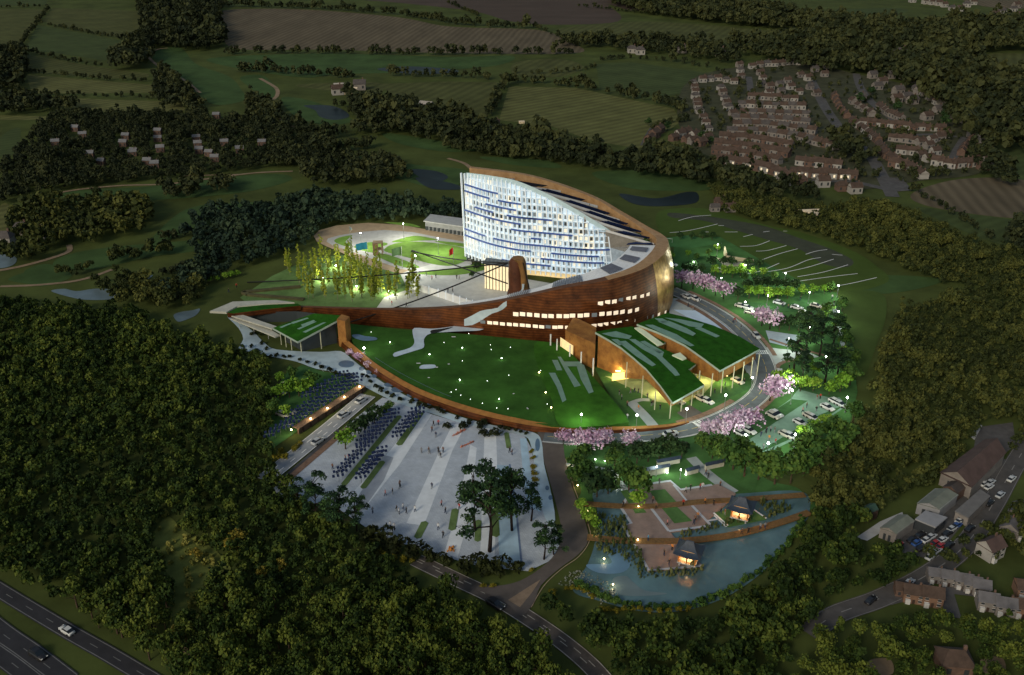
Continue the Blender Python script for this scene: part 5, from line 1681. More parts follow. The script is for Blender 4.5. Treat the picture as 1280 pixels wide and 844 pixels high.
H2, r2, c2 = grass_hall('grass_roofed_hall', 'timber hall with sloping grass roof beside the ring road crosswalk', pl2,
                        [(796, 405), (820, 414), (838, 422), (856, 431), (880, 448), (900, 463), (950, 436), (925, 421), (892, 407), (860, 397), (834, 391)],
                        [[(830, 397), (850, 399), (870, 403), (880, 405), (876, 410), (862, 408), (846, 402)], [(822, 402), (836, 401), (858, 410), (870, 417), (866, 420), (846, 412)], [(868, 410), (876, 409), (900, 420), (895, 422)], [(806, 406), (816, 406), (846, 418), (868, 432), (863, 433), (838, 422)], [(818, 398), (828, 398), (836, 402), (828, 404)]],
                        lambda k, z: {0: 0, 1: 0, 2: 0, 3: 1.5, 4: z - 6.5, 5: z - 4.6, 6: z - 4.2, 7: z - 4.4}.get(k, 0),
                        [(888, 496), (901, 492), (915, 486), (927, 480), (938, 474), (946, 470), (872, 494)], .95)
pl3 = plane3((341, 410, 5.2), (372, 427, 5.2), (432, 395, 10.5))
H3, r3, c3 = grass_hall('grass_roofed_hall', 'small glazed hall with striped grass roof at the left end of the ribbon', pl3,
                        [(341, 410), (372, 427), (402, 411), (432, 395), (412, 393), (392, 392), (366, 401)],
                        [[(349, 409), (362, 404), (366, 404), (352, 410)], [(371, 411), (392, 402), (396, 402), (374, 412)], [(376, 406), (392, 400), (394, 401), (378, 408)], [(378, 415), (404, 403), (408, 403), (382, 416)], [(364, 403), (384, 397), (386, 398), (366, 405)]],
                        lambda k, z: 0, [(377, 441), (365, 438), (358, 434), (402, 436), (352, 431)], .7)
for ch in H3.children:
    if ch.name.startswith('timber_wall'):
        ch.name = 'glass_wall'; ch.data.materials[0] = M_GLASSK
a, b = G(424, 433), G(434, 436)
zz = ztop(a, 399)
mb = MB(); mb.prism([(a.x, a.y), (b.x, b.y), (b.x + 1, b.y + 4), (a.x + 1, a.y + 4)], 0, zz); mb.build('end_wall', M_WOOD, H3)
M_LAMPW = mat('ceiling_glow', (1, .8, .4), .5, 0, emit=5.0, ecol=(1.0, .74, .3))


def glow(name, x, y, z, col, watts, parent=None, r=.25, mesh=True, m=None):
    P = G(x, y, z) if parent is None else parent
    ld = bpy.data.lights.new(name, 'POINT')
    ld.energy = watts; ld.color = col; ld.shadow_soft_size = r
    lo = bpy.data.objects.new(name, ld)
    COL.objects.link(lo); lo.location = P
    return lo


# lit doorway and soffit lamps of the two halls
for hall, spots in ((H1, [(772, 474), (796, 482), (820, 494), (846, 500)]), (H2, [(880, 478), (905, 480)])):
    for k, (x, y) in enumerate(spots):
        g = G(x, y)
        z = 3.0
        mb = MB(); mb.box((g.x, g.y, z), (1.6, .5, .12)); mb.build('soffit_lamp', M_LAMPW, hall)
        glow('soffit_light', 0, 0, 0, (1.0, .82, .36), 700, Vector((g.x, g.y, z - .25)))
d0, d1 = G(765, 477), G(786, 474)
mb = MB(); nn = Vector((0, -.05, 0)); mb.face([d0, d1, d1 + Vector((0, 0, 3.0)), d0 + Vector((0, 0, 3.0))]); mb.build('lit_doorway', mat('doorway_glow', (1, .6, .2), .4, .2, 1, emit=1.5, ecol=(1, .6, .15)), H1)
# lobby under the ribbon between lawn and halls
LBY = empty('entrance_lobby', G(720, 445), 'tall rust entrance lobby with pale columns under the ribbon beside the first hall', 'lobby')
pts = [G(706, 444), G(743, 462), G(744, 440), G(716, 426)]
mb = MB(); mb.prism([(p.x, p.y) for p in pts], 0, 9.5); mb.build('rust_wall', M_WOOD, LBY)
mb = MB(); a, b = G(700, 441), G(716, 452); mb.face([a, b, b + Vector((0, 0, 6)), a + Vector((0, 0, 6))]); mb.build('lit_glass', M_WARMGL, LBY)
for x, y in ((688, 440), (696, 446), (712, 454), (726, 462), (741, 470)):
    g = G(x, y); mb = MB(); mb.cyl((g.x, g.y, 0), .25, ztop(g, y - 22), 8); mb.build('column', M_WHITEC, LBY)

# entrance canopies on the far left
CN = empty('entrance_canopy', G(320, 400), 'pale concrete canopy with a rust edge at the far left end of the ribbon', 'canopy')
def slab(px, z, th, m, nm, mt=None):
    P = [G(x, y, z) for x, y in px]
    mb = MB(); mb.prism([(p.x, p.y) for p in P], z - th, z, 0, 0 if mt is None else 1)
    return mb.build(nm, [m] if mt is None else [m, mt], CN)
slab([(262, 389), (291, 377), (345, 375), (368, 378), (330, 380), (296, 383), (283, 390)], 6.0, .8, mat('canopy_stone', (.42, .42, .36), .8, .12, .4), 'parapet')
slab([(284, 391), (297, 384.4), (332, 381), (372, 379.5), (376, 382), (330, 387), (292, 392)], 5.6, 1.9, M_RUST, 'rust_edge', M_ROOFG)
slab([(287, 394), (299, 392), (346, 408), (340, 411)], 4.6, .5, MATS['canopy_stone'], 'ramp_roof')
slab([(288, 398), (296, 398), (340, 413), (350, 419), (344, 421)], 3.4, .5, MATS['canopy_stone'], 'ramp')
for x, y in ((300, 410), (318, 418), (336, 424)):
    g = G(x, y); mb = MB(); mb.cyl((g.x, g.y, 0), .15, 2.9, 6); mb.build('column', M_CONC, CN)
P = [G(300, 404), G(372, 402), G(424, 408)]
mb = MB()
for a, b in zip(P[:-1], P[1:]): mb.face([a, b, b + Vector((0, 0, 4.2)), a + Vector((0, 0, 4.2))])
mb.build('dark_glazing', M_GLASSK, CN)

# zig-zag hedge bank near the grove
mb = MB(); q = wpath([(380, 376), (310, 370), (304, 367), (376, 360)], 0, False)
for a, b in zip(q[:-1], q[1:]):
    d = (b - a).normalized(); nn = Vector((-d.y, d.x, 0)) * .9
    P = [a + nn, b + nn, b - nn, a - nn]; mb.prism([(p.x, p.y) for p in P], 0, 1.0)
tag(mb.build('garden_bank', mat('bank_earth', (.075, .07, .03), .95, .3, .4)), 'low zigzag earth bank on the meadow beside the birch grove', 'bank')
# ------------------------------------------------------------------ things: people
SKIN = mat('skin', (.42, .26, .18), .6, 0)
CLOTH = {'black': (.012, .012, .014), 'navy': (.02, .03, .07), 'red': (.4, .03, .02), 'white': (.65, .66, .66), 'brown': (.16, .08, .05), 'grey': (.2, .21, .22), 'blue': (.05, .22, .4), 'orange': (.5, .2, .04), 'pink': (.5, .22, .22)}
for k, c in CLOTH.items(): mat('cloth_' + k, c, .85, 0)
HAIR = mat('dark_hair', (.012, .009, .008), .7, 0)


def person_mesh(pose, topc, legc):
    """one continuous skinned body, 1.75 m"""
    st = {'walk': .3, 'stand': .05, 'step': .18}[pose]
    V = [((0, 0, .95), .15), ((0, .01, 1.15), .14), ((0, .0, 1.38), .16), ((0, 0, 1.5), .065), ((0, .02, 1.58), .075), ((0, .02, 1.68), .1), ((0, .01, 1.75), .055),
         ((.1, st * .45, .52), .085), ((.1, st * .2 if pose == 'stand' else st * .9, .09), .055), ((.1, st * .9 + .13, .05), .045),
         ((-.1, -st * .3, .52), .085), ((-.1, -st * 1.0, .09), .055), ((-.1, -st * 1.0 + .13, .05), .045),
         ((.22, 0, 1.42), .065), ((.27, -st * .4, 1.15), .05), ((.27, -st * .5 + .08, .9), .04), ((-.22, 0, 1.42), .065), ((-.27, st * .4, 1.15), .05), ((-.27, st * .5 + .08, .9), .04)]
    E = [(0, 1), (1, 2), (2, 3), (3, 4), (4, 5), (5, 6), (0, 7), (7, 8), (8, 9), (0, 10), (10, 11), (11, 12), (2, 13), (13, 14), (14, 15), (2, 16), (16, 17), (17, 18)]
    me = bpy.data.meshes.new('person')
    me.from_pydata([v for v, r in V], E, [])
    o = bpy.data.objects.new('person_tmp', me)
    COL.objects.link(o)
    o.modifiers.new('skin', 'SKIN')
    for i, (v, r) in enumerate(V): me.skin_vertices[0].data[i].radius = (r, r * (.8 if i in (0, 1, 2) else 1))
    me.skin_vertices[0].data[0].use_root = True
    sb = o.modifiers.new('sub', 'SUBSURF'); sb.levels = 1; sb.render_levels = 1
    dg = bpy.context.evaluated_depsgraph_get()
    nm = bpy.data.meshes.new_from_object(o.evaluated_get(dg))
    bpy.data.objects.remove(o)
    nm.name = 'person'
    nm.materials.clear()
    for m in (MATS['cloth_' + topc], MATS['cloth_' + legc], SKIN, HAIR): nm.materials.append(m)
    for p in nm.polygons:
        z, x, y = p.center.z, abs(p.center.x), p.center.y
        if z > 1.66 or (z > 1.58 and y < .0): i = 3
        elif z > 1.5: i = 2
        elif x > .19 and z < .95: i = 2
        elif z > .95 or x > .2: i = 0
        else: i = 1
        p.material_index = i; p.use_smooth = True
    return nm


PCACHE = {}
PEOPLE = {}


def person(x, y, top, place, pose=None, leg=None, z=0.1, sc=1.22):
    """sc keeps the figures at the size the photograph gives them beside cars and trees"""
    pose = pose or random.choice(['walk', 'stand', 'step']); leg = leg or random.choice(['black', 'navy', 'grey'])
    k = (pose, top, leg)
    if k not in PCACHE: PCACHE[k] = person_mesh(*k)
    o = bpy.data.objects.new('person', PCACHE[k])
    COL.objects.link(o)
    zz = z(x, y) if callable(z) else z
    o.location = G(x, y, zz)
    o.rotation_euler = (0, 0, random.random() * 6.28)
    o.scale = (sc,) * 3
    o['category'] = 'person'
    PEOPLE.setdefault((top, place), []).append(o)


PLZ = 'on the pale plaza'
for x, y, c in ((542, 533, 'black'), (548, 532, 'red'), (540, 540, 'brown'), (545, 547, 'navy'), (527, 567, 'grey'), (536, 566, 'brown'), (537, 568, 'grey'), (548, 566, 'black'), (554, 566, 'brown'), (549, 570, 'black'), (551, 573, 'black'),
                (540, 611, 'navy'), (500, 611, 'black'), (482, 620, 'pink'), (491, 618, 'black'), (500, 608, 'brown'), (466, 642, 'grey'), (508, 642, 'black'), (519, 640, 'white'), (504, 637, 'white'), (496, 640, 'black'), (488, 660, 'white'), (493, 662, 'white'), (491, 666, 'black'),
                (552, 633, 'pink'), (557, 642, 'black'), (548, 662, 'white'), (554, 672, 'black'), (574, 637, 'red'), (472, 665, 'grey'), (432, 576, 'brown'), (436, 575, 'pink'), (416, 587, 'brown'), (499, 643, 'white'), (640, 569, 'brown'), (637, 566, 'black')):
    person(x, y, c, PLZ)
for x, y, c in ((816, 628, 'brown'), (820, 636, 'brown'), (854, 632, 'red'), (881, 630, 'orange'), (892, 632, 'black'), (779, 634, 'black')): person(x, y, c, 'on the upper boardwalk', z=.95)
for x, y, c in ((810, 676, 'blue'), (927, 668, 'brown'), (935, 667, 'black'), (950, 662, 'grey'), (956, 661, 'grey')): person(x, y, c, 'on the lower boardwalk', z=.95)
for x, y, c in ((834, 657, 'pink'), (869, 652, 'brown'), (867, 656, 'navy'), (872, 648, 'orange'), (901, 642, 'black'), (906, 644, 'brown'), (810, 610, 'black'), (824, 606, 'grey'), (857, 616, 'white'), (863, 613, 'black'), (875, 612, 'red'), (878, 611, 'white')): person(x, y, c, 'on the garden terrace', z=.7)
for x, y, c in ((830, 695, 'black'), (836, 707, 'black'), (840, 688, 'orange')): person(x, y, c, 'on the lowest pond terrace', z=.7)
for x, y, c in ((882, 594, 'brown'), (885, 598, 'black'), (900, 609, 'brown')): person(x, y, c, 'on the path right of the garden walls', z=.2)
for x, y, c in ((774, 494, 'black'), (777, 500, 'grey'), (788, 492, 'brown'), (793, 491, 'black'), (798, 492, 'black'), (809, 498, 'navy'), (784, 508, 'brown'), (798, 513, 'orange'), (814, 508, 'black'), (816, 507, 'brown'), (825, 512, 'black'), (784, 524, 'white'), (778, 528, 'black'), (720, 534, 'black'),
                (855, 500, 'black'), (864, 504, 'navy'), (893, 492, 'black'), (902, 489, 'black'), (906, 484, 'navy'), (930, 480, 'black'), (876, 494, 'brown')): person(x, y, c, 'by the timber halls', z=.15)
for x, y, c in ((957, 542, 'black'), (958, 541, 'navy'), (963, 540, 'grey'), (968, 541, 'brown'), (961, 551, 'orange'), (951, 546, 'navy'), (926, 557, 'brown'), (931, 560, 'brown'), (934, 560, 'grey'), (954, 562, 'grey'), (1003, 516, 'pink'), (1008, 510, 'brown'), (1020, 515, 'black'), (1021, 500, 'brown'), (1025, 499, 'red'), (969, 555, 'red'), (1060, 512, 'navy'), (1064, 514, 'grey')): person(x, y, c, 'in the lower car park, added ones included', z=.14)
for x, y, c in ((916, 404, 'brown'), (920, 406, 'brown'), (926, 412, 'black'), (918, 403, 'red'), (860, 384, 'black'), (866, 388, 'brown'), (874, 379, 'black'), (946, 522, 'red'), (948, 524, 'black'), (986, 462, 'black')): person(x, y, c, 'on the ring road pavement', z=.2)
for x, y, c in ((1042, 382, 'black'), (1048, 386, 'brown'), (1040, 374, 'white'), (985, 386, 'brown'), (978, 384, 'black'), (930, 382, 'grey'), (1000, 376, 'black'), (1046, 392, 'navy')): person(x, y, c, 'added to light the upper car park', z=.14)
for x, y, c in ((500, 331, 'black'), (503, 330, 'brown'), (525, 348, 'black'), (545, 348, 'navy'), (571, 349, 'black'), (574, 350, 'brown'), (533, 345, 'grey'), (560, 366, 'black'), (566, 365, 'brown'), (540, 350, 'pink'), (490, 382, 'red'), (508, 384, 'black'), (466, 331, 'black')): person(x, y, c, 'in the courtyard', z=.16)
for x, y, c in ((296, 360, 'red'), (286, 366, 'black')): person(x, y, c, 'on the meadow left of the grove', z=.1)
for (top, place), objs in PEOPLE.items():
    number_row(objs, 'person in %s top %s' % (top, place), 'people in %s tops %s' % (top, place))

# ------------------------------------------------------------------ cars
M_TYRE = mat('tyre', (.012, .012, .012), .9, 0)
M_CGL = mat('car_glass', (.015, .02, .025), .08, 0, spec=.6)


def car_proto(paint):
    root = empty('parked_car', (0, 0, 0))
    def rows(sec, k=10):
        out = []
        for (x, w, z0, z1) in sec:
            out.append([(x, -w, z0), (x, -w * 1.03, (z0 + z1) * .5), (x, -w * .88, z1), (x, w * .88, z1), (x, w * 1.03, (z0 + z1) * .5), (x, w, z0)])
        return out
    mb = MB()
    r = rows([(-2.2, .62, .35, .75), (-2.05, .8, .25, .88), (-1.3, .86, .22, .93), (0, .88, .22, .92), (1.2, .86, .22, .86), (1.95, .8, .25, .74), (2.2, .6, .35, .6)])
    mb.loft(r, 0, True); mb.face(r[0], 0); mb.face(r[-1][::-1], 0)
    mb.build('body', paint, root)
    mb = MB()
    r = [[(-1.9, -.68, .9), (-1.9, .68, .9)], [(-1.25, -.62, 1.38), (-1.25, .62, 1.38)]]
    P = lambda x, w, z: [(x, -w, z), (x, w, z)]
    a, b, c, d = P(-1.85, .72, .9), P(-1.2, .6, 1.36), P(.15, .6, 1.38), P(1.05, .72, .88)
    mb.face([a[0], a[1], b[1], b[0]][::-1]); mb.face([c[0], c[1], d[1], d[0]][::-1]); mb.face([a[0], b[0], c[0], d[0]][::-1]); mb.face([a[1], b[1], c[1], d[1]])
    mb.build('glasshouse', M_CGL, root)
    mb = MB(); mb.box((-.52, 0, 1.36), (1.4, 1.22, .06)); mb.build('roof', paint, root)
    for sx in (-1.35, 1.35):
        for sy in (-.8, .8):
            mb = MB(); mb.tube([(sx, sy - .1, .32), (sx, sy + .1, .32)], .32, 10); mb.build('wheel', M_TYRE, root)
    for sy in (-.55, .55):
        mb = MB(); mb.box((2.1, sy, .55), (.16, .3, .14)); mb.build('headlight', mat('headlamp', (.8, .8, .75), .2, 0), root)
    return root


CARS = {}
CP = {}


def car(x, y, dirpx, paint, place, z=0.14, sc=1.1):
    if paint not in CP:
        CP[paint] = car_proto(mat('paint_' + paint, {'white': (.52, .53, .52), 'silver': (.42, .44, .45), 'black': (.015, .015, .018), 'red': (.35, .02, .02), 'blue': (.03, .08, .25), 'cream': (.42, .4, .34)}[paint], .3, 0, spec=.5))
        o = CP[paint]
    else: o = copy_tree(CP[paint])
    P = G(x, y, z); Q = G(x + dirpx[0], y + dirpx[1], z)
    o.location = P
    o.rotation_euler = (0, 0, math.atan2((Q - P).y, (Q - P).x))
    o.scale = (sc,) * 3
    o['category'] = 'car'
    CARS.setdefault((paint, place), []).append(o)


LP = 'in the lower car park, added ones included'
for x, y, c in ((966, 521, 'cream'), (970, 519, 'white'), (926, 544, 'white'), (936, 540, 'white'), (931, 537, 'cream'), (982, 545, 'cream'), (988, 547, 'silver'), (1000, 530, 'white'), (1016, 524, 'white'), (1012, 522, 'cream'), (1034, 511, 'white'), (1044, 504, 'white'), (1050, 507, 'silver')):
    car(x, y, (10, 5), c, LP)
for x, y, c, d in ((857, 372, 'white', (-10, -5)), (869, 375, 'white', (10, 5)), (945, 421, 'silver', (6, 6)), (974, 467, 'white', (1, -8)), (838, 544, 'silver', (10, -2))): car(x, y, d, c, 'on the ring road', .2)
for x, y, c in ((876, 500, 'cream'), (884, 503, 'white'), (922, 478, 'cream'), (848, 503, 'cream')): car(x, y, (8, 4), c, 'under the timber halls')
for x, y, c in ((926, 384, 'cream'), (934, 386, 'white'), (938, 392, 'cream'), (996, 386, 'white'), (1006, 393, 'cream'), (1020, 384, 'cream'), (880, 348, 'silver'), (840, 332, 'white'), (900, 340, 'cream'), (974, 380, 'silver'), (950, 352, 'cream'), (960, 368, 'silver')): car(x, y, (9, 2), c, 'added to light the upper car park')
for x, y in ((354, 520), (362, 516), (358, 484), (350, 492)): car(x, y, (9, 3), 'cream', 'in the western parking lawn')
for x, y, d in ((398, 553, (8, -5)), (430, 520, (8, -5)), (452, 502, (8, -5))): car(x, y, d, 'silver', 'on the plaza road', .18)
car(84, 790, (-8, -5), 'white', 'on the motorway', .2, .95); car(48, 820, (8, 5), 'black', 'on the motorway', .2)
car(619, 757, (8, 5), 'black', 'on the country road', .2)
for x, y, c in ((1212, 662, 'black'), (1186, 683, 'black'), (1163, 697, 'silver'), (1236, 630, 'black'), (1250, 620, 'silver'), (1264, 600, 'white'), (1088, 752, 'black'), (1136, 730, 'silver')): car(x, y, (6, -5), c, 'on the main road', .2, .85)
for x, y, c in ((1150, 670, 'black'), (1158, 676, 'white'), (1164, 672, 'silver'), (1170, 680, 'red'), (1178, 676, 'white'), (1184, 668, 'black'), (1190, 662, 'silver'), (1196, 658, 'blue'), (1200, 652, 'white'), (1146, 680, 'blue'), (1152, 686, 'black'), (1162, 688, 'white'), (1170, 690, 'silver'), (1176, 684, 'red'), (1122, 682, 'red'), (1140, 676, 'black'), (1230, 606, 'white'), (1238, 604, 'silver'), (1236, 610, 'white')): car(x, y, (7, -4), c, 'in the workshop yard', .2, .8)
for (c, place), objs in CARS.items():
    number_row(objs, '%s car %s' % (c, place), '%s cars %s' % (c, place))
    if place in ('on the ring road', 'on the motorway', 'on the country road', 'on the main road', 'on the plaza road'):
        for o in objs: o.name = 'car'

# ------------------------------------------------------------------ street lamps
M_POLE = mat('lamp_pole', (.3, .33, .32), .5, 0, metal=.5)
M_LW = mat('lamp_glow_white', (1, 1, 1), .5, 0, emit=22, ecol=(.9, 1.0, .92))
M_LWARM = mat('lamp_glow_warm', (1, .8, .4), .5, 0, emit=14, ecol=(1.0, .76, .36))
M_LSM = mat('lamp_glow_small', (1, 1, 1), .5, 0, emit=5, ecol=(.92, 1.0, .9))
LAMPS = {}


def lamp(x, y, hp, place, watts, col=(.86, 1.0, .84), gm=None, r=.32, noun='tall street lamp', name='street_lamp', z=0.1, hm=None):
    P = G(x, y, z)
    h = hm or (ztop(P, y - hp) - z)
    root = empty(name, P, None, 'lamp')
    mb = MB(); mb.tube([(P.x, P.y, P.z - .05), (P.x, P.y, P.z + h)], [.1, .06] if h > 2 else [.05, .04], 6); mb.build('pole', M_POLE, root)
    if h > 2:
        mb = MB(); mb.cyl((P.x, P.y, P.z), .2, .4, 8); mb.build('base', M_POLE, root)
    mb = MB(); mb.ball((P.x, P.y, P.z + h + r * .8), r, 8); hd = mb.build('globe', gm or M_LW, root)
    if watts:
        glow('lamp_light', 0, 0, 0, col, watts, Vector((P.x, P.y, P.z + h + r * 3.5)), r=.8)
    LAMPS.setdefault((noun, place), []).append(root)


GRN = (.88, 1.0, .82)
for x, y, hp in ((726, 537, 18), (795, 538, 18), (857, 530, 18), (905, 514, 19), (938, 492, 19)): lamp(x, y, hp, 'around the timber halls', 900, GRN)
for x, y, hp, w in ((992, 560, 16, 1000), (1056, 516, 18, 800), (958, 572, 17, 900), (988, 506, 17, 900), (930, 562, 17, 900)): lamp(x, y, hp, 'in the lower car park, added ones included', w, GRN)  # last three posts added to spread more light over the car park
for x, y in ((900, 362), (958, 384), (1010, 380), (1046, 404), (866, 342), (930, 346), (896, 320), (980, 356), (1046, 372), (930, 392)): lamp(x, y, 14, 'added to light the upper car park', 1300, GRN, r=.22)  # extra lamp posts added so the upper park comes out brighter
for x, y in ((984, 440), (1030, 462), (1010, 426), (985, 490)): lamp(x, y, 16, 'added to light the ring road junction', 1200, GRN, r=.22)  # further lamps added for brightness round the junction
for x, y in ((404, 352), (446, 362), (486, 368), (420, 336)): lamp(x, y, 0, 'among the birches of the grove', 1700, (1, 1, .7), M_LW, .25, 'white ground light', 'garden_light', .12, 1.2)
for x, y in ((452, 312), (505, 300), (548, 318), (520, 340)): lamp(x, y, 20, 'added to brighten the racing track paths', 3400, (1, 1, .85), r=.2)  # invented lamps that brighten the track and courtyard
lamp(456, 449, 13, 'at the left end of the rust rim', 300, (1, 1, .9))
for x, y in ((820, 596), (850, 600), (775, 600)): lamp(x, y, 12, 'in the garden', 420, (.9, 1, .85), r=.18)
for x, y in ((365, 545), (389, 531), (410, 518), (431, 504), (450, 491)): lamp(x, y, 7, 'on the brown wall of the western parking', 200, (1, .8, .45), M_LWARM, .24, 'small warm lamp')
for x, y in ((488, 427), (537, 442), (578, 434), (627, 447), (575, 474), (624, 498)): lamp(x, y + 3, 0, 'on the dark lawn', 18, (.9, 1, .9), M_LW, .14, 'white bollard light', 'bollard_lamp', LAWN_Z, .55)
for x, y in ((564, 491), (576, 495), (588, 500), (603, 505), (621, 511), (635, 512), (464, 404 + 12), (555, 429), (586, 418), (613, 432), (614, 438), (638, 435), (578, 452), (609, 477), (570, 488), (636, 470), (676, 464), (684, 506), (488, 498 - 30)):
    lamp(x, y, 0, 'on the dark lawn', 0, gm=M_LSM, r=.085, noun='tiny white ground light', name='ground_light', z=LAWN_Z, hm=.2)
for x, y in ((674, 468), (682, 493), (689, 512)): lamp(x, y, 0, 'on the bright end of the lawn', 12, (1, .9, .4), M_LWARM, .2, 'yellowish bollard light', 'bollard_lamp', LAWN_Z, .55)
for x, y in ((734, 642), (744, 672), (755, 702), (766, 734), (713, 584), (722, 610), (770, 598), (797, 678), (798, 636)): lamp(x, y, 0, 'along the west side of the water garden', 60, (1, .86, .5), M_LWARM, .18, 'small warm garden light', 'garden_light', .15, .7)
for x, y in ((802, 596), (834, 593), (857, 595), (722, 556), (744, 576), (756, 578), (779, 578)): lamp(x, y, 0, 'at the garden walls', 60, (.95, 1, .85), M_LW, .14, 'small white spotlight', 'garden_light', .15, .4)
for (noun, place), objs in LAMPS.items(): number_row(objs, noun + ' ' + place, noun + 's ' + place)

# ------------------------------------------------------------------ solar canopies
def canopy_proto(tall):
    root = empty('solar_canopy', (0, 0, 0))
    mb = MB(); mb.cyl((0, 0, -.05), .07, tall, 6); mb.build('post', M_POLE, root)
    mb = MB(); mb.tube([(-1.6, 0, tall), (1.6, 0, tall)], .05, 5); mb.tube([(0, -1.1, tall), (0, 1.1, tall + .5)], .05, 5); mb.build('rack', M_POLE, root)
    for i in (-1, 0, 1):
        for j in (-.5, .5):
            mb = MB()
            c = Vector((i * 1.25 + j * .5, j * 1.5, tall + .18 + j * .45))
            a, b = Vector((.36, 0, 0)), Vector((0, .36, .2))
            P = [c - a - b, c + a - b, c + a + b, c - a + b]
            mb.face(P); mb.face([p - Vector((0, 0, .05)) for p in P][::-1])
            mb.build('panel', mat('canopy_panel', (.012, .02, .062), .25, .15, .6, spec=.5), root)
    return root


CPP = canopy_proto(2.6)
first = [True]


def canopies(spots, noun, group, z=.1):
    out = []
    for x, y, a in spots:
        o = CPP if first[0] else copy_tree(CPP)
        first[0] = False
        o.location = G(x, y, z); o.rotation_euler = (0, 0, a); o['category'] = 'solar canopy'
        out.append(o)
    number_row(out, noun, group)


def line_spots(a, b, n, dx=0, dy=0):
    return [(a[0] + (b[0] - a[0]) * k / (n - 1) + dx, a[1] + (b[1] - a[1]) * k / (n - 1) + dy, .35) for k in range(n)]


canopies(line_spots((494, 524), (424, 602), 16) + line_spots((486, 525), (452, 562), 8), 'solar panel canopy in the long row left of the planter', 'canopies of the long row')
canopies(line_spots((520, 522), (497, 552), 7) + line_spots((527, 523), (514, 540), 4, -2), 'solar panel canopy in the short upper row', 'canopies of the short upper row')
canopies(line_spots((472, 578), (452, 604), 6) + line_spots((478, 572), (466, 588), 4), 'solar panel canopy in the short lower row', 'canopies of the short lower row')
canopies(line_spots((448, 483), (362, 540), 12) + line_spots((442, 479), (370, 524), 10) + line_spots((430, 476), (384, 502), 6) + line_spots((372, 536), (346, 554), 5, -8, -2), 'solar panel canopy over the western parking', 'canopies over the western parking', .14)
# brown retaining wall of the parking deck
RWL = empty('retaining_wall', G(415, 514), 'long brown wall between the western parking and the plaza road', 'wall')
a, b = G(374, 543), G(457, 489)
d = (b - a).normalized(); nn = Vector((-d.y, d.x, 0))
mb = MB(); P = [a, b, b + nn * .6, a + nn * .6]; mb.prism([(p.x, p.y) for p in P], 0, 1.7); mb.build('wall', mat('brown_wall', (.12, .075, .048), .85, .25, .8), RWL)
mb = MB(); P = [a - nn * .1, b - nn * .1, b + nn * 2.4, a + nn * 2.4]; mb.prism([(p.x, p.y) for p in P], 1.7, 1.9); mb.build('coping', mat('brown_coping', (.15, .095, .06), .85, .2, .8), RWL)
for k in range(9):
    p = a.lerp(b, (k + .5) / 9); mb = MB(); mb.box((p.x - nn.x * .1, p.y - nn.y * .1, 0), (.5, .25, 1.68), math.atan2(d.y, d.x)); mb.build('pier', M_SOIL, RWL)
# pale glints: flower beds on the plaza
for (x0, y0, x1, y1), lab in (((566, 546, 582, 538), 'thin bed of orange flowers on the upper plaza'), ((576, 560, 592, 553), 'second thin bed of orange flowers, lower on the plaza')):
    w = [G(x0 + (x1 - x0) * k / 9, y0 + (y1 - y0) * k / 9) for k in range(10)]
    mass('flower_bed', [(p.x, p.y) for p in w], .2, .4, LOD_F, leafmat('orange_flowers', (.4, .12, .08), (.55, .2, .14), (.7, .35, .25)), kind=None, label=lab, cat='flower bed', z0=0.1)
w = [G(560 + k * 1.2, 690 - (k % 3) * 2) for k in range(7)]
mass('flower_bed', [(p.x, p.y) for p in w], .25, .5, LOD_F, leafmat('red_flowers', (.5, .12, .03), (.65, .22, .05), (.75, .4, .12)), kind=None, label='glowing red orange flower clump at the lower plaza edge', cat='flower bed', z0=0.1)

# ------------------------------------------------------------------ water garden
def deck(px, z0, z1, m, nm, parent=None, label=None):
    P = [G(x, y, z1) for x, y in px]
    mb = MB(); mb.prism([(p.x, p.y) for p in P], z0, z1)
    o = mb.build(nm, m, parent)
    if parent is None: tag(o, label, nm.replace('_', ' '))
    return o


M_TERR = mat('brown_terrace_paving', (.23, .17, .145), .85, .15, .5)
M_STONE = mat('pale_edge_stone', (.4, .43, .47), .75, .1, .5)
M_TLAWN = grassmat('terrace_grass', (.07, .15, .045), .25, .3)
TR = empty('garden_terrace', G(840, 650), 'brown paved terrace with pale stone bands and grass squares stepping into the pond', 'terrace')
deck([(800, 608), (838, 600), (851, 612), (898, 605), (920, 617), (908, 630), (884, 651), (889, 658), (838, 665), (845, 674), (879, 708), (810, 714), (789, 677), (778, 657), (789, 653), (776, 634), (788, 616)], 0, .6, M_TERR, 'paving', TR)
def bands(lines, z, w, m, nm, parent):
    for l in lines:
        mb = MB(); q = [G(x, y, z) for x, y in l]
        a, b = offs(q, w / 2), offs(q, -w / 2)
        mb.loft([a, b], 0, False)
        mb.build(nm, m, parent)
bands([[(788, 616), (776, 634), (789, 654), (779, 657), (811, 713), (878, 707)]], .625, .8, M_STONE, 'edge_band', TR)
bands([[(813, 634), (836, 664)], [(865, 632), (888, 656)]], .63, .75, M_STONE, 'stone_band', TR)
bands([[(836, 664), (888, 657)]], .635, .8, M_STONE, 'stone_band', TR)
bands([[(802, 606), (838, 601), (851, 612), (890, 606)]], .64, .8, M_STONE, 'stone_band', TR)
bands([[(842, 606), (860, 628)], [(884, 651), (904, 648)]], .642, .6, M_STONE, 'stone_band', TR)
for p in ([(812, 613.5), (831, 611.5), (846, 628), (823, 630)], [(827, 634.5), (845, 632.5), (865, 651), (843, 654)], [(790, 634), (802, 633), (808, 640.5), (794, 641.5)], [(776, 614), (784, 612), (796, 628), (786, 629)]):
    deck(p, .6, .68, M_TLAWN, 'grass_panel', TR)
LA = empty('pavilion_lawn', G(925, 645), 'raised grass square with white lit steps under the upper pavilion', 'lawn')
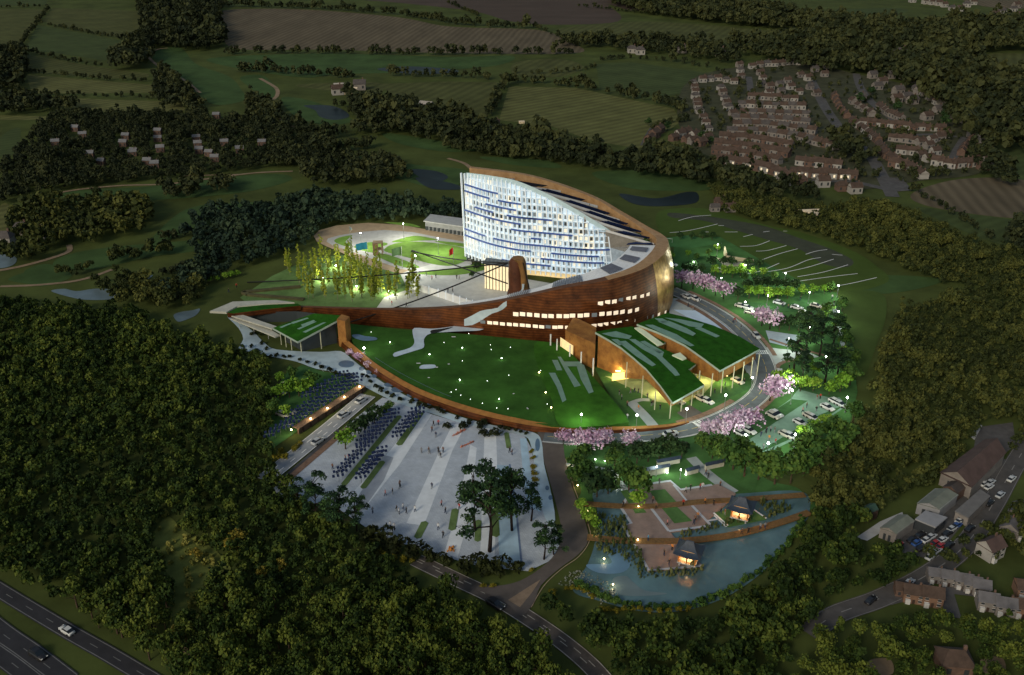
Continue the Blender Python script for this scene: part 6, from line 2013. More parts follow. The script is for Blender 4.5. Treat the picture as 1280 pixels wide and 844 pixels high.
deck([(892, 641), (932, 631), (958, 648), (910, 657.5)], 0, .7, M_TLAWN, 'grass', LA)
bands([[(892, 641), (910, 657)]], .72, .5, M_WHITE, 'step', LA); bands([[(934, 631), (958, 648)]], .725, .5, M_WHITE, 'step', LA); bands([[(889, 641), (908, 658.5)]], .45, .5, M_WHITE, 'step', LA)
# garden walls with tiled caps
M_TILE = mat('dark_blue_tile', (.028, .042, .065), .5, .25, 2.0)
for (a, b, hp, lab) in (((801, 597), (835, 591), 11, 'longest tile capped garden wall, left of the lawn'), ((821, 584), (849, 579), 9, 'tile capped garden wall behind the longest one'), ((857, 595), (872, 591), 9, 'short tile capped garden wall in the middle of the lawn'), ((881, 588), (904, 583), 9, 'tile capped garden wall half hidden by trees on the right')):
    A, B = G(*a), G(*b)
    h = ztop(A, a[1] - hp)
    d = (B - A).normalized(); nn = Vector((-d.y, d.x, 0)) * .3
    W = empty('garden_wall', (A + B) / 2, lab, 'wall')
    mb = MB(); P = [A - nn, B - nn, B + nn, A + nn]; mb.prism([(p.x, p.y) for p in P], 0, h - .4); mb.build('plaster_wall', mat('plaster', (.46, .46, .38), .85, .15, .8), W)
    mb = MB()
    u = Vector((0, 0, 1))
    A2, B2 = A - d * .3, B + d * .3
    mb.loft([[A2 - nn * 2.6 + u * (h - .5), B2 - nn * 2.6 + u * (h - .5)], [A2 + u * (h + .15), B2 + u * (h + .15)], [A2 + nn * 2.6 + u * (h - .5), B2 + nn * 2.6 + u * (h - .5)]], 0, False)
    mb.build('tile_cap', M_TILE, W)
# boardwalks
M_BOARD = mat('timber_boards', (.15, .085, .03), .8, .25, 1.5)
for px, lab, w in (([(718, 628), (773, 632), (826, 632), (873, 627), (927, 624), (1006, 618)], 'upper curved timber boardwalk crossing the garden terrace', 2.0), ([(734, 671), (778, 675), (838, 676), (882, 673), (927, 666), (974, 653), (1012, 640)], 'lower curved timber boardwalk crossing the pond', 2.2)):
    W = empty('boardwalk', G(*px[2]), lab, 'boardwalk')
    p = wpath(px, .8, True, 8)
    mb = MB(); a, b = offs(p, w / 2), offs(p, -w / 2)
    dn = Vector((0, 0, -.25))
    mb.loft([[q + dn for q in a], a, b, [q + dn for q in b]], 0, False); mb.build('deck', M_BOARD, W)
    for q in p[2::6]:
        mb = MB(); mb.box((q.x, q.y, 0), (.6, .6, .55)); mb.build('pier', M_CONC, W)
# pavilions
M_TIMB = mat('lit_timber', (.5, .2, .05), .6, .2, 2.0)
for (x, y, lab, sc, zb) in ((925, 648, 'open timber pavilion with dark tiled roof on the grass square', .88, .7), (860, 704, 'open timber pavilion with dark tiled roof at the pond edge', .88, .6)):
    P = G(x, y, zb)
    V = empty('garden_pavilion', P, lab, 'pavilion')
    rz = -.42
    ca, sa = math.cos(rz), math.sin(rz)
    L = lambda u, v, z: Vector((P.x + (u * ca - v * sa) * sc, P.y + (u * sa + v * ca) * sc, P.z + z * sc))
    W, D = 2.3, 2.1
    for u in (-W, W):
        for v in (-D, D):
            mb = MB(); q = L(u * .85, v * .85, 0); mb.cyl(q, .22, .95, 8); mb.build('stone_foot', M_CONC, V)
    mb = MB(); mb.prism([tuple(L(u, v, 0).xy) for u, v in ((-W - .3, -D - .3), (W + .3, -D - .3), (W + .3, D + .3), (-W - .3, D + .3))], P.z + .95, P.z + 1.2); mb.build('floor', M_CONC, V)
    for u in (-W, 0, W):
        for v in (-D, D):
            mb = MB(); mb.cyl(L(u, v, 1.2), .16, 3.5, 8); mb.build('post', M_TIMB, V)
    mb = MB()
    for (u0, v0, u1, v1) in ((-W, -D, W, -D), (W, -D, W, D), (W, D, -W, D), (-W, D, -W, -D)):
        for zz_ in (1.6, 2.0, 4.5): mb.tube([L(u0, v0, zz_), L(u1, v1, zz_)], .07, 5)
    mb.build('railing', M_TIMB, V)
    mb = MB(); mb.prism([tuple(L(u, v, 0).xy) for u, v in ((-W, -D), (W, -D), (W, D), (-W, D))], P.z + 4.6, P.z + 4.72); mb.build('ceiling', mat('warm_ceiling', (.7, .4, .15), .6, .1, 1), V)
    mb = MB()
    rows = []
    for k in range(7):         # concave hipped roof with upturned corners
        t = k / 6
        ww, dd = (W + 1.4) * (1 - t) + 1.0 * t, (D + 1.4) * (1 - t) + .12 * t
        z = 4.45 + 2.9 * t ** 1.5
        ring_ = []
        for (u, v) in ((-1, -1), (-.5, -1), (0, -1), (.5, -1), (1, -1), (1, -.5), (1, 0), (1, .5), (1, 1), (.5, 1), (0, 1), (-.5, 1), (-1, 1), (-1, .5), (-1, 0), (-1, -.5)):
            up = .5 * (1 - t) ** 2 * (abs(u) * abs(v)) ** 2
            ring_.append(L(u * ww, v * dd, z + up))
        rows.append(ring_)
    mb.loft(rows, 0, False, True); mb.face(rows[-1])
    mb.loft([[q - Vector((0, 0, .22)) for q in rows[0]], rows[0]], 0, False, True)
    rf = mb.build('tiled_roof', M_TILE, V)
    mb = MB(); mb.tube([L(-1.1, 0, 7.45), L(1.1, 0, 7.45)], .16, 6); mb.build('ridge', M_TILE, rf)
    mb = MB(); q = L(0, 0, 4.2); mb.ball((q.x, q.y, q.z), .16, 8); mb.build('lantern', M_LWARM, V)
    glow('pavilion_light', 0, 0, 0, (1, .55, .2), 480, L(0, 0, 3.3), r=.15)

# ------------------------------------------------------------------ racing track, stand, flags
M_SAND = mat('track_sand', (.36, .27, .17), .9, .15, .3)
outer = [(584, 296), (540, 288), (500, 281), (460, 278.5), (420, 282), (399, 288), (392, 295), (396, 302), (408, 308), (425, 315), (445, 325), (468, 334), (500, 342), (530, 346), (560, 346)]
inner = [(584, 303), (550, 297), (515, 290), (480, 287.5), (450, 290), (425, 294), (410, 298), (408, 302), (416, 307), (432, 312), (455, 320), (480, 329), (500, 336), (530, 341), (560, 341)]
sheet('track', outer + inner[::-1], .1, M_SAND, False)
sheet('track_apron', [(584, 303)] + inner[1:] + [(590, 330)], .09, mat('track_apron', (.4, .4, .38), .8, .12, .4), False)
M_LIMEG = grassmat('infield_grass', (.15, .27, .05), .25, .2)
for p in ([(418, 302), (424, 297), (440, 294), (436, 298), (432, 303), (440, 306), (432, 308)], [(442, 309), (460, 303), (480, 303), (484, 306), (470, 311), (466, 316)], [(490, 302), (516, 295), (536, 297), (546, 300), (524, 301), (500, 303)], [(480, 312), (492, 305), (520, 302), (560, 306), (584, 312), (588, 322), (566, 332), (540, 330), (510, 322), (486, 316)],
          [(470, 319), (484, 318), (524, 333), (510, 335), (490, 329)], [(544, 301), (584, 305), (584, 309), (556, 305)], [(480, 278), (510, 279), (526, 284), (512, 283)], [(520, 342), (560, 337), (600, 330), (610, 336), (570, 344)]):
    sheet('infield_lawn', p, .13, M_LIMEG, True, 4)
mb = MB(); q = [G(x, y, .2) for x, y in inner]; strip(mb, q, -.2, .2); tag(mb.build('blue_kerb', mat('blue_paint', (.12, .14, .5), .6, .1, 1)), kind='structure')
mb = MB()
for r in range(6):
    for k in range(9):
        x0 = 436 + k * 7.5 + r * 1.5 - (r > 3) * 5; y0 = 303 - r * 2.4 - k * .45
        if k % 3 == 2 and r % 2: continue
        mb.face([G(x0, y0, .22), G(x0 + 5.4, y0 - .3, .22), G(x0 + 6.4, y0 - 1.7, .22), G(x0 + 1, y0 - 1.4, .22)])
tag(mb.build('paving_grid', M_WHITEC), kind='structure')
GS = empty('grandstand', G(560, 288), 'long grey grandstand behind the racing track', 'grandstand')
a, b, c, d = G(532, 288), G(592, 297), G(600, 288), G(540, 280)
mb = MB(); mb.prism([(p.x, p.y) for p in (a, b, c, d)], 0, 4.2); mb.build('body', mat('stand_wall', (.24, .25, .25), .8, .15, .4), GS)
mb = MB(); cc = (a + b + c + d) / 4; mb.prism([tuple(((p - cc) * 1.06 + cc).xy) for p in (a, b, c, d)], 4.2, 4.7); mb.build('roof', mat('stand_roof', (.36, .37, .37), .7, .1, .4), GS)
for k in range(12):
    p = a.lerp(b, (k + .5) / 12); mb = MB(); mb.box((p.x, p.y - .1, .4), (1.8, .3, 1.7)); mb.build('opening', M_GLASSK, GS)
for (x, y, hp, col, lab, side, fw, fh) in ((461, 336, 34, (.02, .2, .32), 'teal blue flag on a pole beside the racing track', -1, 14, 9), (503, 336, 28, (.05, .1, .04), 'dark green flag on a pole inside the racing track', -1, 12, 10), (567, 329, 20, (.4, .02, .015), 'red flag on a pole at the right of the track', -1, 5, 11), (440, 325, 42, (.25, .3, .34), 'tall pole with a small pale pennant at the left of the track', 1, 3, 4)):
    P = G(x, y); h = ztop(P, y - hp)
    F = empty('flag', P, lab, 'flag')
    mb = MB(); mb.tube([(P.x, P.y, 0), (P.x, P.y, h)], [.13, .09], 6); mb.build('flagpole', M_POLE, F)
    k_ = S(y)
    w, hh = fw / k_, fh / k_ / .9
    mb = MB()
    rows = []
    for i in range(7):
        t = i / 6
        u = P.x + side * w * t; v = P.y + .35 * math.sin(t * 5)
        rows.append([Vector((u, v, h - .2 - t * hh * .25)), Vector((u, v + .1, h - hh - t * hh * .2 + (.25 * hh if fw == 5 else 0)))])
    mb.loft(rows, 0, True); mb.build('cloth', mat('flag_%d' % x, col, .8, .1, 1), F)
TW = empty('lookout_tower', G(473, 318), 'small wooden lookout tower with plants on top in the track infield', 'tower')
P = G(473, 318); h = ztop(P, 303)
mb = MB()
for u in (-1.9, 1.9):
    for v in (-1.5, 1.5): mb.box((P.x + u, P.y + v, 0), (.35, .35, h))
mb.build('frame', M_PATH, TW)
mb = MB(); mb.box((P.x - 1.0, P.y, 0), (1.9, 3.0, h * .96)); mb.build('timber_panel', mat('lookout_wood', (.22, .14, .08), .8, .2, 1.0), TW)
for z in (h * .45, h): mb = MB(); mb.box((P.x, P.y, z), (4.2, 3.4, .25)); mb.build('platform', M_PATH, TW)
# ------------------------------------------------------------------ houses
M_RED = mat('red_brown_tiles', (.07, .046, .034), .85, .3, .5)
M_GRYT = mat('grey_brown_tiles', (.075, .066, .062), .85, .3, .5)
M_PWALL = mat('pale_render_wall', (.2, .18, .165), .85, .2, .4)
M_BWALL = mat('brick_wall', (.12, .075, .057), .85, .25, .6)
M_WWALL = mat('white_wall', (.31, .295, .275), .8, .12, .4)
M_HWIN = mat('house_window', (.04, .045, .05), .2, 0)
M_WFRAME = mat('white_frame', (.55, .54, .52), .6, 0)
HP = {}


def house_proto(kind, L=6.4, W=5.2, H=3.6, RH=2.0, roof=None, wall=None, win=False, hip=False, chim=True, glass=None):
    root = empty(kind, (0, 0, 0))
    mb = MB()
    x, y = L / 2, W / 2
    mb.box((0, 0, -.2), (L, W, H + .2))
    if not hip:
        for s in (-1, 1): mb.face([(s * x, -y * s, H), (s * x, y * s, H), (s * x, 0, H + RH)])
    mb.build('wall', wall, root)
    mb = MB()
    e = .35
    k = x * .5 if hip else x + e
    A = [(-x - e, -y - e, H - .15), (x + e, -y - e, H - .15), (x + e, y + e, H - .15), (-x - e, y + e, H - .15)]
    r0, r1 = (-k, 0, H + RH + .12), (k, 0, H + RH + .12)
    for q in ([A[0], A[1], r1, r0], [A[2], A[3], r0, r1]): mb.face(q)
    if hip: mb.face([A[1], A[2], r1]); mb.face([A[3], A[0], r0])
    mb.face([A[3], A[2], A[1], A[0]])
    rf = mb.build('roof', roof, root)
    if chim:
        mb = MB(); mb.box((x * .55, .4, H + RH * .5), (.7, .5, RH * .5 + 1.0)); mb.build('chimney', M_BWALL, rf)
    if win:
        for s in (-1, 1):
            for ix in (-.3, .3):
                for zz in (.9, H - 1.35):
                    mb = MB(); mb.box((ix * L, s * (y + .03), zz), (1.1, .1, .95)); w = mb.build('window', M_HWIN, root)
                    mb = MB(); mb.box((ix * L, s * (y + .04), zz - .12), (1.4, .16, .12)); mb.box((ix * L, s * (y + .04), zz + .95), (1.4, .16, .12)); mb.build('frame', M_WFRAME, w)
        mb = MB(); mb.box((0, -y - .04, 0), (.9, .1, 1.9)); mb.build('door', M_SOIL, root)
        mb = MB(); mb.box((-.28 * L, -y - .4, 0), (1.6, .9, 1.9)); mb.build('bay', M_WFRAME, root)
    else:
        for ix in (-.28, .28):
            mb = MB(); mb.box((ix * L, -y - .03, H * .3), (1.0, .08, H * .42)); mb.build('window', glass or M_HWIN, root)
    return root


KINDS_ = {
    'pr': dict(roof=M_RED, wall=M_PWALL), 'pg': dict(roof=M_GRYT, wall=M_PWALL), 'wr': dict(roof=M_RED, wall=M_WWALL), 'wg': dict(roof=M_GRYT, wall=M_WWALL, hip=True), 'br': dict(roof=M_RED, wall=M_BWALL), 'bh': dict(roof=M_RED, wall=M_BWALL, hip=True)}
KINDS_['wl'] = dict(roof=M_RED, wall=M_WWALL, glass=mat('warm_house_window', (.9, .75, .5), .4, 0, emit=.28, ecol=(1, .85, .6)))  # glowing panes stand in for sun highlights on the front row houses
HUSED = {}
HS = .86


def house(x, y, ang, kind, sc=1.0, name='house', z=0.05):
    if kind not in HP: HP[kind] = house_proto(name, **KINDS_[kind])
    o = HP[kind] if kind not in HUSED else copy_tree(HP[kind])
    HUSED[kind] = 1
    if not o.name.startswith(name): o.name = name
    o.location = G(x, y, z); o.rotation_euler = (0, 0, ang); o['category'] = 'house'
    sc *= HS
    o.scale = (sc, sc * random.uniform(.94, 1.06), sc * random.uniform(.94, 1.08))
    return o


def hrow(spots, ang, kinds, noun, sc=1.0, way='from the left', jit=.12):
    out = []
    for k, s in enumerate(spots):
        a = ang(k, s) if callable(ang) else ang
        out.append(house(s[0], s[1], a + random.uniform(-jit, jit), kinds[k % len(kinds)], sc * random.uniform(.94, 1.08)))
    number_row(out, noun, noun.replace('house', 'houses', 1), key=(None if way == 'from the left' else (lambda o: -PX(o.location)[1])), way=way)
    return out


def along(pts, n):
    w = [G(*p) for p in pts]
    L = [0]
    for a, b in zip(w[:-1], w[1:]): L.append(L[-1] + (b - a).length)
    out = []
    for k in range(n):
        s = L[-1] * (k + .5) / n
        for i in range(len(w) - 1):
            if L[i + 1] >= s:
                t = (s - L[i]) / (L[i + 1] - L[i]); p = w[i].lerp(w[i + 1], t)
                d = (w[i + 1] - w[i]); out.append((*PX(p), math.atan2(d.y, d.x))); break
    return out


dirang = lambda off=0.0: (lambda k, s: s[2] + off)
F = 'from the front'
hrow([(867, 106), (868, 112), (869, 118), (869, 124), (871, 130), (872, 136), (874, 142), (879, 150), (882, 157), (885, 164)], .15, ['wg', 'pr', 'wr'], 'pale house in the column beside the green field', .95, F)
hrow([(878, 103), (887, 102), (897, 101), (908, 103), (917, 105)], .1, ['wr', 'wg'], 'house in the short row at the top left of the estate', 1.0)
hrow([(924, 84), (925, 91), (926, 98)], .2, ['pr', 'wg'], 'house in the little column below the tree belt', .95, F)
hrow([(940, 86), (949, 84), (958, 83), (967, 83), (976, 82), (985, 81), (994, 81), (1003, 81)], .1, ['wr', 'pr', 'wg'], 'house in the topmost row of the estate', 1.05)
hrow([(901, 113), (903, 119), (906, 126), (908, 132), (910, 138), (916, 145)], .2, ['wg', 'pr'], 'pale house in the second column of the estate', 1.0, F)
hrow([(950, 94), (953, 101), (951, 108), (962, 112), (961, 119), (974, 108), (984, 104), (988, 112), (976, 117), (1000, 97), (1010, 101), (1018, 90), (1030, 96), (1034, 86), (1012, 112), (1020, 120), (998, 118)], .2, ['pr', 'wr', 'pg'], 'house in the loose group left of the main estate road', 1.0)
hrow(along([(914, 152), (960, 153), (1012, 158)], 9), dirang(), ['pg', 'pr'], 'house in the first row of the brown roofed block', 1.1)
hrow(along([(916, 160), (960, 161), (1020, 168)], 9), dirang(), ['pr', 'pg'], 'house in the second row of the brown roofed block', 1.1)
hrow(along([(908, 168), (950, 169), (1000, 176), (1028, 184)], 10), dirang(), ['pg', 'pr'], 'house in the third row of the brown roofed block', 1.1)
hrow(along([(900, 176), (940, 178), (990, 187)], 9), dirang(), ['pr', 'br'], 'house in the fourth row of the brown roofed block', 1.1)
hrow(along([(894, 184), (930, 187), (985, 197)], 9), dirang(), ['br', 'pr'], 'house in the fifth row of the brown roofed block', 1.1)
hrow(along([(890, 192), (930, 196), (975, 206)], 8), dirang(), ['br', 'pr'], 'house in the sixth row of the brown roofed block', 1.05)
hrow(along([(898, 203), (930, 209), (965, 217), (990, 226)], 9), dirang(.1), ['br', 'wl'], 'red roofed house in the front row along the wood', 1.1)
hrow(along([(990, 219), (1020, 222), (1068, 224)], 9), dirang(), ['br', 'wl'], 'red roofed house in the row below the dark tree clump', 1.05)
hrow([(979, 231), (1000, 230), (1028, 233), (1052, 238), (1068, 241)], .1, ['wr', 'bh'], 'separate house at the front tip of the estate', 1.15)
hrow([(812, 178), (818, 172), (824, 166)], .9, ['br'], 'brick terrace house at the left corner of the estate', 1.15)
hrow([(842, 176), (850, 172), (858, 169), (858, 178), (868, 172), (866, 180), (876, 182), (884, 176)], .6, ['br', 'wr', 'pr'], 'house in the cluster at the left front of the estate', 1.05)
hrow(along([(1042, 122), (1050, 138), (1060, 150)], 6), dirang(), ['br'], 'dark red terrace house beside the main estate road', 1.0, F, .03)
hrow(along([(1064, 154), (1084, 168), (1098, 180)], 7), dirang(), ['br', 'wr'], 'terrace house in the upper diagonal terrace', 1.0, 'from the left', .03)
hrow(along([(1098, 184), (1108, 198), (1124, 208)], 6), dirang(), ['br'], 'terrace house in the lower diagonal terrace', 1.05, 'from the left', .03)
hrow(along([(1112, 208), (1134, 212), (1154, 224)], 6), dirang(), ['br', 'wr'], 'terrace house near the small car park', 1.1, 'from the left', .05)
hrow(along([(1076, 156), (1100, 158), (1140, 163), (1180, 164)], 12), dirang(), ['wr', 'br'], 'white fronted terrace house in the long level terrace', 1.0, 'from the left', .03)
hrow(along([(1098, 136), (1112, 146), (1128, 152)], 6), dirang(), ['pr'], 'terrace house beside the second estate road', 1.0, 'from the left', .03)
hrow([(1090, 98), (1102, 106), (1112, 98), (1096, 112), (1130, 99), (1140, 103), (1075, 126), (1120, 128), (1132, 126), (1148, 118), (1160, 121), (1122, 118), (1140, 130), (1158, 150), (1172, 142), (1186, 134), (1190, 148)], .3, ['pg', 'pr', 'pg'], 'large house among the trees at the upper right of the estate', 1.25)
hrow([(1206, 154), (1216, 160), (1224, 166), (1240, 164), (1252, 168), (1258, 174), (1216, 172), (1228, 178)], .2, ['pr', 'wr'], 'house at the right end of the estate', 1.1)
hrow(along([(1216, 176), (1206, 186), (1200, 196)], 5), dirang(), ['br'], 'terrace house in the steep terrace on the right', 1.0, F, .03)
hrow([(1164, 178), (1174, 176), (1182, 172), (1160, 186), (1168, 194), (1150, 198), (1160, 202), (1150, 182)], .3, ['wr', 'pr'], 'house in the garden block inside the estate', 1.0)
hrow(along([(1168, 207), (1190, 210), (1214, 208)], 7), dirang(), ['wr', 'br'], 'house in the row above the brown heath', 1.1)
hrow([(1224, 190), (1232, 194), (1222, 202), (1234, 205), (1228, 212)], .2, ['br', 'pr'], 'house in the last group beside the right meadow', 1.05)
hrow([(1157, 5), (1165, 6), (1173, 7)], .05, ['wr'], 'white terrace house at the top edge of the view', 1.5)
hrow([(1180, 9), (1190, 13), (1200, 14), (1208, 9), (1216, 6), (1140, 3)], .1, ['wr', 'wg'], 'white house in the hamlet at the top right', 1.4)
hrow([(1243, 22), (1252, 18), (1258, 26), (1266, 15), (1274, 22), (1262, 32), (1238, 36), (1248, 34), (1270, 10)], .2, ['pr', 'wg'], 'house in the brick village at the far top right corner', 1.5)
hrow([(1125, 74)], .1, ['wg'], 'lone pale house in the woodland right of the estate', 2.0)
hrow([(1188, 30)], .1, ['pg'], 'lone grey house in the far woodland', 1.6)
hrow([(1020, 32), (1040, 36), (1060, 38), (880, 66), (900, 70), (852, 66)], .1, ['wg', 'pg'], 'distant house half hidden in the tree belt', 1.4)
hrow([(790, 66), (800, 68)], .1, ['wg'], 'pale farm house on the belt above the green field', 1.4)
hrow(along([(934, 124), (998, 127)], 6), dirang(), ['pr', 'wr'], 'house in the street between the column and the main road', 1.0)
hrow(along([(922, 134), (1006, 137)], 8), dirang(), ['pg', 'wr'], 'house in the upper street above the brown roofed block', 1.0)
hrow(along([(924, 144), (1012, 147)], 8), dirang(), ['pr', 'pg'], 'house in the lower street above the brown roofed block', 1.0)
hrow(along([(1000, 176), (1046, 188)], 4), dirang(), ['br', 'pr'], 'house right of the brown roofed block', 1.1)
hrow(along([(996, 206), (1050, 212)], 5), dirang(), ['wr', 'br'], 'house in front of the dark tree clump', 1.1)
hrow(along([(1062, 128), (1092, 148)], 4), dirang(), ['pr'], 'house between the two estate roads', 1.0)
hrow(along([(1140, 112), (1176, 134)], 4), dirang(), ['pg', 'wr'], 'house along the upper lane of the estate', 1.1)
hrow(along([(1112, 176), (1146, 180)], 4), dirang(), ['pr'], 'house behind the long level terrace', 1.0)
hrow(along([(1122, 192), (1146, 194)], 3), dirang(), ['wr', 'pr'], 'house in the gardens above the small car park', 1.0)
# cottages in the left wood
KINDS_['cot'] = dict(roof=mat('pale_slate', (.15, .15, .155), .7, .15, .4), wall=M_BWALL, L=7.5, W=5, H=4.6, RH=2.2)
cs = [house(x, y, random.uniform(-.2, .3), 'cot', .72, 'cottage') for x, y in CT_]
number_row(cs, 'grey roofed cottage in the dark left wood', 'grey roofed cottages in the wood')
hrow([(28, 292), (48, 298), (8, 306)], .1, ['wg'], 'pale house at the left edge below the square wood', 1.2)

# farms
KINDS_['barn'] = dict(roof=mat('pale_barn_roof', (.34, .31, .27), .7, .15, .4), wall=M_WWALL, L=14, W=8, H=4, RH=2.2, chim=False)
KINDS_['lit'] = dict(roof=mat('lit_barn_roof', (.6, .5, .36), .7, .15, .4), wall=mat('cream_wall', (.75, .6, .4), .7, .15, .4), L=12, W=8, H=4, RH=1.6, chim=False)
for x, y, a, k, s, lab in ((428, 113, .2, 'barn', 1.0, 'pale barn of the white farm, behind its yard'), (438, 117, .1, 'lit', 1.0, 'cream barn of the white farm, in front'), (422, 118, .3, 'wr', 1.5, 'farm house left of the white barns'), (450, 112, .1, 'pg', 1.6, 'small shed right of the white barns'),
                        (533, 134, -.4, 'barn', .8, 'grey farm shed below the hay field'), (545, 142, -.2, 'lit', .8, 'cream farm building below the hay field'), (598, 160, 0, 'pr', 1.4, 'red roofed house in the trees beyond the tower'), (618, 160, 0, 'br', 1.2, 'second red roofed house in the trees beyond the tower'),
                        (634, 167, .1, 'lit', .35, 'tiny cream hut below the pale striped field'), (652, 154, .1, 'lit', .35, 'tiny cream hut at the edge of the pale striped field'),
                        (900, 258, .1, 'br', 1.0, 'brick ruin house above the contour field'), (912, 264, .1, 'pr', .9, 'low brick house above the contour field'), (893, 264, .1, 'pg', .8, 'small grey house above the contour field')):
    o = house(x, y, a, k, s, 'farm_building'); o['label'] = lab
    o['category'] = 'barn' if k in ('barn', 'lit') else 'house'
o = empty('lit_shelter', G(1012, 266), 'cream triangular shelter roof in the dark wood below the estate', 'shelter')
P = [G(998, 262, 4), G(1024, 261, 4.5), G(1023, 269, 3.2)]
mb = MB(); mb.prism([(p.x, p.y) for p in P], [p.z - .5 for p in P], [p.z for p in P]); mb.build('roof', MATS['lit_barn_roof'], o)
for p in P: mb = MB(); mb.box((p.x * .995, p.y, 0), (.4, .4, p.z - .5)); mb.build('post', M_SOIL, o)
o = empty('concrete_wall', G(920, 322), 'warm lit pale concrete wall on the lawn below the contour field', 'wall')
a, b, c = G(905, 318), G(907, 326), G(942, 328)
mb = MB()
for p, q, h in ((a, b, 3.6), (b, c, 2.4)):
    d = (q - p).normalized(); nn = Vector((-d.y, d.x, 0)) * .3
    P = [p - nn, q - nn, q + nn, p + nn]; mb.prism([(v.x, v.y) for v in P], 0, [h, 1.2 if q is c else h, 1.2 if q is c else h, h])
mb.build('concrete', mat('warm_concrete', (.5, .43, .28), .8, .15, .5), o)
sheet('terrace_paving', [(896, 322), (908, 326), (944, 330), (926, 334), (904, 332)], .12, mat('sand_paving', (.42, .38, .27), .85, .15, .4), False)
o = empty('goal', G(833, 303), 'white football goal on the small pitch', 'goal')
P = G(827, 303); Q = G(840, 304)
mb = MB(); mb.tube([P, P + Vector((0, 0, 2)), Q + Vector((0, 0, 2)), Q], .09, 5); mb.build('goal_frame', M_WHITE, o)

# sheds and houses at the lower right
def shed(px, h, rh, roofm, wallm, label, name='workshop', ridge=True):
    """px: four ground corners, ridge runs from the middle of side 0-1 to the middle of side 2-3"""
    P = [G(*p) for p in px]
    c = sum(P, Vector()) / 4
    root = empty(name, c, label, 'shed')
    u = Vector((0, 0, 1))
    mb = MB(); mb.prism([(p.x, p.y) for p in P], 0, h)
    if rh: 
        m0, m1 = (P[0] + P[1]) / 2, (P[2] + P[3]) / 2
        mb.face([P[0] + u * h, P[1] + u * h, m0 + u * (h + rh)]); mb.face([P[2] + u * h, P[3] + u * h, m1 + u * (h + rh)])
    mb.build('wall', wallm, root)
    E = [c + (p - c) * 1.06 for p in P]
    mb = MB()
    if rh:
        m0, m1 = (E[0] + E[1]) / 2 + u * (h + rh + .15), (E[2] + E[3]) / 2 + u * (h + rh + .15)
        z = u * (h - .1)
        mb.face([E[1] + z, E[2] + z, m1, m0]); mb.face([E[3] + z, E[0] + z, m0, m1]); mb.face([q + z for q in E][::-1])
    else:
        mb.prism([(p.x, p.y) for p in E], h, h + .35)
    mb.build('roof', roofm, root)
    d = (P[1] - P[0])
    for t in (.25, .55):
        q = P[0] + d * t; mb = MB(); nn = Vector((d.y, -d.x, 0)).normalized() * .06
        mb.face([q + nn, q + d * .16 + nn, q + d * .16 + nn + u * h * .6, q + nn + u * h * .6]); mb.build('door', M_HWIN, root)
    return root


M_BRF = mat('brown_shed_roof', (.085, .055, .048), .8, .2, .4)
M_GGR = mat('grey_green_roof', (.15, .165, .135), .8, .15, .4)
M_LGR = mat('light_grey_roof', (.25, .25, .26), .7, .12, .4)
shed([(1173, 606), (1211, 624), (1252, 582), (1226, 566)], 4.2, 2.4, M_BRF, M_PWALL, 'long brown roofed hall with a pale gable at the main road')
shed([(1176, 620), (1194, 628), (1208, 618), (1190, 610)], 3, 1, mat('dark_shed_roof', (.06, .05, .047), .8, .2, .4), M_BWALL, 'dark low shed attached below the long brown hall')
shed([(1144, 642), (1172, 650), (1194, 632), (1166, 624)], 3.4, .8, M_GGR, M_LGR, 'grey green shed with a pale front in the middle of the yard')
shed([(1142, 662), (1166, 672), (1180, 660), (1154, 652)], 3, 0, M_LGR, M_HWIN, 'flat white carport in the workshop yard', 'carport')
shed([(1098, 672), (1118, 680), (1140, 664), (1120, 656)], 3.2, .7, M_GGR, M_PWALL, 'grey green roofed shed next to the white lit yard')
shed([(1072, 646), (1082, 654), (1096, 648), (1085, 640)], 2.8, .8, mat('dark_green_roof', (.035, .075, .055), .8, .2, .4), M_SOIL, 'small dark green shed at the edge of the wood')
shed([(1192, 650), (1208, 658), (1234, 632), (1222, 624)], 2.6, 0, mat('flat_grey_roof', (.14, .135, .13), .85, .15, .4), M_PWALL, 'flat grey roofed store beside the main road')
for k_, kw in (('sb', dict(roof=M_RED, wall=mat('orange_brick', (.2, .115, .075), .85, .2, .6))), ('sg', dict(roof=mat('grey_tiles', (.12, .115, .12), .85, .2, .5), wall=M_PWALL)), ('sw', dict(roof=M_BRF, wall=M_WWALL))):
    KINDS_[k_] = dict(L=6.8, W=6, H=4.2, RH=2.3, win=True, **kw)
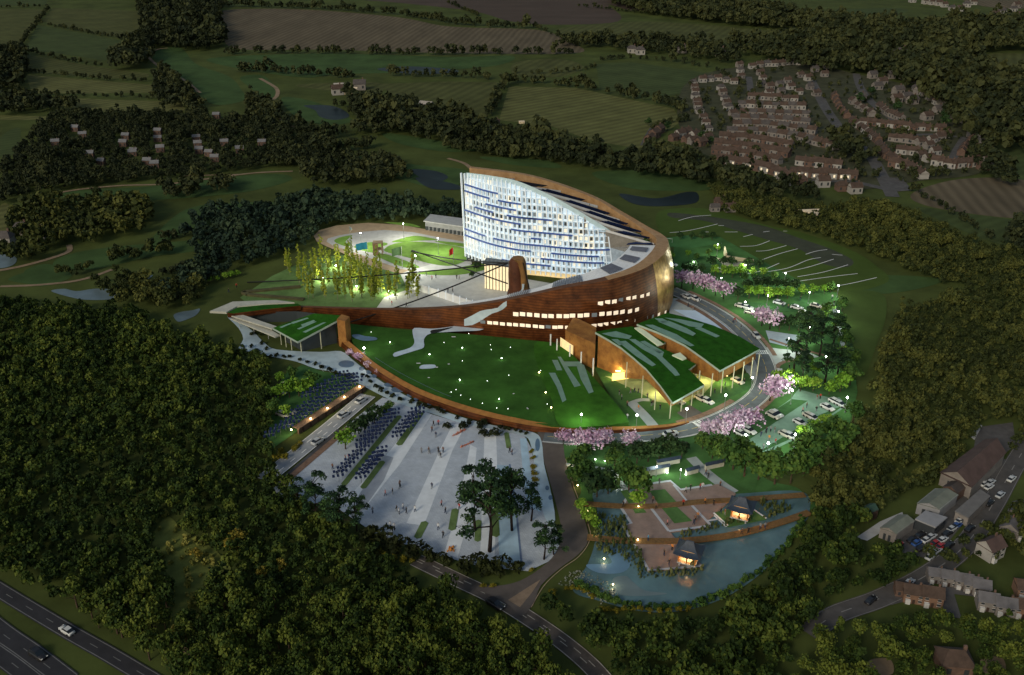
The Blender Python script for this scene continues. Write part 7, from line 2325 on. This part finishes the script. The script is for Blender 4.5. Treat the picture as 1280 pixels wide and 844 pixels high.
for x, y, a, k, s, lab in ((1140, 748, -.25, 'sb', 1.0, 'orange brick semi detached house, left of the pair by the side street'), (1163, 752, -.25, 'sb', 1.0, 'orange brick semi detached house, right of the pair by the side street'), (1128, 742, -.2, 'br', .9, 'low brick house behind the orange pair'),
                        (1168, 724, -.2, 'sg', .8, 'pale house with grey roof below the main road, left of two'), (1184, 728, -.2, 'sg', .8, 'pale house with grey roof below the main road, right of two'),
                        (1202, 732, -.25, 'sg', .85, 'grey roofed terrace house at the left end of the short terrace'), (1213, 736, -.25, 'sg', .85, 'grey roofed terrace house in the middle of the short terrace'), (1224, 740, -.25, 'sg', .85, 'grey roofed terrace house at the right end of the short terrace'),
                        (1232, 758, -.25, 'sg', .95, 'grey roofed house with bay in the lower right row, leftmost'), (1254, 764, -.25, 'sg', .95, 'grey roofed house with bay in the lower right row, second from left'), (1276, 766, -.2, 'sb', .95, 'brick house at the lower right edge of the row'), (1280, 742, -.2, 'sb', 1.0, 'brick house behind the row at the right edge'),
                        (1236, 694, .5, 'sw', 1.15, 'white gabled house across the main road'), (1262, 668, .9, 'sg', 1.1, 'dark roofed house in the roadside row, lower'), (1272, 648, .9, 'sg', 1.1, 'dark roofed house in the roadside row, upper'), (1190, 836, -.1, 'bh', 1.5, 'lone brown hipped house at the bottom edge')):
    o = house(x, y, a, k, s * .76); o['label'] = lab
hs_ = []
for x, y in ((1100, 832), (1084, 840), (1240, 830)):
    sheet('bare_earth', [(x - 14, y - 6), (x + 12, y - 8), (x + 16, y + 10), (x - 8, y + 12)], .1, M_PATH)
# trees scattered through the estate
pts = []
g_ = random.Random(11)
EST = [(862, 100), (1000, 78), (1060, 90), (1180, 120), (1240, 170), (1230, 214), (1150, 226), (1070, 236), (960, 214), (860, 180)]
for k in range(620):
    x, y = g_.uniform(850, 1245), g_.uniform(80, 236)
    if inpoly(x, y, EST): pts.append(tuple(G(x, y).xy))
mass('garden_trees', pts, 1.0, 2.3, LOD_F, L_FAR, label='small trees and hedges in the gardens of the estate', cat='trees', z0=.3)
sheet('estate_gardens', EST, .06, mat('garden_ground', (.055, .058, .032), .95, .35, .12, detail=8, spec=.1))
